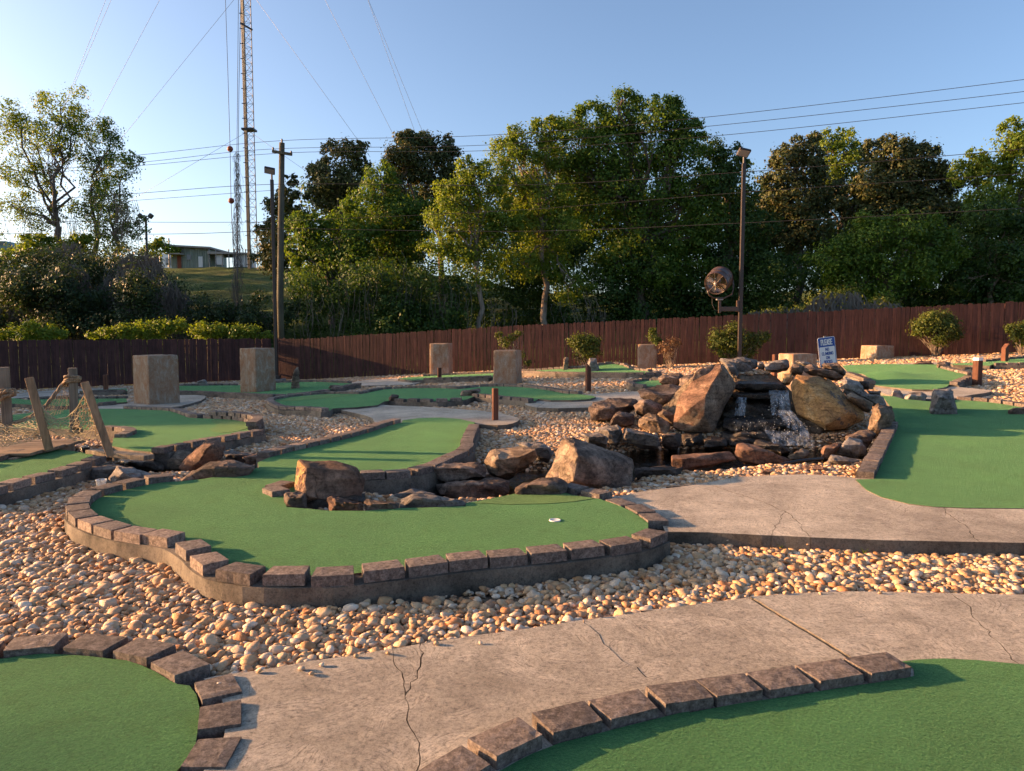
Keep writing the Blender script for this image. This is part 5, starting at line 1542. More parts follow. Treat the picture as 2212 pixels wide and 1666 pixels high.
# ------------------------------------------------------------------ rope bridge
br = thing('rope_bridge', 'wooden plank bridge with leaning posts, thick rope and netting', 'bridge', tuple(on_ground(*L3(600, 1000), 0)))
def bpost(x0, y0, x1, y1, wpx, depth0, depth1, m, name='post'):
    """square timber from foot to head given in the zoom's pixels"""
    a = Vector(at_depth(*L3(x0, y0), depth0)); b = Vector(at_depth(*L3(x1, y1), depth1))
    w = wpx * 0.175 * depth0 / F_PX
    d = (b - a)
    q = d.to_track_quat('Z', 'Y').to_matrix()
    mb = MB().box((0, 0, 0), (w, w, d.length), rotz(0.0))
    mb.v = [q @ (Matrix.Rotation(0.5, 3, 'Z') @ Vector(v)) + (a + b) / 2 for v in mb.v]
    return mb.build(name, M[m], br, False, 0.007)
YB1, YB2 = 8.35, 9.6     # near and far rails of the bridge
bpost(608, 1130, 360, 240, 92, YB1, YB1, 'post_wood')
bpost(1370, 1210, 1045, 295, 92, YB1 - 0.35, YB1 - 0.35, 'post_wood')
bpost(925, 930, 896, 120, 96, YB2, YB2, 'post_grey')
bpost(100, 930, 50, 110, 105, YB2 - 0.4, YB2 - 0.4, 'post_grey')
def rope(name, pts, r, m='rope', twist=True, n=8):
    pts = [Vector(p) for p in pts]
    # resample with a curve through the points
    out = []
    for i in range(len(pts) - 1):
        p0 = pts[max(i - 1, 0)]; p1 = pts[i]; p2 = pts[i + 1]; p3 = pts[min(i + 2, len(pts) - 1)]
        for s in range(8):
            t = s / 8
            out.append(0.5 * ((2 * p1) + (-p0 + p2) * t + (2 * p0 - 5 * p1 + 4 * p2 - p3) * t * t + (-p0 + 3 * p1 - 3 * p2 + p3) * t ** 3))
    out.append(pts[-1])
    mb = MB()
    if twist:
        # three strands laid round each other
        L = [0.0]
        for a, b in zip(out[:-1], out[1:]):
            L.append(L[-1] + (b - a).length)
        fine = []
        m_ = max(12, int(L[-1] / (r * 1.3)))
        for i in range(m_ + 1):
            q = L[-1] * i / m_
            k = max(0, min(len(out) - 2, int(np.searchsorted(L, q)) - 1))
            u = (q - L[k]) / max(1e-6, L[k + 1] - L[k])
            fine.append(out[k].lerp(out[k + 1], u))
        for st in range(3):
            pp = []
            for i, p in enumerate(fine):
                t = (fine[min(i + 1, m_)] - fine[max(i - 1, 0)]).normalized()
                a = t.cross(Vector((0.1, 0.2, 1))).normalized(); b = a.cross(t)
                an = i * 0.55 + st * 2.094
                pp.append(p + (a * math.cos(an) + b * math.sin(an)) * r * 0.52)
            mb.tube(pp, r * 0.62, 6)
    else:
        mb.tube(out, r, n)
    return mb.build(name, M[m], br, True)
def L3d(x, y, d):
    return at_depth(*L3(x, y), d)
rope('rope', [L3d(880, 280, YB2), L3d(800, 290, YB2), L3d(690, 430, YB2 - 0.1), L3d(560, 590, YB2 - 0.2), L3d(430, 690, YB2 - 0.3), L3d(250, 775, YB2 - 0.35), L3d(100, 790, YB2 - 0.4), L3d(-100, 775, YB2 - 0.4)], 0.022)
for cx_, cy_, dd_, k in ((895, 235, YB2, 3), (898, 262, YB2, 2), (885, 290, YB2, 2), (75, 400, YB2 - 0.4, 2), (82, 430, YB2 - 0.4, 2), (85, 460, YB2 - 0.4, 2)):
    c0 = Vector(L3d(cx_, cy_, dd_))
    pts = []
    for i in range(15):
        an = 2 * math.pi * i / 14
        pts.append(c0 + Vector((0.088 * math.cos(an), 0.088 * math.sin(an), 0.018 * math.sin(an + k))))
    rope('rope', pts, 0.019)
rope('rope', [L3d(90, 400, YB2 - 0.5), L3d(20, 430, YB2 - 0.5), L3d(-60, 480, YB2 - 0.5)], 0.02)
rope('rope', [L3d(170, 400, YB2 - 0.5), L3d(150, 450, YB2 - 0.5), L3d(60, 470, YB2 - 0.5), L3d(0, 520, YB2 - 0.5)], 0.018)
rope('rope', [L3d(900, 860, YB2), L3d(980, 840, YB2 - 0.1), L3d(1010, 900, YB2 - 0.1), L3d(900, 915, YB2 - 0.1), L3d(850, 890, YB2 - 0.1)], 0.022)
def net(name, top, bot, nu, nv, rad=0.0035):
    """diamond netting hung between two edges, each a list of world points"""
    def samp(ln, u):
        k = u * (len(ln) - 1); i = min(int(k), len(ln) - 2)
        return Vector(ln[i]).lerp(Vector(ln[i + 1]), k - i)
    P = {}
    for i in range(nu + 1):
        for j in range(nv + 1):
            u = i / nu; v = j / nv
            p = samp(top, u).lerp(samp(bot, u), v)
            P[i, j] = p + Vector((R.gauss(0, 0.006), R.gauss(0, 0.012), R.gauss(0, 0.006)))
    mb = MB()
    for i in range(nu):
        for j in range(nv):
            if (i + j) % 2 == 0:
                mb.tube([P[i, j], P[i + 1, j + 1]], rad, 4, False)
            else:
                mb.tube([P[i + 1, j], P[i, j + 1]], rad, 4, False)
    mb.tube([samp(top, i / 20) for i in range(21)], rad * 2.2, 5, False)
    return mb.build(name, M['net'], br, True)
net('net', [L3d(430, 440, YB1), L3d(520, 600, YB1), L3d(600, 700, YB1), L3d(700, 755, YB1), L3d(830, 730, YB1 - .1), L3d(950, 620, YB1 - .2), L3d(1040, 460, YB1 - .3)],
    [L3d(560, 800, YB1), L3d(600, 880, YB1), L3d(680, 935, YB1), L3d(800, 985, YB1 - .1), L3d(950, 1030, YB1 - .15), L3d(1150, 1010, YB1 - .25), L3d(1290, 900, YB1 - .35)], 26, 14)
net('net', [L3d(1040, 460, YB1 - .3), L3d(1090, 560, YB1 - .3), L3d(1150, 700, YB1 - .3)], [L3d(900, 830, YB1 - .2), L3d(1040, 900, YB1 - .2), L3d(1200, 880, YB1 - .3)], 10, 10)
net('net', [L3d(540, 590, YB2 - .2), L3d(700, 430, YB2 - .1), L3d(840, 300, YB2)], [L3d(580, 730, YB2 - .2), L3d(720, 690, YB2 - .1), L3d(850, 620, YB2)], 14, 10, 0.003)
net('net', [L3d(-120, 800, YB2 - .4), L3d(100, 800, YB2 - .4), L3d(300, 760, YB2 - .4), L3d(440, 690, YB2 - .3)], [L3d(-120, 1060, YB1), L3d(100, 1050, YB1), L3d(330, 990, YB1), L3d(520, 930, YB1)], 26, 18)
net('net', [L3d(-100, 840, YB1), L3d(150, 860, YB1), L3d(400, 880, YB1), L3d(500, 900, YB1)], [L3d(-100, 1110, YB1), L3d(150, 1080, YB1), L3d(400, 1010, YB1), L3d(540, 985, YB1)], 24, 10)
# deck: boards across two bearers
dk_a = np.array(on_ground(*L3(-250, 1010), 0.16)); dk_b = np.array(on_ground(*L3(560, 960), 0.16))
zdk = 0.15
for i in range(8):
    c = Vector((-7.05 + R.uniform(-0.03, 0.03), 8.58 + 0.146 * i, zdk + R.uniform(-0.006, 0.006)))
    MB().box(c, (2.5, 0.138, 0.035), rotz(0.06 + R.uniform(-0.004, 0.004))).build('plank', M['plank'], br, False, 0.004)
for xx in (-8.1, -7.0, -5.95):
    MB().box((xx, 9.08, zdk - 0.085), (0.07, 1.2, 0.13)).build('bearer', M['post_grey'], br, False, 0.004)
# old timber in the stream
a = Vector(L3d(1120, 1150, 9.0)); b = Vector(L3d(1845, 1225, 8.6)); d = b - a
q = d.to_track_quat('X', 'Z').to_matrix()
mb = MB().box((0, 0, 0), (d.length, 0.15, 0.06)); mb.v = [q @ Vector(v) + (a + b) / 2 for v in mb.v]
o = mb.build('timber_plank', M['post_grey'], None, False, 0.01)
tag(o, 'broken old plank lying across the stream', 'plank')
# plastic cup
c0 = on_ground(*Z1(798, 1240), 0.0)
rt = 42 * 0.275 * c0[1] / F_PX * 0.95; hh = 90 * 0.275 * c0[1] / F_PX
cupo = thing('plastic_cup', 'clear plastic cup with a straw left on the gravel', 'cup', tuple(c0))
vs = []; fs = []
for r_, z_ in ((rt * 0.02, 0.004), (rt * 0.70, 0.003), (rt * 0.97, hh * 0.93), (rt * 1.06, hh * 0.95), (rt * 1.06, hh), (rt * 0.95, hh), (rt * 0.67, 0.008)):
    vs += [(c0[0] + r_ * math.cos(2 * math.pi * k / 20), c0[1] + r_ * math.sin(2 * math.pi * k / 20), c0[2] + z_) for k in range(20)]
for a_ in range(6):
    for k in range(20):
        fs.append((a_ * 20 + k, a_ * 20 + (k + 1) % 20, (a_ + 1) * 20 + (k + 1) % 20, (a_ + 1) * 20 + k))
new_obj('cup_wall', mesh_from('cup_wall', vs, fs, True), cupo, M['clear'])
MB().tube([(c0[0] + 0.02, c0[1], c0[2] + 0.01), (c0[0] - 0.015, c0[1], c0[2] + hh * 1.02)], 0.004, 6).build('straw', M['black'], cupo)

# ------------------------------------------------------------------ fences, picket by picket
def picket_mesh(w, h, k):
    e = 0.03
    prof = [(-w / 2, 0), (w / 2, 0), (w / 2, h - e), (w / 2 - e, h), (-w / 2 + e, h), (-w / 2, h - e)]
    vs = [(x, -0.009, z) for x, z in prof] + [(x, 0.009, z) for x, z in prof]
    fs = [(0, 1, 2, 3, 4, 5), (11, 10, 9, 8, 7, 6)] + [(i, i + 6, (i + 1) % 6 + 6, (i + 1) % 6) for i in range(6)]
    me = mesh_from('picket', vs, fs)
    bm = bmesh.new(); bm.from_mesh(me); bmesh.ops.recalc_face_normals(bm, faces=bm.faces[:]); bm.to_mesh(me); bm.free()
    me.materials.append(M['fence'])
    return me
PICK = [picket_mesh(0.140, 1.80, 0), picket_mesh(0.138, 1.82, 1), picket_mesh(0.141, 1.79, 2)]
def fence(name, label, pts, s0, s1, gapf):
    pts = np.array(pts)
    seg = np.linalg.norm(np.diff(pts, axis=0), axis=1)
    S = np.concatenate([[0], np.cumsum(seg)])
    pos = lambda q: (float(np.interp(q, S, pts[:, 0])), float(np.interp(q, S, pts[:, 1])))
    c = pos((s0 + s1) / 2)
    root = thing(name, label, 'fence', (c[0], c[1], float(H0(*c))))
    q = s0
    while q < s1:
        x, y = pos(q); x2, y2 = pos(q + 0.05)
        ang = math.atan2(y2 - y, x2 - x)
        o = bpy.data.objects.new('picket', R.choice(PICK)); COL.objects.link(o)
        o.location = (x, y, float(H0(x, y)) + 0.02 + R.uniform(-0.012, 0.012))
        o.rotation_euler = (0, R.gauss(0, 0.006), ang + R.gauss(0, 0.01))
        adopt(o, root)
        q += 0.141 + gapf(x)
    q = s0; k = 0
    while q < s1:
        e = min(q + 2.4, s1)
        (x1, y1), (x2, y2) = pos(q), pos(e)
        nx_, ny_ = -(y2 - y1), (x2 - x1); L = math.hypot(nx_, ny_) + 1e-9
        nx_, ny_ = nx_ / L * 0.035, ny_ / L * 0.035
        for hh_ in (0.3, 0.92, 1.55):
            MB().tube([(x1 + nx_, y1 + ny_, H0(x1, y1) + hh_), (x2 + nx_, y2 + ny_, H0(x2, y2) + hh_)], 0.034, 4).build('rail', M['fence'], root)
        MB().box((x1 + nx_ * 2.6, y1 + ny_ * 2.6, H0(x1, y1) + 0.88), (0.09, 0.09, 1.78), rotz(math.atan2(ny_, nx_))).build('post', M['fence'], root)
        q += 2.4
    return root
SL = math.hypot(49.4, 37.2)
fence('picket_fence', 'dark red brown picket fence along the left boundary', FENCE_L, SL - 18.5, SL - 0.08, lambda x: 0.002)
fence('picket_fence', 'dark red brown picket fence along the back and right boundary, daylight showing through', FENCE_R, 0.08, 36.5, lambda x: (0.017 if R.random() < 0.75 else 0.006) if -9.5 < x < 6.2 else (0.010 if R.random() < 0.25 else 0.003))

# ------------------------------------------------------------------ lamp poles
def lamp_pole(label, x0, y0, x1, y1, depth, tiltx):
    b = Vector(at_depth(x0, y0, depth)); t = Vector(at_depth(x1, y1, depth))
    zb = float(H0(b.x, depth))
    root = thing('lamp_pole', label, 'lamp pole', (b.x, depth, zb), 'brown floodlight poles')
    MB().box((b.x, depth, zb + 0.02), (0.62, 0.62, 0.22)).build('base_pad', M['pad'], root, False, 0.02)
    MB().box((b.x, depth, zb + 0.20), (0.30, 0.30, 0.15)).build('base_cover', M['bronze'], root, False, 0.02)
    h = t.z - zb
    MB().box((b.x, depth, zb + 0.2 + h / 2), (0.125, 0.125, h)).build('pole', M['bronze'], root, False, 0.01)
    MB().tube([(b.x, depth, zb + h + 0.15), (b.x, depth, zb + h + 0.48)], 0.04, 8).build('tenon', M['bronze'], root)
    hd = MB().box((0, 0, 0), (0.42, 0.30, 0.09))
    rm = Matrix.Rotation(tiltx, 3, 'X') @ Matrix.Rotation(0.25, 3, 'Z')
    ctr = Vector((b.x - 0.05, depth - 0.1, zb + h + 0.55))
    hd.v = [rm @ Vector(v) + ctr for v in hd.v]
    head = hd.build('floodlight', M['bronze'], root, False, 0.012)
    ln = MB().box((0, 0, -0.053), (0.36, 0.24, 0.006)); ln.v = [rm @ Vector(v) + ctr for v in ln.v]
    ln.build('lens', M['lens'], head)
    return root
lamp_pole('tall dark floodlight pole at the left fence corner', 598, 815, 584, 399, 30.6, -0.75)
lp2 = lamp_pole('tall brown floodlight pole carrying the barrel fan', 1597, 772, 1604, 366, 25.6, -0.75)
# fan on its bracket
def F6d(x, y, d):
    return Vector(at_depth(*F6(x, y), d))
FD = 25.3
fr = thing('barrel_fan', 'brown barrel shaped fan in a yoke on a pole bracket', 'fan', tuple(F6d(440, 745, FD)))
fc0 = F6d(402, 440, FD); ax = Vector((0.50, 0.78, 0.36)).normalized()
RF = 120 * 0.2 * FD / F_PX
def lathe(name, prof, c, axis_, m, parent, n=28, smooth_shade=True):
    qz = axis_.to_track_quat('Z', 'Y').to_matrix()
    vs = []; fs = []
    for r_, z_ in prof:
        vs += [qz @ Vector((r_ * math.cos(2 * math.pi * k / n), r_ * math.sin(2 * math.pi * k / n), z_)) + c for k in range(n)]
    for a_ in range(len(prof) - 1):
        for k in range(n):
            fs.append((a_ * n + k, a_ * n + (k + 1) % n, (a_ + 1) * n + (k + 1) % n, (a_ + 1) * n + k))
    return new_obj(name, mesh_from(name, vs, fs, smooth_shade), parent, m)
Lb = 0.62
lathe('housing', [(RF, 0.0), (RF * 1.03, 0.02), (RF * 1.03, 0.05), (RF * 1.0, 0.06), (RF * 1.06, 0.26), (RF * 1.09, 0.27), (RF * 1.09, 0.31), (RF * 1.06, 0.32), (RF * 1.06, Lb), (RF * 1.12, Lb + 0.03),
    (RF * 1.02, Lb), (RF * 0.97, 0.3), (RF * 0.96, 0.0), (RF, 0.0)], fc0, ax, M['brownmetal'], fr)
cage = MB(); qz = ax.to_track_quat('Z', 'Y').to_matrix()
for k in range(1, 8):
    r_ = RF * k / 8
    cage.tube([qz @ Vector((r_ * math.cos(a_ * math.pi / 12), r_ * math.sin(a_ * math.pi / 12), -0.02 - 0.03 * (1 - k / 8))) + fc0 for a_ in range(25)], 0.0035, 4, False)
for a_ in range(8):
    an = a_ * math.pi / 4
    cage.tube([qz @ Vector((RF * 0.1 * math.cos(an), RF * 0.1 * math.sin(an), -0.05)) + fc0, qz @ Vector((RF * math.cos(an), RF * math.sin(an), 0.0)) + fc0], 0.005, 4, False)
cage.build('guard', M['fan_cage'], fr, True)
lathe('hub_badge', [(0.001, -0.062), (0.05, -0.060), (0.055, -0.045)], fc0, ax, M['lens'], fr, 20)
for k in range(4):
    an = k * math.pi / 2 + 0.5
    b_ = MB()
    vv = []
    for (r_, w_, z_) in ((0.06, 0.05, 0.10), (RF * 0.55, 0.13, 0.13), (RF * 0.9, 0.15, 0.13)):
        for sgn in (-1, 1):
            vv.append(qz @ Vector((r_ * math.cos(an) - sgn * w_ / 2 * math.sin(an), r_ * math.sin(an) + sgn * w_ / 2 * math.cos(an), z_ + 0.04 * sgn)) + fc0)
    vv2 = [v + ax * 0.006 for v in vv]
    b_.add(vv + vv2, [(0, 1, 3, 2), (2, 3, 5, 4), (7, 6, 8, 9), (9, 8, 10, 11), (0, 2, 8, 6), (2, 4, 10, 8), (1, 7, 9, 3), (3, 9, 11, 5), (4, 5, 11, 10), (0, 6, 7, 1)]).build('blade', M['blade'], fr)
lathe('motor', [(0.001, 0.05), (0.09, 0.06), (0.10, 0.10), (0.10, 0.34), (0.001, 0.36)], fc0, ax, M['brownmetal'], fr, 16)
MB().tube([F6d(312, 505, FD + .1), F6d(330, 560, FD + .1), F6d(385, 592, FD + .1), F6d(500, 592, FD + .25), F6d(580, 555, FD + .45), F6d(595, 480, FD + .5), F6d(592, 400, FD + .5)], 0.024, 8).build('yoke', M['brownmetal'], fr, True)
MB().box(F6d(445, 610, FD + .2), (0.22, 0.16, 0.05)).build('swivel', M['steel'], fr, False, 0.008)
MB().box((F6d(446, 680, FD + .2) + F6d(446, 620, FD + .2)) / 2 + Vector((0, 0, -0.11)), (0.085, 0.085, 0.46)).build('bracket_post', M['brownmetal'], fr, False, 0.008)
pa, pb = F6d(455, 712, FD + .2), F6d(645, 712, FD + .25)
MB().box((pa + pb) / 2, ((pb - pa).length, 0.09, 0.16)).build('bracket_arm', M['brownmetal'], fr, False, 0.008)
MB().box(F6d(640, 680, FD + .25), (0.08, 0.12, 0.40)).build('clamp', M['brownmetal'], fr, False, 0.008)
MB().tube([F6d(365, 595, FD + .2), F6d(365, 660, FD + .2), F6d(390, 715, FD + .2), F6d(430, 740, FD + .2)], 0.010, 6).build('power_cable', M['wire'], fr, True)

# ------------------------------------------------------------------ utility pole and wires
UD = 35.5
ub = Vector(at_depth(607, 733, UD)); ut = Vector(at_depth(609, 309, UD))
up = thing('utility_pole', 'greenish wooden utility pole with a short crossarm behind the fence', 'utility pole', (ub.x, UD, float(H(ub.x, UD))))
MB().tube([(ub.x, UD, float(H(ub.x, UD)) - 0.3), (ub.x, UD, 3.0), (ut.x, UD, ut.z)], [0.175, 0.16, 0.13], 14).build('pole', M['pole'], up, True)
ca = Vector(at_depth(588, 327, UD - 0.2)); cb = Vector(at_depth(631, 334, UD - 0.2))
MB().box((ca + cb) / 2, ((cb - ca).length, 0.11, 0.13), Matrix.Rotation(math.radians(9), 3, 'Y')).build('crossarm', M['pole'], up, False, 0.01)
for (x, y) in ((590, 322), (629, 330), (609, 304)):
    p = Vector(at_depth(x, y, UD - 0.2))
    lathe('insulator', [(0.02, -0.10), (0.055, -0.05), (0.03, 0.0), (0.055, 0.03), (0.02, 0.09), (0.001, 0.10)], p, Vector((0, 0, 1)), M['steel'], up, 10)
def wire(label, pts, r=0.0105, name='power_line', m='wire', group='power lines strung past the utility pole', cat='wire'):
    P = [Vector(at_depth(x, y, d)) for x, y, d in pts]
    out = []
    for i in range(len(P) - 1):
        p0 = P[max(i - 1, 0)]; p1 = P[i]; p2 = P[i + 1]; p3 = P[min(i + 2, len(P) - 1)]
        for s in range(10):
            t = s / 10
            out.append(0.5 * ((2 * p1) + (-p0 + p2) * t + (2 * p0 - 5 * p1 + 4 * p2 - p3) * t * t + (-p0 + 3 * p1 - 3 * p2 + p3) * t ** 3))
    out.append(P[-1])
    o = MB().tube(out, r, 6).build(name, M[m], None, True)
    return tag(o, label, cat, group)
wire('topmost power line sloping up to the right edge', [(-120, 372, 38), (290, 336, 36.5), (609, 304, 35.3), (1040, 293, 33), (1500, 256, 30), (2212, 172, 26.5), (2500, 128, 25)])
wire('second power line from the crossarm', [(-120, 384, 38), (300, 351, 36.5), (590, 322, 35.2), (1040, 314, 33), (1500, 276, 30), (2212, 198, 26.5), (2500, 158, 25)])
wire('third power line from the crossarm end', [(-120, 390, 38), (300, 358, 36.6), (629, 330, 35.2), (1040, 326, 33), (1520, 296, 30), (2212, 222, 26.5), (2500, 186, 25)])
wire('power line crossing before the big tree', [(-120, 446, 38), (280, 419, 36.5), (605, 398, 35.2), (1120, 400, 32.5), (1604, 372, 29.5), (2212, 322, 26.5), (2500, 292, 25)], 0.012)
wire('lower service line on the left of the pole', [(-120, 462, 38), (280, 434, 36.6), (605, 410, 35.2)], 0.010)
wire('telephone line crossing low before the trees', [(-120, 476, 38), (310, 480, 36.5), (540, 480, 35.6), (605, 478, 35.2), (1120, 454, 32.5), (1604, 416, 29.5), (2212, 375, 26.5), (2500, 350, 25)], 0.012)
wire('lowest cable crossing before the trees', [(-120, 504, 38), (330, 506, 36.5), (540, 500, 35.6), (605, 494, 35.2), (1120, 500, 32.5), (1604, 482, 29.5), (2212, 450, 26.5)], 0.013)

# ------------------------------------------------------------------ radio mast with guys
TD = 90.0
tb = Vector(at_depth(546, 560, TD))
tz = float(H(tb.x, TD))
tw = thing('radio_mast', 'tall lattice radio mast rising out of the picture behind the bank', 'mast', (tb.x, TD, tz))
TH = 92.0; fw = 0.95
legs = [Vector((tb.x + fw * 0.58 * math.cos(a_), TD + fw * 0.58 * math.sin(a_), 0)) for a_ in (0.25, 0.25 + 2.094, 0.25 + 4.189)]
for p in legs:
    MB().tube([(p.x, p.y, tz - 0.5), (p.x, p.y, tz + TH)], 0.055, 6).build('leg', M['steel'], tw, True)
lat = MB()
nseg = int(TH / 0.95)
for i in range(nseg):
    z0 = tz + i * 0.95; z1 = z0 + 0.95
    for k in range(3):
        a_, b_ = legs[k], legs[(k + 1) % 3]
        if i % 2:
            a_, b_ = b_, a_
        lat.tube([(a_.x, a_.y, z0), (b_.x, b_.y, z1)], 0.026, 4, False)
        lat.tube([(a_.x, a_.y, z0), (b_.x, b_.y, z0)], 0.022, 4, False)
lat.build('lattice', M['steel'], tw)
for k, (dx, dy) in enumerate(((-0.50, -0.3), (-0.38, -0.42), (-0.26, -0.5), (-0.14, -0.52))):
    MB().tube([(tb.x + dx, TD + dy, tz), (tb.x + dx, TD + dy, tz + TH)], 0.045, 6).build('feed_line', M['steel'], tw, True)
for i in range(int(TH / 1.75)):
    z0 = tz + 0.6 + i * 1.75
    MB().box((tb.x - 0.35, TD - 0.45, z0), (0.62, 0.10, 0.07)).build('cable_clamp', M['bronze'], tw)
MB().box((tb.x, TD, at_depth(536, 281, TD)[2]), (1.5, 1.3, 0.22)).build('guy_collar', M['bronze'], tw)
MB().box((tb.x + 0.2, TD - 0.6, at_depth(531, 62, TD)[2]), (1.6, 0.2, 0.2), Matrix.Rotation(0.5, 3, 'Y')).build('antenna_arm', M['bronze'], tw)
for (x1, y1, x2, y2) in ((531, -32, 150, 438), (528, -345, 120, 424), (526, -659, 110, 300), (524, -760, 100, 330), (537, 283, 255, 450),
                         (531, -32, 800, 340), (528, -345, 940, 470), (526, -659, 960, 400), (524, -760, 955, 450), (537, 283, 690, 390)):
    p, q_ = at_depth(x1, y1, TD), at_depth(x2, y2, TD + 3)
    MB().tube([p, q_], 0.020, 5).build('guy_wire', M['guy'], tw, True)
# guys coming down towards the course, overgrown at their anchor
GV = Vector(at_depth(513, 700, 46)); GV.z = float(H(GV.x, 46))
gc = thing('guy_cable', 'bundle of anchor cables overgrown with dry vines, two red balls', 'cable', tuple(GV))
for pts in ([(514, 690, 46), (503, 520, 56), (499, 435, 62), (497, 322, 70), (492, 150, 78), (487, 0, 84), (480, -200, 90)],
            [(514, 690, 46), (513, 560, 54), (514, 400, 66), (516, 200, 76), (520, 0, 84), (523, -200, 90)],
            [(515, 690, 46), (512, 560, 54), (511, 400, 66), (513, 200, 76), (515, 0, 84), (518, -200, 90)]):
    MB().tube([at_depth(*p) for p in pts], 0.028, 5).build('cable', M['wire'], gc, True)
for x, y, d in ((497, 322, 70), (499.5, 434, 62)):
    p = Vector(at_depth(x, y, d)); r_ = 6.2 * d / F_PX
    lathe('marker_ball', [(r_ * math.sin(i * math.pi / 12) + 1e-4, -r_ * math.cos(i * math.pi / 12)) for i in range(13)], p, Vector((0, 0, 1)), M['ball'], gc, 20)

# ------------------------------------------------------------------ buildings on the bank
SD = 97.0
def sd(x, y, d=SD):
    return Vector(at_depth(x, y, d))
sb = sd(430, 576)
zsh = float(H(sb.x, SD)) 
sh = thing('utility_shed', 'low green board sided shed with a red door on the bank', 'shed', (sb.x, SD, zsh))
xa, xb_ = sd(370, 575).x, sd(452, 578).x
zt = sd(370, 533).z; zt2 = sd(452, 538).z
def prism(name, x0, x1, y0, y1, zb_, zl, zr, m, par, over=0.0):
    vs = [(x0, y0, zb_), (x1, y0, zb_), (x1, y1, zb_), (x0, y1, zb_), (x0, y0, zl), (x1, y0, zr), (x1, y1, zr), (x0, y1, zl)]
    return new_obj(name, mesh_from(name, vs, [(3, 2, 1, 0), (4, 5, 6, 7), (0, 1, 5, 4), (1, 2, 6, 5), (2, 3, 7, 6), (3, 0, 4, 7)]), par, m)
prism('wall', xa, xb_, SD, SD + 6, zsh - 0.6, zt, zt2, M['siding'], sh)
for i in range(20):
    x = xa + (xb_ - xa) * (i + 0.5) / 20
    MB().box((x, SD - 0.02, (zsh + zt) / 2), (0.07, 0.04, zt - zsh - 0.1)).build('batten', M['siding'], sh)
rf = prism('roof', xa - 0.5, xb_ + 0.5, SD - 0.7, SD + 6.5, zt, zt + 0.22, zt2 + 0.22, M['roof'], sh)
for v in rf.data.vertices:
    if v.index in (1, 2):
        v.co.z = zt2
d0, d1 = sd(384, 575).x, sd(392.5, 575).x
MB().box(((d0 + d1) / 2, SD - 0.05, zsh + 1.0), (d1 - d0, 0.1, 2.1)).build('door', M['reddoor'], sh)
MB().box((sd(386, 552).x, SD - 0.8, sd(386, 550.5).z), (sd(398, 550).x - sd(371, 550).x, 1.5, 0.16)).build('awning', M['roof'], sh)
w0, w1 = sd(403.5, 550), sd(413.5, 562)
wn_ = MB().box(((w0.x + w1.x) / 2, SD - 0.05, (w0.z + w1.z) / 2), (w1.x - w0.x, 0.08, w0.z - w1.z)).build('window', M['roof'], sh)
MB().box(((w0.x + w1.x) / 2, SD - 0.10, (w0.z + w1.z) / 2), ((w1.x - w0.x) * 0.8, 0.02, (w0.z - w1.z) * 0.8)).build('pane', M['brickwall'], wn_)
MB().box(((sd(430, 570).x + sd(438, 570).x) / 2, SD - 0.05, sd(434, 566).z), (0.55, 0.1, 1.4)).build('white_panel', M['white'], sh)
# annex to the right
an = thing('equipment_rack', 'open pipe rack with white cabinets right of the green shed', 'rack', (sd(495, 576).x, SD, zsh))
ra, rb = sd(454, 545), sd(552, 548)
prism('canopy', ra.x, rb.x, SD - 1, SD + 4, rb.z - 0.15, ra.z, rb.z, M['roof'], an)
for x in (458, 472, 486, 500, 512, 524, 536, 548):
    p = sd(x, 575)
    MB().tube([(p.x, SD - 0.8, zsh - 0.4), (p.x, SD - 0.8, sd(x, 546).z + (0.4 if x % 3 else 0.0))], 0.07, 6).build('post', M['steel'], an)
for x, y, w, h in ((476, 561, 0.95, 1.4), (519, 567, 1.05, 2.0), (540, 566, 1.6, 2.0)):
    p = sd(x, y)
    MB().box((p.x, SD - 0.2, p.z), (w, 0.6, h)).build('cabinet', M['white'], an, False, 0.02)
wb = thing('white_building', 'long white building with dark windows far left of the shed', 'building', (sd(355, 570, 120).x, 120, float(H(-55, 120))))
p = sd(355, 558, 120)
prism('wall', p.x - 4, p.x + 3.4, 120, 128, float(H(-55, 120)) - 0.8, sd(355, 547, 120).z, sd(355, 548, 120).z, M['white'], wb)
for k in range(2):
    MB().box((p.x - 1.6 + 2.8 * k, 119.96, p.z - 0.5), (2.0, 0.08, 1.2)).build('window', M['brickwall'] if k else M['reddoor'], wb)
# twin floodlight on the bank
fb = sd(317.5, 545, 80)
fl = thing('floodlight_post', 'thin post with two floodlights on the bank above the vines', 'lamp post', (fb.x, 80, float(H(fb.x, 80))))
ftop = sd(317.5, 468, 80)
MB().tube([(fb.x, 80, float(H(fb.x, 80)) - 0.5), (fb.x, 80, ftop.z)], 0.13, 8).build('post', M['bronze'], fl, True)
for s_ in (-1, 1):
    MB().tube([(fb.x, 80, ftop.z - 0.3), (fb.x + 0.45 * s_, 80, ftop.z - 0.1)], 0.05, 6).build('arm', M['bronze'], fl)
    MB().box((fb.x + 0.55 * s_, 80, ftop.z + 0.05), (0.42, 0.4, 0.5), Matrix.Rotation(0.7 * s_, 3, 'Y')).build('floodlight', M['bronze'], fl, False, 0.04)
for x, y0_, y1_, lb in ((366.5, 573, 515, 'thin distant pole left of the shed roof'), (346.5, 566, 541, 'thin pale distant pole above the vines')):
    p0, p1 = sd(x, y0_, 110), sd(x, y1_, 110)
    o = MB().tube([(p0.x, 110, p0.z - 1.0), (p0.x, 110, p1.z)], 0.11, 6).build('distant_pole', M['steel'], None, True)
    tag(o, lb, 'pole')
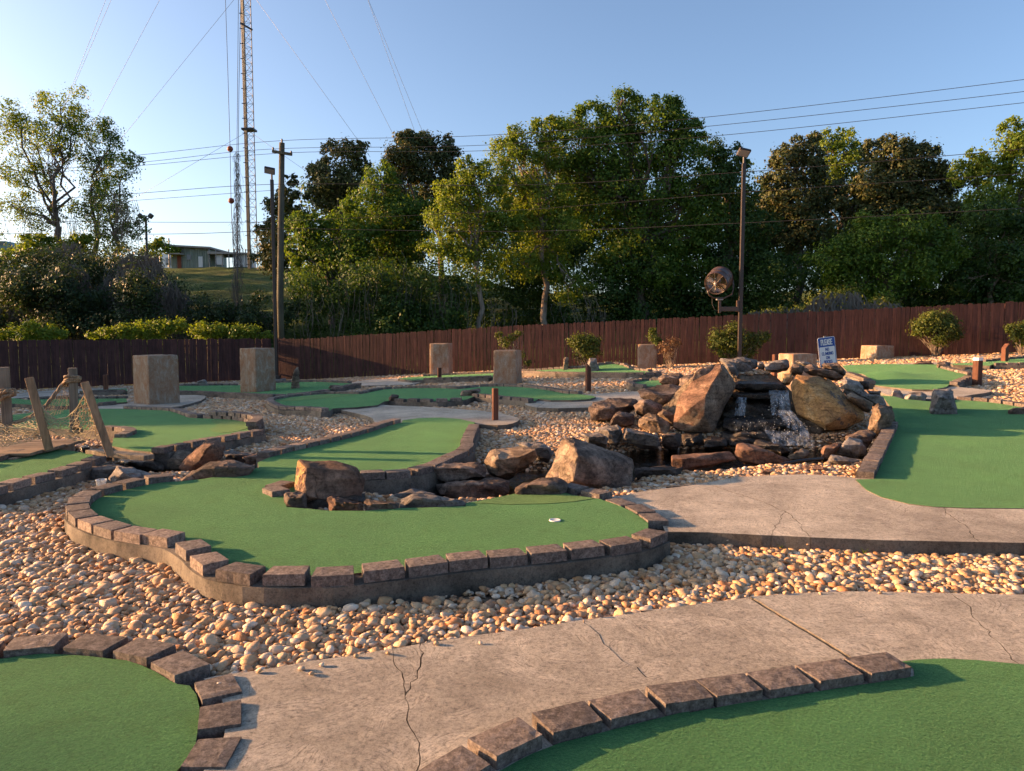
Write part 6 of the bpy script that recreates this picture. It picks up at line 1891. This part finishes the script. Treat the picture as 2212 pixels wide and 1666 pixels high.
# parked van at the left edge
vb = sd(12, 545, 100); vz = vb.z - 0.2
van = thing('parked_van', 'teal van parked on the bank at the far left edge', 'van', (vb.x, 100, vz))
def vpoly(name, prof, y0_, y1_, m, par, bev=0.06):
    vs = [(vb.x + x, y0_, vz + z) for x, z in prof] + [(vb.x + x, y1_, vz + z) for x, z in prof]
    n = len(prof)
    me = mesh_from(name, vs, [tuple(range(n)), tuple(range(2 * n - 1, n - 1, -1))] + [(i, i + n, (i + 1) % n + n, (i + 1) % n) for i in range(n)])
    bm = bmesh.new(); bm.from_mesh(me); bmesh.ops.recalc_face_normals(bm, faces=bm.faces[:])
    if bev:
        bmesh.ops.bevel(bm, geom=bm.edges[:], offset=bev, segments=2, affect='EDGES')
    bm.to_mesh(me); bm.free()
    return new_obj(name, me, par, m)
vpoly('body', [(-2.2, 0.35), (2.2, 0.35), (2.25, 0.85), (1.35, 1.05), (0.75, 1.6), (-1.9, 1.65), (-2.2, 1.0)], 99.1, 100.9, M['carpaint'], van)
for k in range(3):
    vpoly('window', [(-1.7 + 0.8 * k, 1.05), (-1.0 + 0.8 * k, 1.05), (-1.0 + 0.8 * k - (0.0 if k < 2 else 0.05), 1.5), (-1.7 + 0.8 * k, 1.5)], 99.06, 99.12, M['glassdark'], van, 0)
for x in (-1.4, 1.4):
    lathe('wheel', [(0.001, 0.0), (0.2, 0.0), (0.33, 0.01), (0.34, 0.1), (0.33, 0.2), (0.001, 0.2)], Vector((vb.x + x, 99.05, vz + 0.34)), Vector((0, 1, 0)), M['rubber'], van, 18)

# ------------------------------------------------------------------ plants
def leaf_quads(centers, size, flat=0.35, aspect=1.6, droop=0.0, out=None):
    """rhombic leaves round the given points; out = the way their clump faces"""
    n = len(centers)
    if out is not None:
        nn = out + NR.normal(size=(n, 3)) * 0.42 + (0, 0, 0.25)
        nn /= np.linalg.norm(nn, axis=1)[:, None]
        a = np.cross(nn, NR.normal(size=(n, 3))); a /= np.linalg.norm(a, axis=1)[:, None] + 1e-9
        b = np.cross(nn, a)
        s = size * NR.uniform(0.6, 1.4, n)[:, None]
        v = np.stack([centers - a * s * 0.5, centers + b * s * 0.5 / aspect, centers + a * s * 0.5, centers - b * s * 0.5 / aspect], 1).reshape(-1, 3)
        return v, np.arange(4 * n).reshape(n, 4)
    a = NR.normal(size=(n, 3)); a[:, 2] -= droop; a /= np.linalg.norm(a, axis=1)[:, None]
    b = NR.normal(size=(n, 3)); b[:, 2] *= flat
    b -= a * np.sum(a * b, 1)[:, None]; b /= np.linalg.norm(b, axis=1)[:, None] + 1e-9
    s = size * NR.uniform(0.6, 1.4, n)[:, None]
    v = np.stack([centers - a * s * 0.5, centers + b * s * 0.5 / aspect, centers + a * s * 0.5, centers - b * s * 0.5 / aspect], 1).reshape(-1, 3)
    return v, np.arange(4 * n).reshape(n, 4)

OUTS = []
def outs():
    r = np.concatenate(OUTS); OUTS.clear()
    return r

def blob_points(c, r, n, sub, shell=0.55, squash=0.85):
    """leaf positions in clumps spread through a rounded crown piece"""
    k = max(3, int(sub))
    d = NR.normal(size=(k, 3)); d /= np.linalg.norm(d, axis=1)[:, None]
    rad = r * (shell + (1 - shell) * NR.random(k) ** 0.6)
    cc = c + d * rad[:, None] * (1, 1, squash)
    w = NR.uniform(0.4, 1.6, k); w /= w.sum()
    pick = NR.choice(k, n, p=w)
    sp = r * NR.uniform(0.16, 0.34, k)
    off = NR.normal(size=(n, 3)) * (sp[pick][:, None]) * (1, 1, 0.8)
    q = cc[pick] + off
    o = 0.75 * off / (np.linalg.norm(off, axis=1)[:, None] + 1e-6) + 0.6 * (q - c) / (np.linalg.norm(q - c, axis=1)[:, None] + 1e-6)
    OUTS.append(o)
    return q, cc

def limb(mb, a, b, r0, r1, wob, m=6):
    a, b = Vector(a), Vector(b)
    L = (b - a).length
    pts = []; rr = []
    for i in range(m + 1):
        t = i / m
        p = a.lerp(b, t)
        if 0 < i < m:
            p += Vector((R.gauss(0, wob), R.gauss(0, wob), R.gauss(0, wob * 0.5))) * L * 0.1
        p.z += 0.06 * L * math.sin(t * math.pi)
        pts.append(p); rr.append(r0 + (r1 - r0) * t)
    mb.tube(pts, rr, 6, False)
    return pts

def tree(name, label, base, blobs, depth, leaf_mat, leaf=0.17, dens=1.0, trunk_r=0.22, bark='bark', group='trees beyond the fence', fork=0.45, cat='tree', spread=1.0, twigs=True, squash=0.85, shell=0.5, depth_k=0.8):
    """blobs: (px, py, radius px) crown pieces; base: px, py of the foot"""
    b0 = at_depth(base[0], base[1], depth)
    zb = float(H(b0[0], depth)) - 0.2
    root = thing(name, label, cat, (b0[0], depth, zb), group)
    P = []
    mb = MB()
    topz = max(at_depth(b[0], b[1], depth)[2] for b in blobs)
    cxm = np.mean([at_depth(b[0], b[1], depth)[0] for b in blobs])
    fk = Vector((b0[0] + (cxm - b0[0]) * 0.4, depth, zb + (topz - zb) * fork))
    limb(mb, (b0[0], depth, zb), fk, trunk_r, trunk_r * 0.7, 0.35)
    full = []
    for (px, py, rp) in blobs:
        full.append((px, py, rp * 0.86))
        for _ in range(4):
            an_ = R.uniform(-0.35, math.pi + 0.35); q_ = rp * R.uniform(0.75, 1.12)
            full.append((px + q_ * math.cos(an_), py - q_ * math.sin(an_) * 0.95, rp * R.uniform(0.22, 0.42)))
    for (px, py, rp) in full:
        r = rp * depth / F_PX
        c = at_depth(px, py, depth + R.uniform(-depth_k, depth_k) * r * spread)
        n = int(dens * 44 * (r / leaf) ** 2)
        q, cc = blob_points(c, r, max(n, 30), 14 + 30 * min(1.5, r / 1.6), shell, squash)
        P.append(q)
        pts = limb(mb, fk, c, trunk_r * 0.40, trunk_r * 0.12, 0.5) if rp > 20 else []
        if twigs and pts:
            for tgt in cc[:: max(1, len(cc) // 9)]:
                limb(mb, pts[R.randint(3, len(pts) - 1)], tgt, trunk_r * 0.10, 0.010, 0.6, 4)
    mb.build('trunk', M[bark], root, True)
    v, f = leaf_quads(np.concatenate(P), leaf * 1.02, out=outs())
    new_obj('crown', mesh_np('crown', v, f), root, M[leaf_mat])
    return root

# left bank: open crowned trees
tree('bank_tree', 'tall open crowned tree at the left edge of the bank', (150, 560), [(60, 300, 55), (20, 260, 40), (130, 235, 50), (110, 300, 45), (40, 370, 50), (95, 390, 45), (150, 330, 40), (30, 450, 45), (90, 470, 40), (165, 265, 32)], 55, 'leaf_bright', 0.145, 0.30, 0.30, spread=1.2, fork=0.4)
tree('bank_tree', 'middle open tree on the left bank with hanging vines', (205, 560), [(190, 275, 40), (230, 330, 42), (200, 380, 42), (240, 290, 26), (185, 450, 40), (225, 430, 36)], 56, 'leaf_mid', 0.14, 0.30, 0.22, fork=0.45)
tree('bank_tree', 'drooping tree at the right of the left bank group', (240, 560), [(265, 365, 32), (250, 420, 40), (285, 350, 20), (225, 490, 42), (275, 470, 34), (290, 500, 26), (240, 530, 38)], 54, 'leaf_mid', 0.14, 0.34, 0.2, fork=0.5)
tree('bank_tree', 'small bright tree low at the left bank crest', (110, 580), [(70, 540, 34), (120, 550, 40), (170, 540, 34), (30, 560, 30)], 52, 'leaf_bright', 0.2, 0.9, 0.12)
tree('bank_bush', 'pale bush behind the vines left of the shed', (345, 560), [(330, 540, 22), (350, 532, 18), (370, 540, 14)], 96, 'leaf_bright', 0.3, 0.9, 0.1, cat='bush')
# conifers and pines right of the mast
tree('cedar_tree', 'dark conical cedar behind the utility pole', (600, 610), [(600, 560, 40), (590, 520, 36), (615, 480, 34), (600, 450, 28), (625, 420, 22), (628, 392, 14), (650, 470, 26), (575, 560, 28)], 52, 'leaf_pine', 0.2, 1.1, 0.25, group='conifers beyond the fence')
tree('pine_tree', 'tall pine with rounded top right of the utility pole', (745, 640), [(740, 340, 40), (765, 325, 26), (715, 385, 42), (760, 395, 42), (690, 375, 26), (735, 440, 45), (700, 430, 36), (780, 360, 22)], 52, 'leaf_pine', 0.19, 0.85, 0.28, group='conifers beyond the fence', fork=0.6)
tree('pine_tree', 'left one of the twin pine tops on the skyline', (890, 640), [(870, 330, 38), (845, 345, 22), (890, 318, 30), (880, 370, 40), (855, 400, 34)], 54, 'leaf_pine', 0.19, 1.0, 0.28, group='conifers beyond the fence', fork=0.6)
tree('pine_tree', 'right one of the twin pine tops on the skyline', (945, 640), [(940, 322, 36), (965, 345, 30), (930, 370, 40), (975, 372, 22), (950, 410, 40), (915, 310, 24)], 55, 'leaf_pine', 0.19, 1.0, 0.28, group='conifers beyond the fence', fork=0.6)
tree('mixed_tree', 'yellow green tree lit on its left below the pines', (720, 700), [(660, 500, 40), (690, 540, 45), (740, 480, 45), (710, 570, 45), (670, 580, 36), (770, 520, 45), (640, 480, 24), (760, 560, 40), (640, 540, 30)], 46, 'leaf_mid', 0.17, 0.75, 0.2)
tree('mixed_tree', 'olive tree in the gap under the twin pines', (850, 700), [(810, 420, 45), (850, 470, 50), (800, 480, 45), (880, 520, 50), (830, 550, 50), (910, 460, 40), (820, 380, 30), (870, 590, 46)], 48, 'leaf_mid', 0.18, 0.8, 0.22)
tree('pale_trunk_tree', 'bright spring green tree with a pale leaning trunk', (1035, 712), [(985, 420, 42), (1030, 400, 44), (960, 470, 42), (1010, 480, 48), (1060, 450, 46), (950, 530, 36), (1000, 545, 44), (1070, 530, 48), (1040, 590, 44), (1090, 480, 36), (1075, 380, 34), (1010, 365, 26)], 41, 'leaf_bright', 0.135, 0.62, 0.17, 'bark_pale', fork=0.5)
# the big tree
tree('big_tree', 'largest broad crowned tree, sunlit along its left side', (1390, 712), [(1290, 265, 50), (1350, 250, 48), (1410, 255, 50), (1460, 265, 42), (1240, 320, 55), (1310, 330, 62), (1390, 340, 66), (1460, 340, 60), (1250, 400, 60), (1330, 420, 66), (1420, 430, 68), (1500, 410, 58), (1280, 480, 62), (1370, 510, 64), (1460, 520, 62), (1520, 480, 50), (1330, 570, 56), (1420, 590, 56), (1500, 570, 50), (1485, 285, 30)], 44, 'leaf_mid', 0.16, 0.75, 0.34, 'bark', fork=0.42)
tree('left_shoulder_tree', 'bright tree forming the left shoulder of the big tree', (1180, 712), [(1130, 300, 36), (1180, 285, 36), (1090, 340, 40), (1150, 360, 50), (1200, 340, 44), (1110, 420, 46), (1180, 430, 50), (1150, 500, 50), (1210, 500, 46), (1190, 570, 50), (1130, 570, 44), (1230, 620, 44), (1205, 268, 22)], 42.5, 'leaf_bright', 0.14, 0.66, 0.22, 'bark_pale')
tree('right_shoulder_tree', 'dark tree on the right shoulder of the big tree', (1560, 712), [(1530, 320, 34), (1570, 350, 38), (1550, 400, 46), (1600, 430, 44), (1580, 490, 50), (1630, 490, 44), (1610, 560, 50), (1560, 570, 46), (1650, 560, 40), (1590, 620, 46)], 45, 'leaf_dark', 0.165, 0.85, 0.25)
tree('right_tree', 'tree with a golden top right of the fan pole', (1720, 700), [(1700, 345, 36), (1735, 325, 36), (1690, 390, 40), (1740, 380, 42), (1670, 430, 40), (1720, 440, 50), (1780, 420, 44), (1700, 510, 50), (1760, 500, 50)], 47, 'leaf_pine', 0.18, 1.0, 0.26)
tree('right_tree', 'bright airy tree between the golden top and dark pine', (1810, 700), [(1790, 310, 26), (1830, 305, 28), (1770, 300, 20), (1820, 345, 36), (1850, 340, 24), (1790, 370, 36), (1830, 400, 40)], 52, 'leaf_bright', 0.19, 0.7, 0.2)
tree('dark_pine', 'broad dark pine on the right skyline', (1945, 700), [(1890, 345, 36), (1940, 330, 38), (1985, 345, 38), (2015, 370, 30), (1880, 400, 46), (1940, 400, 52), (2000, 410, 48), (1850, 450, 44), (1910, 460, 56), (1980, 470, 56), (2050, 400, 26), (2040, 460, 40)], 46, 'leaf_pine', 0.17, 1.2, 0.3, group='conifers beyond the fence')
tree('right_tree', 'green bushy tree below the dark pine', (1920, 705), [(1880, 520, 52), (1950, 510, 50), (2010, 520, 46), (1850, 570, 50), (1920, 580, 56), (1990, 580, 52), (2050, 540, 40), (1800, 560, 46), (1830, 620, 46), (1910, 640, 46)], 39, 'leaf_mid', 0.15, 0.75, 0.16)
tree('edge_tree', 'yellow green tree leaning in at the right edge', (2190, 700), [(2185, 310, 40), (2215, 290, 36), (2160, 360, 40), (2210, 370, 46), (2110, 365, 34), (2080, 380, 30), (2140, 420, 44), (2230, 430, 44)], 43, 'leaf_bright', 0.16, 0.8, 0.22)
tree('edge_tree', 'grey green tree filling the right edge above the fence', (2140, 690), [(2120, 470, 50), (2180, 480, 52), (2090, 530, 46), (2150, 560, 52), (2210, 560, 50), (2080, 610, 40), (2190, 630, 46), (2130, 630, 40), (2240, 500, 40)], 41, 'leaf_dark', 0.155, 0.7, 0.16, 'bark_pale')
# understorey: one dense mass nobody could count
def mass(name, label, bands, leaf, mt, dens):
    P = []
    for (x0, x1, y0, y1, d, r, n) in bands:
        for _ in range(n):
            px, py = R.uniform(x0, x1), R.uniform(y0, y1)
            rr = r * R.uniform(0.7, 1.3) * d / F_PX
            c = at_depth(px, py, d + R.uniform(-1.5, 1.5))
            q, _c = blob_points(c, rr, int(dens * 22 * (rr / leaf) ** 2), 24, 0.4)
            P.append(q)
    v, f = leaf_quads(np.concatenate(P), leaf, out=outs())
    o = new_obj(name, mesh_np(name, v, f), None, M[mt])
    o['kind'] = 'stuff'; o['label'] = label
    return o
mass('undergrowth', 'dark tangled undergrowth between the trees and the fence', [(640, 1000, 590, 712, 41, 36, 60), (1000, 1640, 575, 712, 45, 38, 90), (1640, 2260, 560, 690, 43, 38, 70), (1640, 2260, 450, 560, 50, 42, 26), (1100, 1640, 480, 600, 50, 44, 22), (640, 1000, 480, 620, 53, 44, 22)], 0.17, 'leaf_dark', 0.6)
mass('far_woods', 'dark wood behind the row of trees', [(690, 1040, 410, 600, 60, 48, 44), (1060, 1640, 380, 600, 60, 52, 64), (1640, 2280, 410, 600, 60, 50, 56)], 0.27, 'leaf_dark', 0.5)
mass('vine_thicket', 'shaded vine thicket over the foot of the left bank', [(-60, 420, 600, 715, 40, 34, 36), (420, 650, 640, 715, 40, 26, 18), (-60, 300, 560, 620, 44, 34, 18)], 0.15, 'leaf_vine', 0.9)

def dry_vines(name, label, spots, length, n, mt='twig', group=None, cat='vines', stuff=True):
    """hanging dry stems as thin ribbons"""
    vs = []; fs = []
    for (px, py, rp, d) in spots:
        for _ in range(n):
            a_ = R.uniform(0, 2 * math.pi); q = math.sqrt(R.random())
            p = np.array(at_depth(px + rp * q * math.cos(a_), py + rp * 0.6 * q * math.sin(a_), d + R.uniform(-0.9, 0.3)))
            L = length * R.uniform(0.4, 1.3); w = R.uniform(0.010, 0.026)
            m = 5; dx = R.gauss(0, 0.22); dy = R.gauss(0, 0.15)
            k = len(vs)
            for i in range(m):
                t = i / (m - 1)
                c = p + np.array([dx * t + 0.12 * math.sin(5 * t + a_), dy * t, -L * t + 0.25 * L * t * (1 - t)])
                vs += [tuple(c + (w / 2, 0, 0)), tuple(c - (w / 2, 0, 0.0))]
            for i in range(m - 1):
                fs.append((k + 2 * i, k + 2 * i + 1, k + 2 * i + 3, k + 2 * i + 2))
    o = new_obj(name, mesh_np(name, vs, fs), None, M[mt])
    o['kind'] = 'stuff'; o['label'] = label
    return o
def mound(label, blobs, depth, mt, leaf, dens, vines, name='vine_mound'):
    b = max(blobs, key=lambda q: q[1] + q[2])
    b0 = at_depth(b[0], b[1], depth)
    root = thing(name, label, 'bush', (b0[0], depth, float(H(b0[0], depth))), 'vine covered mounds on the bank')
    P = []
    for px, py, rp in blobs:
        r = rp * depth / F_PX
        q, _c = blob_points(np.array(at_depth(px, py, depth + R.uniform(-0.4, 0.4) * r)), r, int(dens * 20 * (r / leaf) ** 2), 60, 0.8)
        P.append(q)
    v, f = leaf_quads(np.concatenate(P), leaf, out=outs())
    new_obj('foliage', mesh_np('foliage', v, f), root, M[mt])
    if vines:
        vs = []; fs = []
        for px, py, rp in blobs:
            for _ in range(vines):
                an_ = R.uniform(0, math.pi); rr = rp * R.uniform(0.6, 1.05)
                p = np.array(at_depth(px + rr * math.cos(an_), py - 0.9 * rr * math.sin(an_) * R.uniform(0.2, 1), depth - rp * depth / F_PX * R.uniform(0.55, 0.95)))
                L = R.uniform(0.5, 1.8); w = R.uniform(0.012, 0.03); k = len(vs); dx = R.gauss(0, 0.3)
                for i in range(5):
                    t = i / 4
                    c = p + np.array([dx * t + 0.1 * math.sin(6 * t + an_ * 9), -0.15 * t, -L * t + 0.15 * math.sin(t * 3)])
                    vs += [tuple(c + (w, 0, 0)), tuple(c - (w, 0, 0.0))]
                for i in range(4):
                    fs.append((k + 2 * i, k + 2 * i + 1, k + 2 * i + 3, k + 2 * i + 2))
        new_obj('dry_stems', mesh_np('dry_stems', vs, fs), root, M['twig'])
    return root
mound('largest vine covered mound left of the grassy slope', [(300, 575, 46), (280, 620, 60), (330, 640, 60), (260, 680, 60), (350, 690, 56), (375, 650, 36), (230, 650, 50)], 43, 'leaf_vine', 0.15, 0.7, 300)
mound('vine mound lit yellow at its crest beside the largest one', [(265, 560, 34), (235, 590, 40), (210, 610, 40)], 46, 'leaf_shrub', 0.15, 0.8, 40)
mound('grey brown vine mound at the left edge', [(40, 620, 56), (110, 630, 54), (0, 670, 60), (80, 680, 60), (160, 690, 54), (150, 600, 40), (-30, 620, 50)], 42, 'leaf_vine', 0.15, 0.6, 360)
mound('dry brown tangle hanging under the left bank trees', [(100, 560, 30), (190, 570, 34), (150, 545, 30)], 50, 'leaf_vine', 0.17, 0.4, 260)
mound('low grey tangle at the foot of the grassy slope', [(480, 690, 34), (530, 700, 30), (430, 700, 30), (560, 690, 26)], 44, 'leaf_vine', 0.15, 0.5, 200)
mound('sunlit vine mound above the right fence', [(1790, 655, 36), (1830, 650, 30), (1765, 668, 26)], 31.5, 'leaf_shrub', 0.09, 0.9, 120)
mound('small leafy mound above the right fence', [(1900, 662, 24), (1930, 668, 20), (1880, 668, 18)], 31, 'leaf_shrub', 0.09, 0.8, 50)
mound('thin creeper along the fence top by the fan', [(1660, 676, 14), (1690, 672, 12), (1720, 672, 14), (1630, 678, 10)], 30, 'leaf_shrub', 0.08, 0.9, 20)
dry_vines('hanging_vines', 'dry vines hanging from the trees behind the fence', [(740, 610, 90, 40), (860, 590, 90, 40), (960, 620, 60, 40), (700, 660, 60, 39), (1060, 660, 60, 40), (1250, 660, 60, 40)], 2.2, 26)
dry_vines('hanging_vines', 'dry vines climbing the overgrown anchor cables', [(512 + R.gauss(0, 2), 330 + 22 * i, 2.2 + 0.45 * i, 68 - 1.35 * i) for i in range(16)], 1.5, 26)
dry_vines('hanging_vines', 'dry vines trailing from the left bank trees', [(60, 450, 60, 54), (110, 490, 70, 54), (170, 470, 50, 54), (230, 430, 50, 53), (270, 440, 30, 53)], 3.0, 45)

# shrubs showing above the left fence
def shrub(label, blobs, depth, mt, leaf, dens, name='shrub', stems=True, group='shrubs along the fence', shell=0.45):
    b = max(blobs, key=lambda q: q[1] + q[2])
    cxp = np.mean([q[0] for q in blobs])
    b0 = at_depth(cxp, b[1] + b[2], depth)
    zb = float(H(b0[0], depth)) - 0.05
    root = thing(name, label, 'shrub', (b0[0], depth, zb), group)
    P = []; mb = MB()
    for px, py, rp in blobs:
        r = rp * depth / F_PX
        c = np.array(at_depth(px, py, depth + R.uniform(-0.4, 0.4) * r))
        q, cc = blob_points(c, r, int(dens * 36 * (r / leaf) ** 2), 40, shell)
        P.append(q)
        for t in cc[::7]:
            limb(mb, (b0[0] + R.gauss(0, 0.04), depth + R.gauss(0, 0.04), zb), t, 0.012, 0.003, 0.5, 4)
    v, f = leaf_quads(np.concatenate(P), leaf * 1.2, out=outs())
    new_obj('foliage', mesh_np('foliage', v, f), root, M[mt])
    if stems:
        mb.build('stems', M['bark_pale'], root)
    return root
GF = 'bright shrubs behind the left fence'
shrub('bright shrub above the fence at the left edge', [(30, 716, 18), (70, 710, 20), (110, 716, 20), (135, 722, 12), (5, 724, 14), (60, 726, 22), (100, 728, 22)], 31, 'leaf_bright', 0.085, 0.9, group=GF, stems=False)
shrub('bright bushy shrub above the fence left of centre', [(230, 720, 16), (270, 714, 18), (310, 710, 20), (350, 706, 22), (385, 702, 18), (200, 726, 12), (330, 724, 24), (280, 726, 22)], 32, 'leaf_bright', 0.085, 0.9, group=GF, stems=False)
shrub('bright shrub above the fence left of the lamp pole', [(430, 710, 20), (470, 714, 20), (510, 714, 20), (545, 718, 18), (575, 724, 12), (450, 726, 22), (520, 726, 22)], 33, 'leaf_bright', 0.085, 0.9, group=GF, stems=False)
shrub('leggy yellow green shrub behind the square pillar', [(1092, 740, 14), (1108, 728, 10), (1078, 724, 8), (1120, 720, 8), (1125, 768, 10), (1140, 785, 8)], 27.5, 'leaf_shrub', 0.065, 0.75)
shrub('rounded shrub behind the humped hole', [(1262, 742, 24), (1245, 738, 16), (1282, 738, 16), (1262, 765, 22), (1282, 760, 16)], 27.0, 'leaf_shrub', 0.062, 0.85)
shrub('small upright shrub behind the rounded pillar', [(1412, 728, 12), (1410, 715, 8), (1420, 738, 10)], 26.5, 'leaf_shrub', 0.06, 1.0)
shrub('dry brown shrub beside the rounded pillar', [(1450, 745, 16), (1435, 752, 14), (1462, 740, 10), (1445, 770, 12)], 26.0, 'deadleaf', 0.05, 0.45)
shrub('wide dense shrub at the foot of the fan pole', [(1560, 730, 24), (1585, 712, 18), (1550, 745, 20), (1590, 740, 26), (1625, 735, 22), (1650, 728, 14), (1610, 760, 20), (1570, 760, 18)], 26.2, 'leaf_shrub', 0.062, 0.9)
shrub('round topped shrub on bare stems before the right fence', [(2022, 700, 28), (1995, 708, 22), (2050, 705, 22), (2010, 690, 20), (2035, 688, 20), (2025, 720, 28), (1985, 716, 14), (2062, 725, 14)], 25.6, 'leaf_shrub', 0.06, 0.9)
shrub('clipped shrub cut by the right edge before the fence', [(2205, 718, 22), (2190, 712, 14), (2225, 715, 24), (2215, 735, 20)], 24.6, 'leaf_shrub', 0.06, 0.9)
# weeds
def tuft(label, zn, x, y, n, h):
    p = on_ground(*zn(x, y), 0.0)
    vs = []; fs = []
    for _ in range(n):
        an_ = R.uniform(0, 6.28); w = 0.004; L = h * R.uniform(0.6, 1.2); k = len(vs)
        for i in range(4):
            t = i / 3; o_ = L * 0.55 * t * t
            c = np.array(p) + (math.cos(an_) * o_, math.sin(an_) * o_, L * t * (1 - 0.25 * t))
            ww = w * (1 - 0.8 * t)
            vs += [tuple(c + (-math.sin(an_) * ww, math.cos(an_) * ww, 0)), tuple(c - (-math.sin(an_) * ww, math.cos(an_) * ww, 0))]
        for i in range(3):
            fs.append((k + 2 * i, k + 2 * i + 1, k + 2 * i + 3, k + 2 * i + 2))
    o = new_obj('weed_tuft', mesh_np('weed_tuft', vs, fs), None, M['leaf_bright'])
    return tag(o, label, 'weed', 'weeds in the gravel')
tuft('weed tuft at the walk edge near the right border', Z7, 2115, 385, 14, 0.10)
tuft('weed tuft under the walk edge near the main hole', Z7, 515, 318, 12, 0.06)
tuft('small weed tuft in the right gravel strip', Z7, 810, 365, 12, 0.05)
tuft('weed tuft along the middle of the walk edge', Z7, 1290, 395, 12, 0.06)
tuft('weed tuft against the front curb of the main hole', Z5, 1250, 610, 12, 0.06)

# unseen trees left of the view, placed to shade the course and bank
GO = 'trees left of the view'
R = random.Random(41); NR = np.random.default_rng(43)
for i, (x, y, h, rr) in enumerate(((-33.0, 21.0, 8.2, 2.8), (-35.0, 24.6, 9.0, 2.8), (-33.0, 27.6, 8.6, 2.6), (-38.0, 28.0, 9.0, 2.6), (-40.0, 25.5, 8.8, 2.6), (-46.0, 27.5, 10.5, 3.2), (-36.0, 19.9, 8.2, 2.0), (-62.0, 62.0, 17.5, 4.2), (-66.0, 72.0, 19.0, 4.5), (-64.0, 82.0, 20.0, 4.2), (-60.0, 11.2, 13.2, 1.2), (-31.0, 19.0, 7.0, 2.0))):  # the lone slender tree is added to shade the near left hole
    zb = float(H(x, y)) - 0.2
    root = thing('side_tree', ['nearest shading tree left of the view', 'second shading tree left of the view', 'third shading tree left of the view', 'fourth shading tree left of the view', 'fifth shading tree left of the view', 'sixth shading tree left of the view', 'seventh shading tree left of the view', 'first tall tree on the bank left of the view', 'second tall tree on the bank left of the view', 'third tall tree on the bank left of the view', 'lone slender tree added far left of the view for shade', 'small shading tree nearest the view'][i], 'tree', (x, y, zb), GO)
    mb = MB(); limb(mb, (x, y, zb), (x, y, h * 0.6), 0.2, 0.12, 0.3)
    P = []
    for _ in range(9):
        c = np.array([x + R.gauss(0, rr * 0.55), y + R.gauss(0, rr * 0.55), (zb + R.uniform(0.35, 0.9) * (h - zb)) if zb > 3 else zb * 0.4 + R.uniform(0.70 if x < -55 else 0.35, 0.82) * h])
        limb(mb, (x, y, h * 0.5), c, 0.1, 0.03, 0.5)
        q, _c = blob_points(c, rr * 0.55, 1500, 18, 0.4); P.append(q)
    mb.build('trunk', M['bark'], root)
    v, f = leaf_quads(np.concatenate(P), 0.24, out=outs())
    new_obj('crown', mesh_np('crown', v, f), root, M['leaf_mid'])
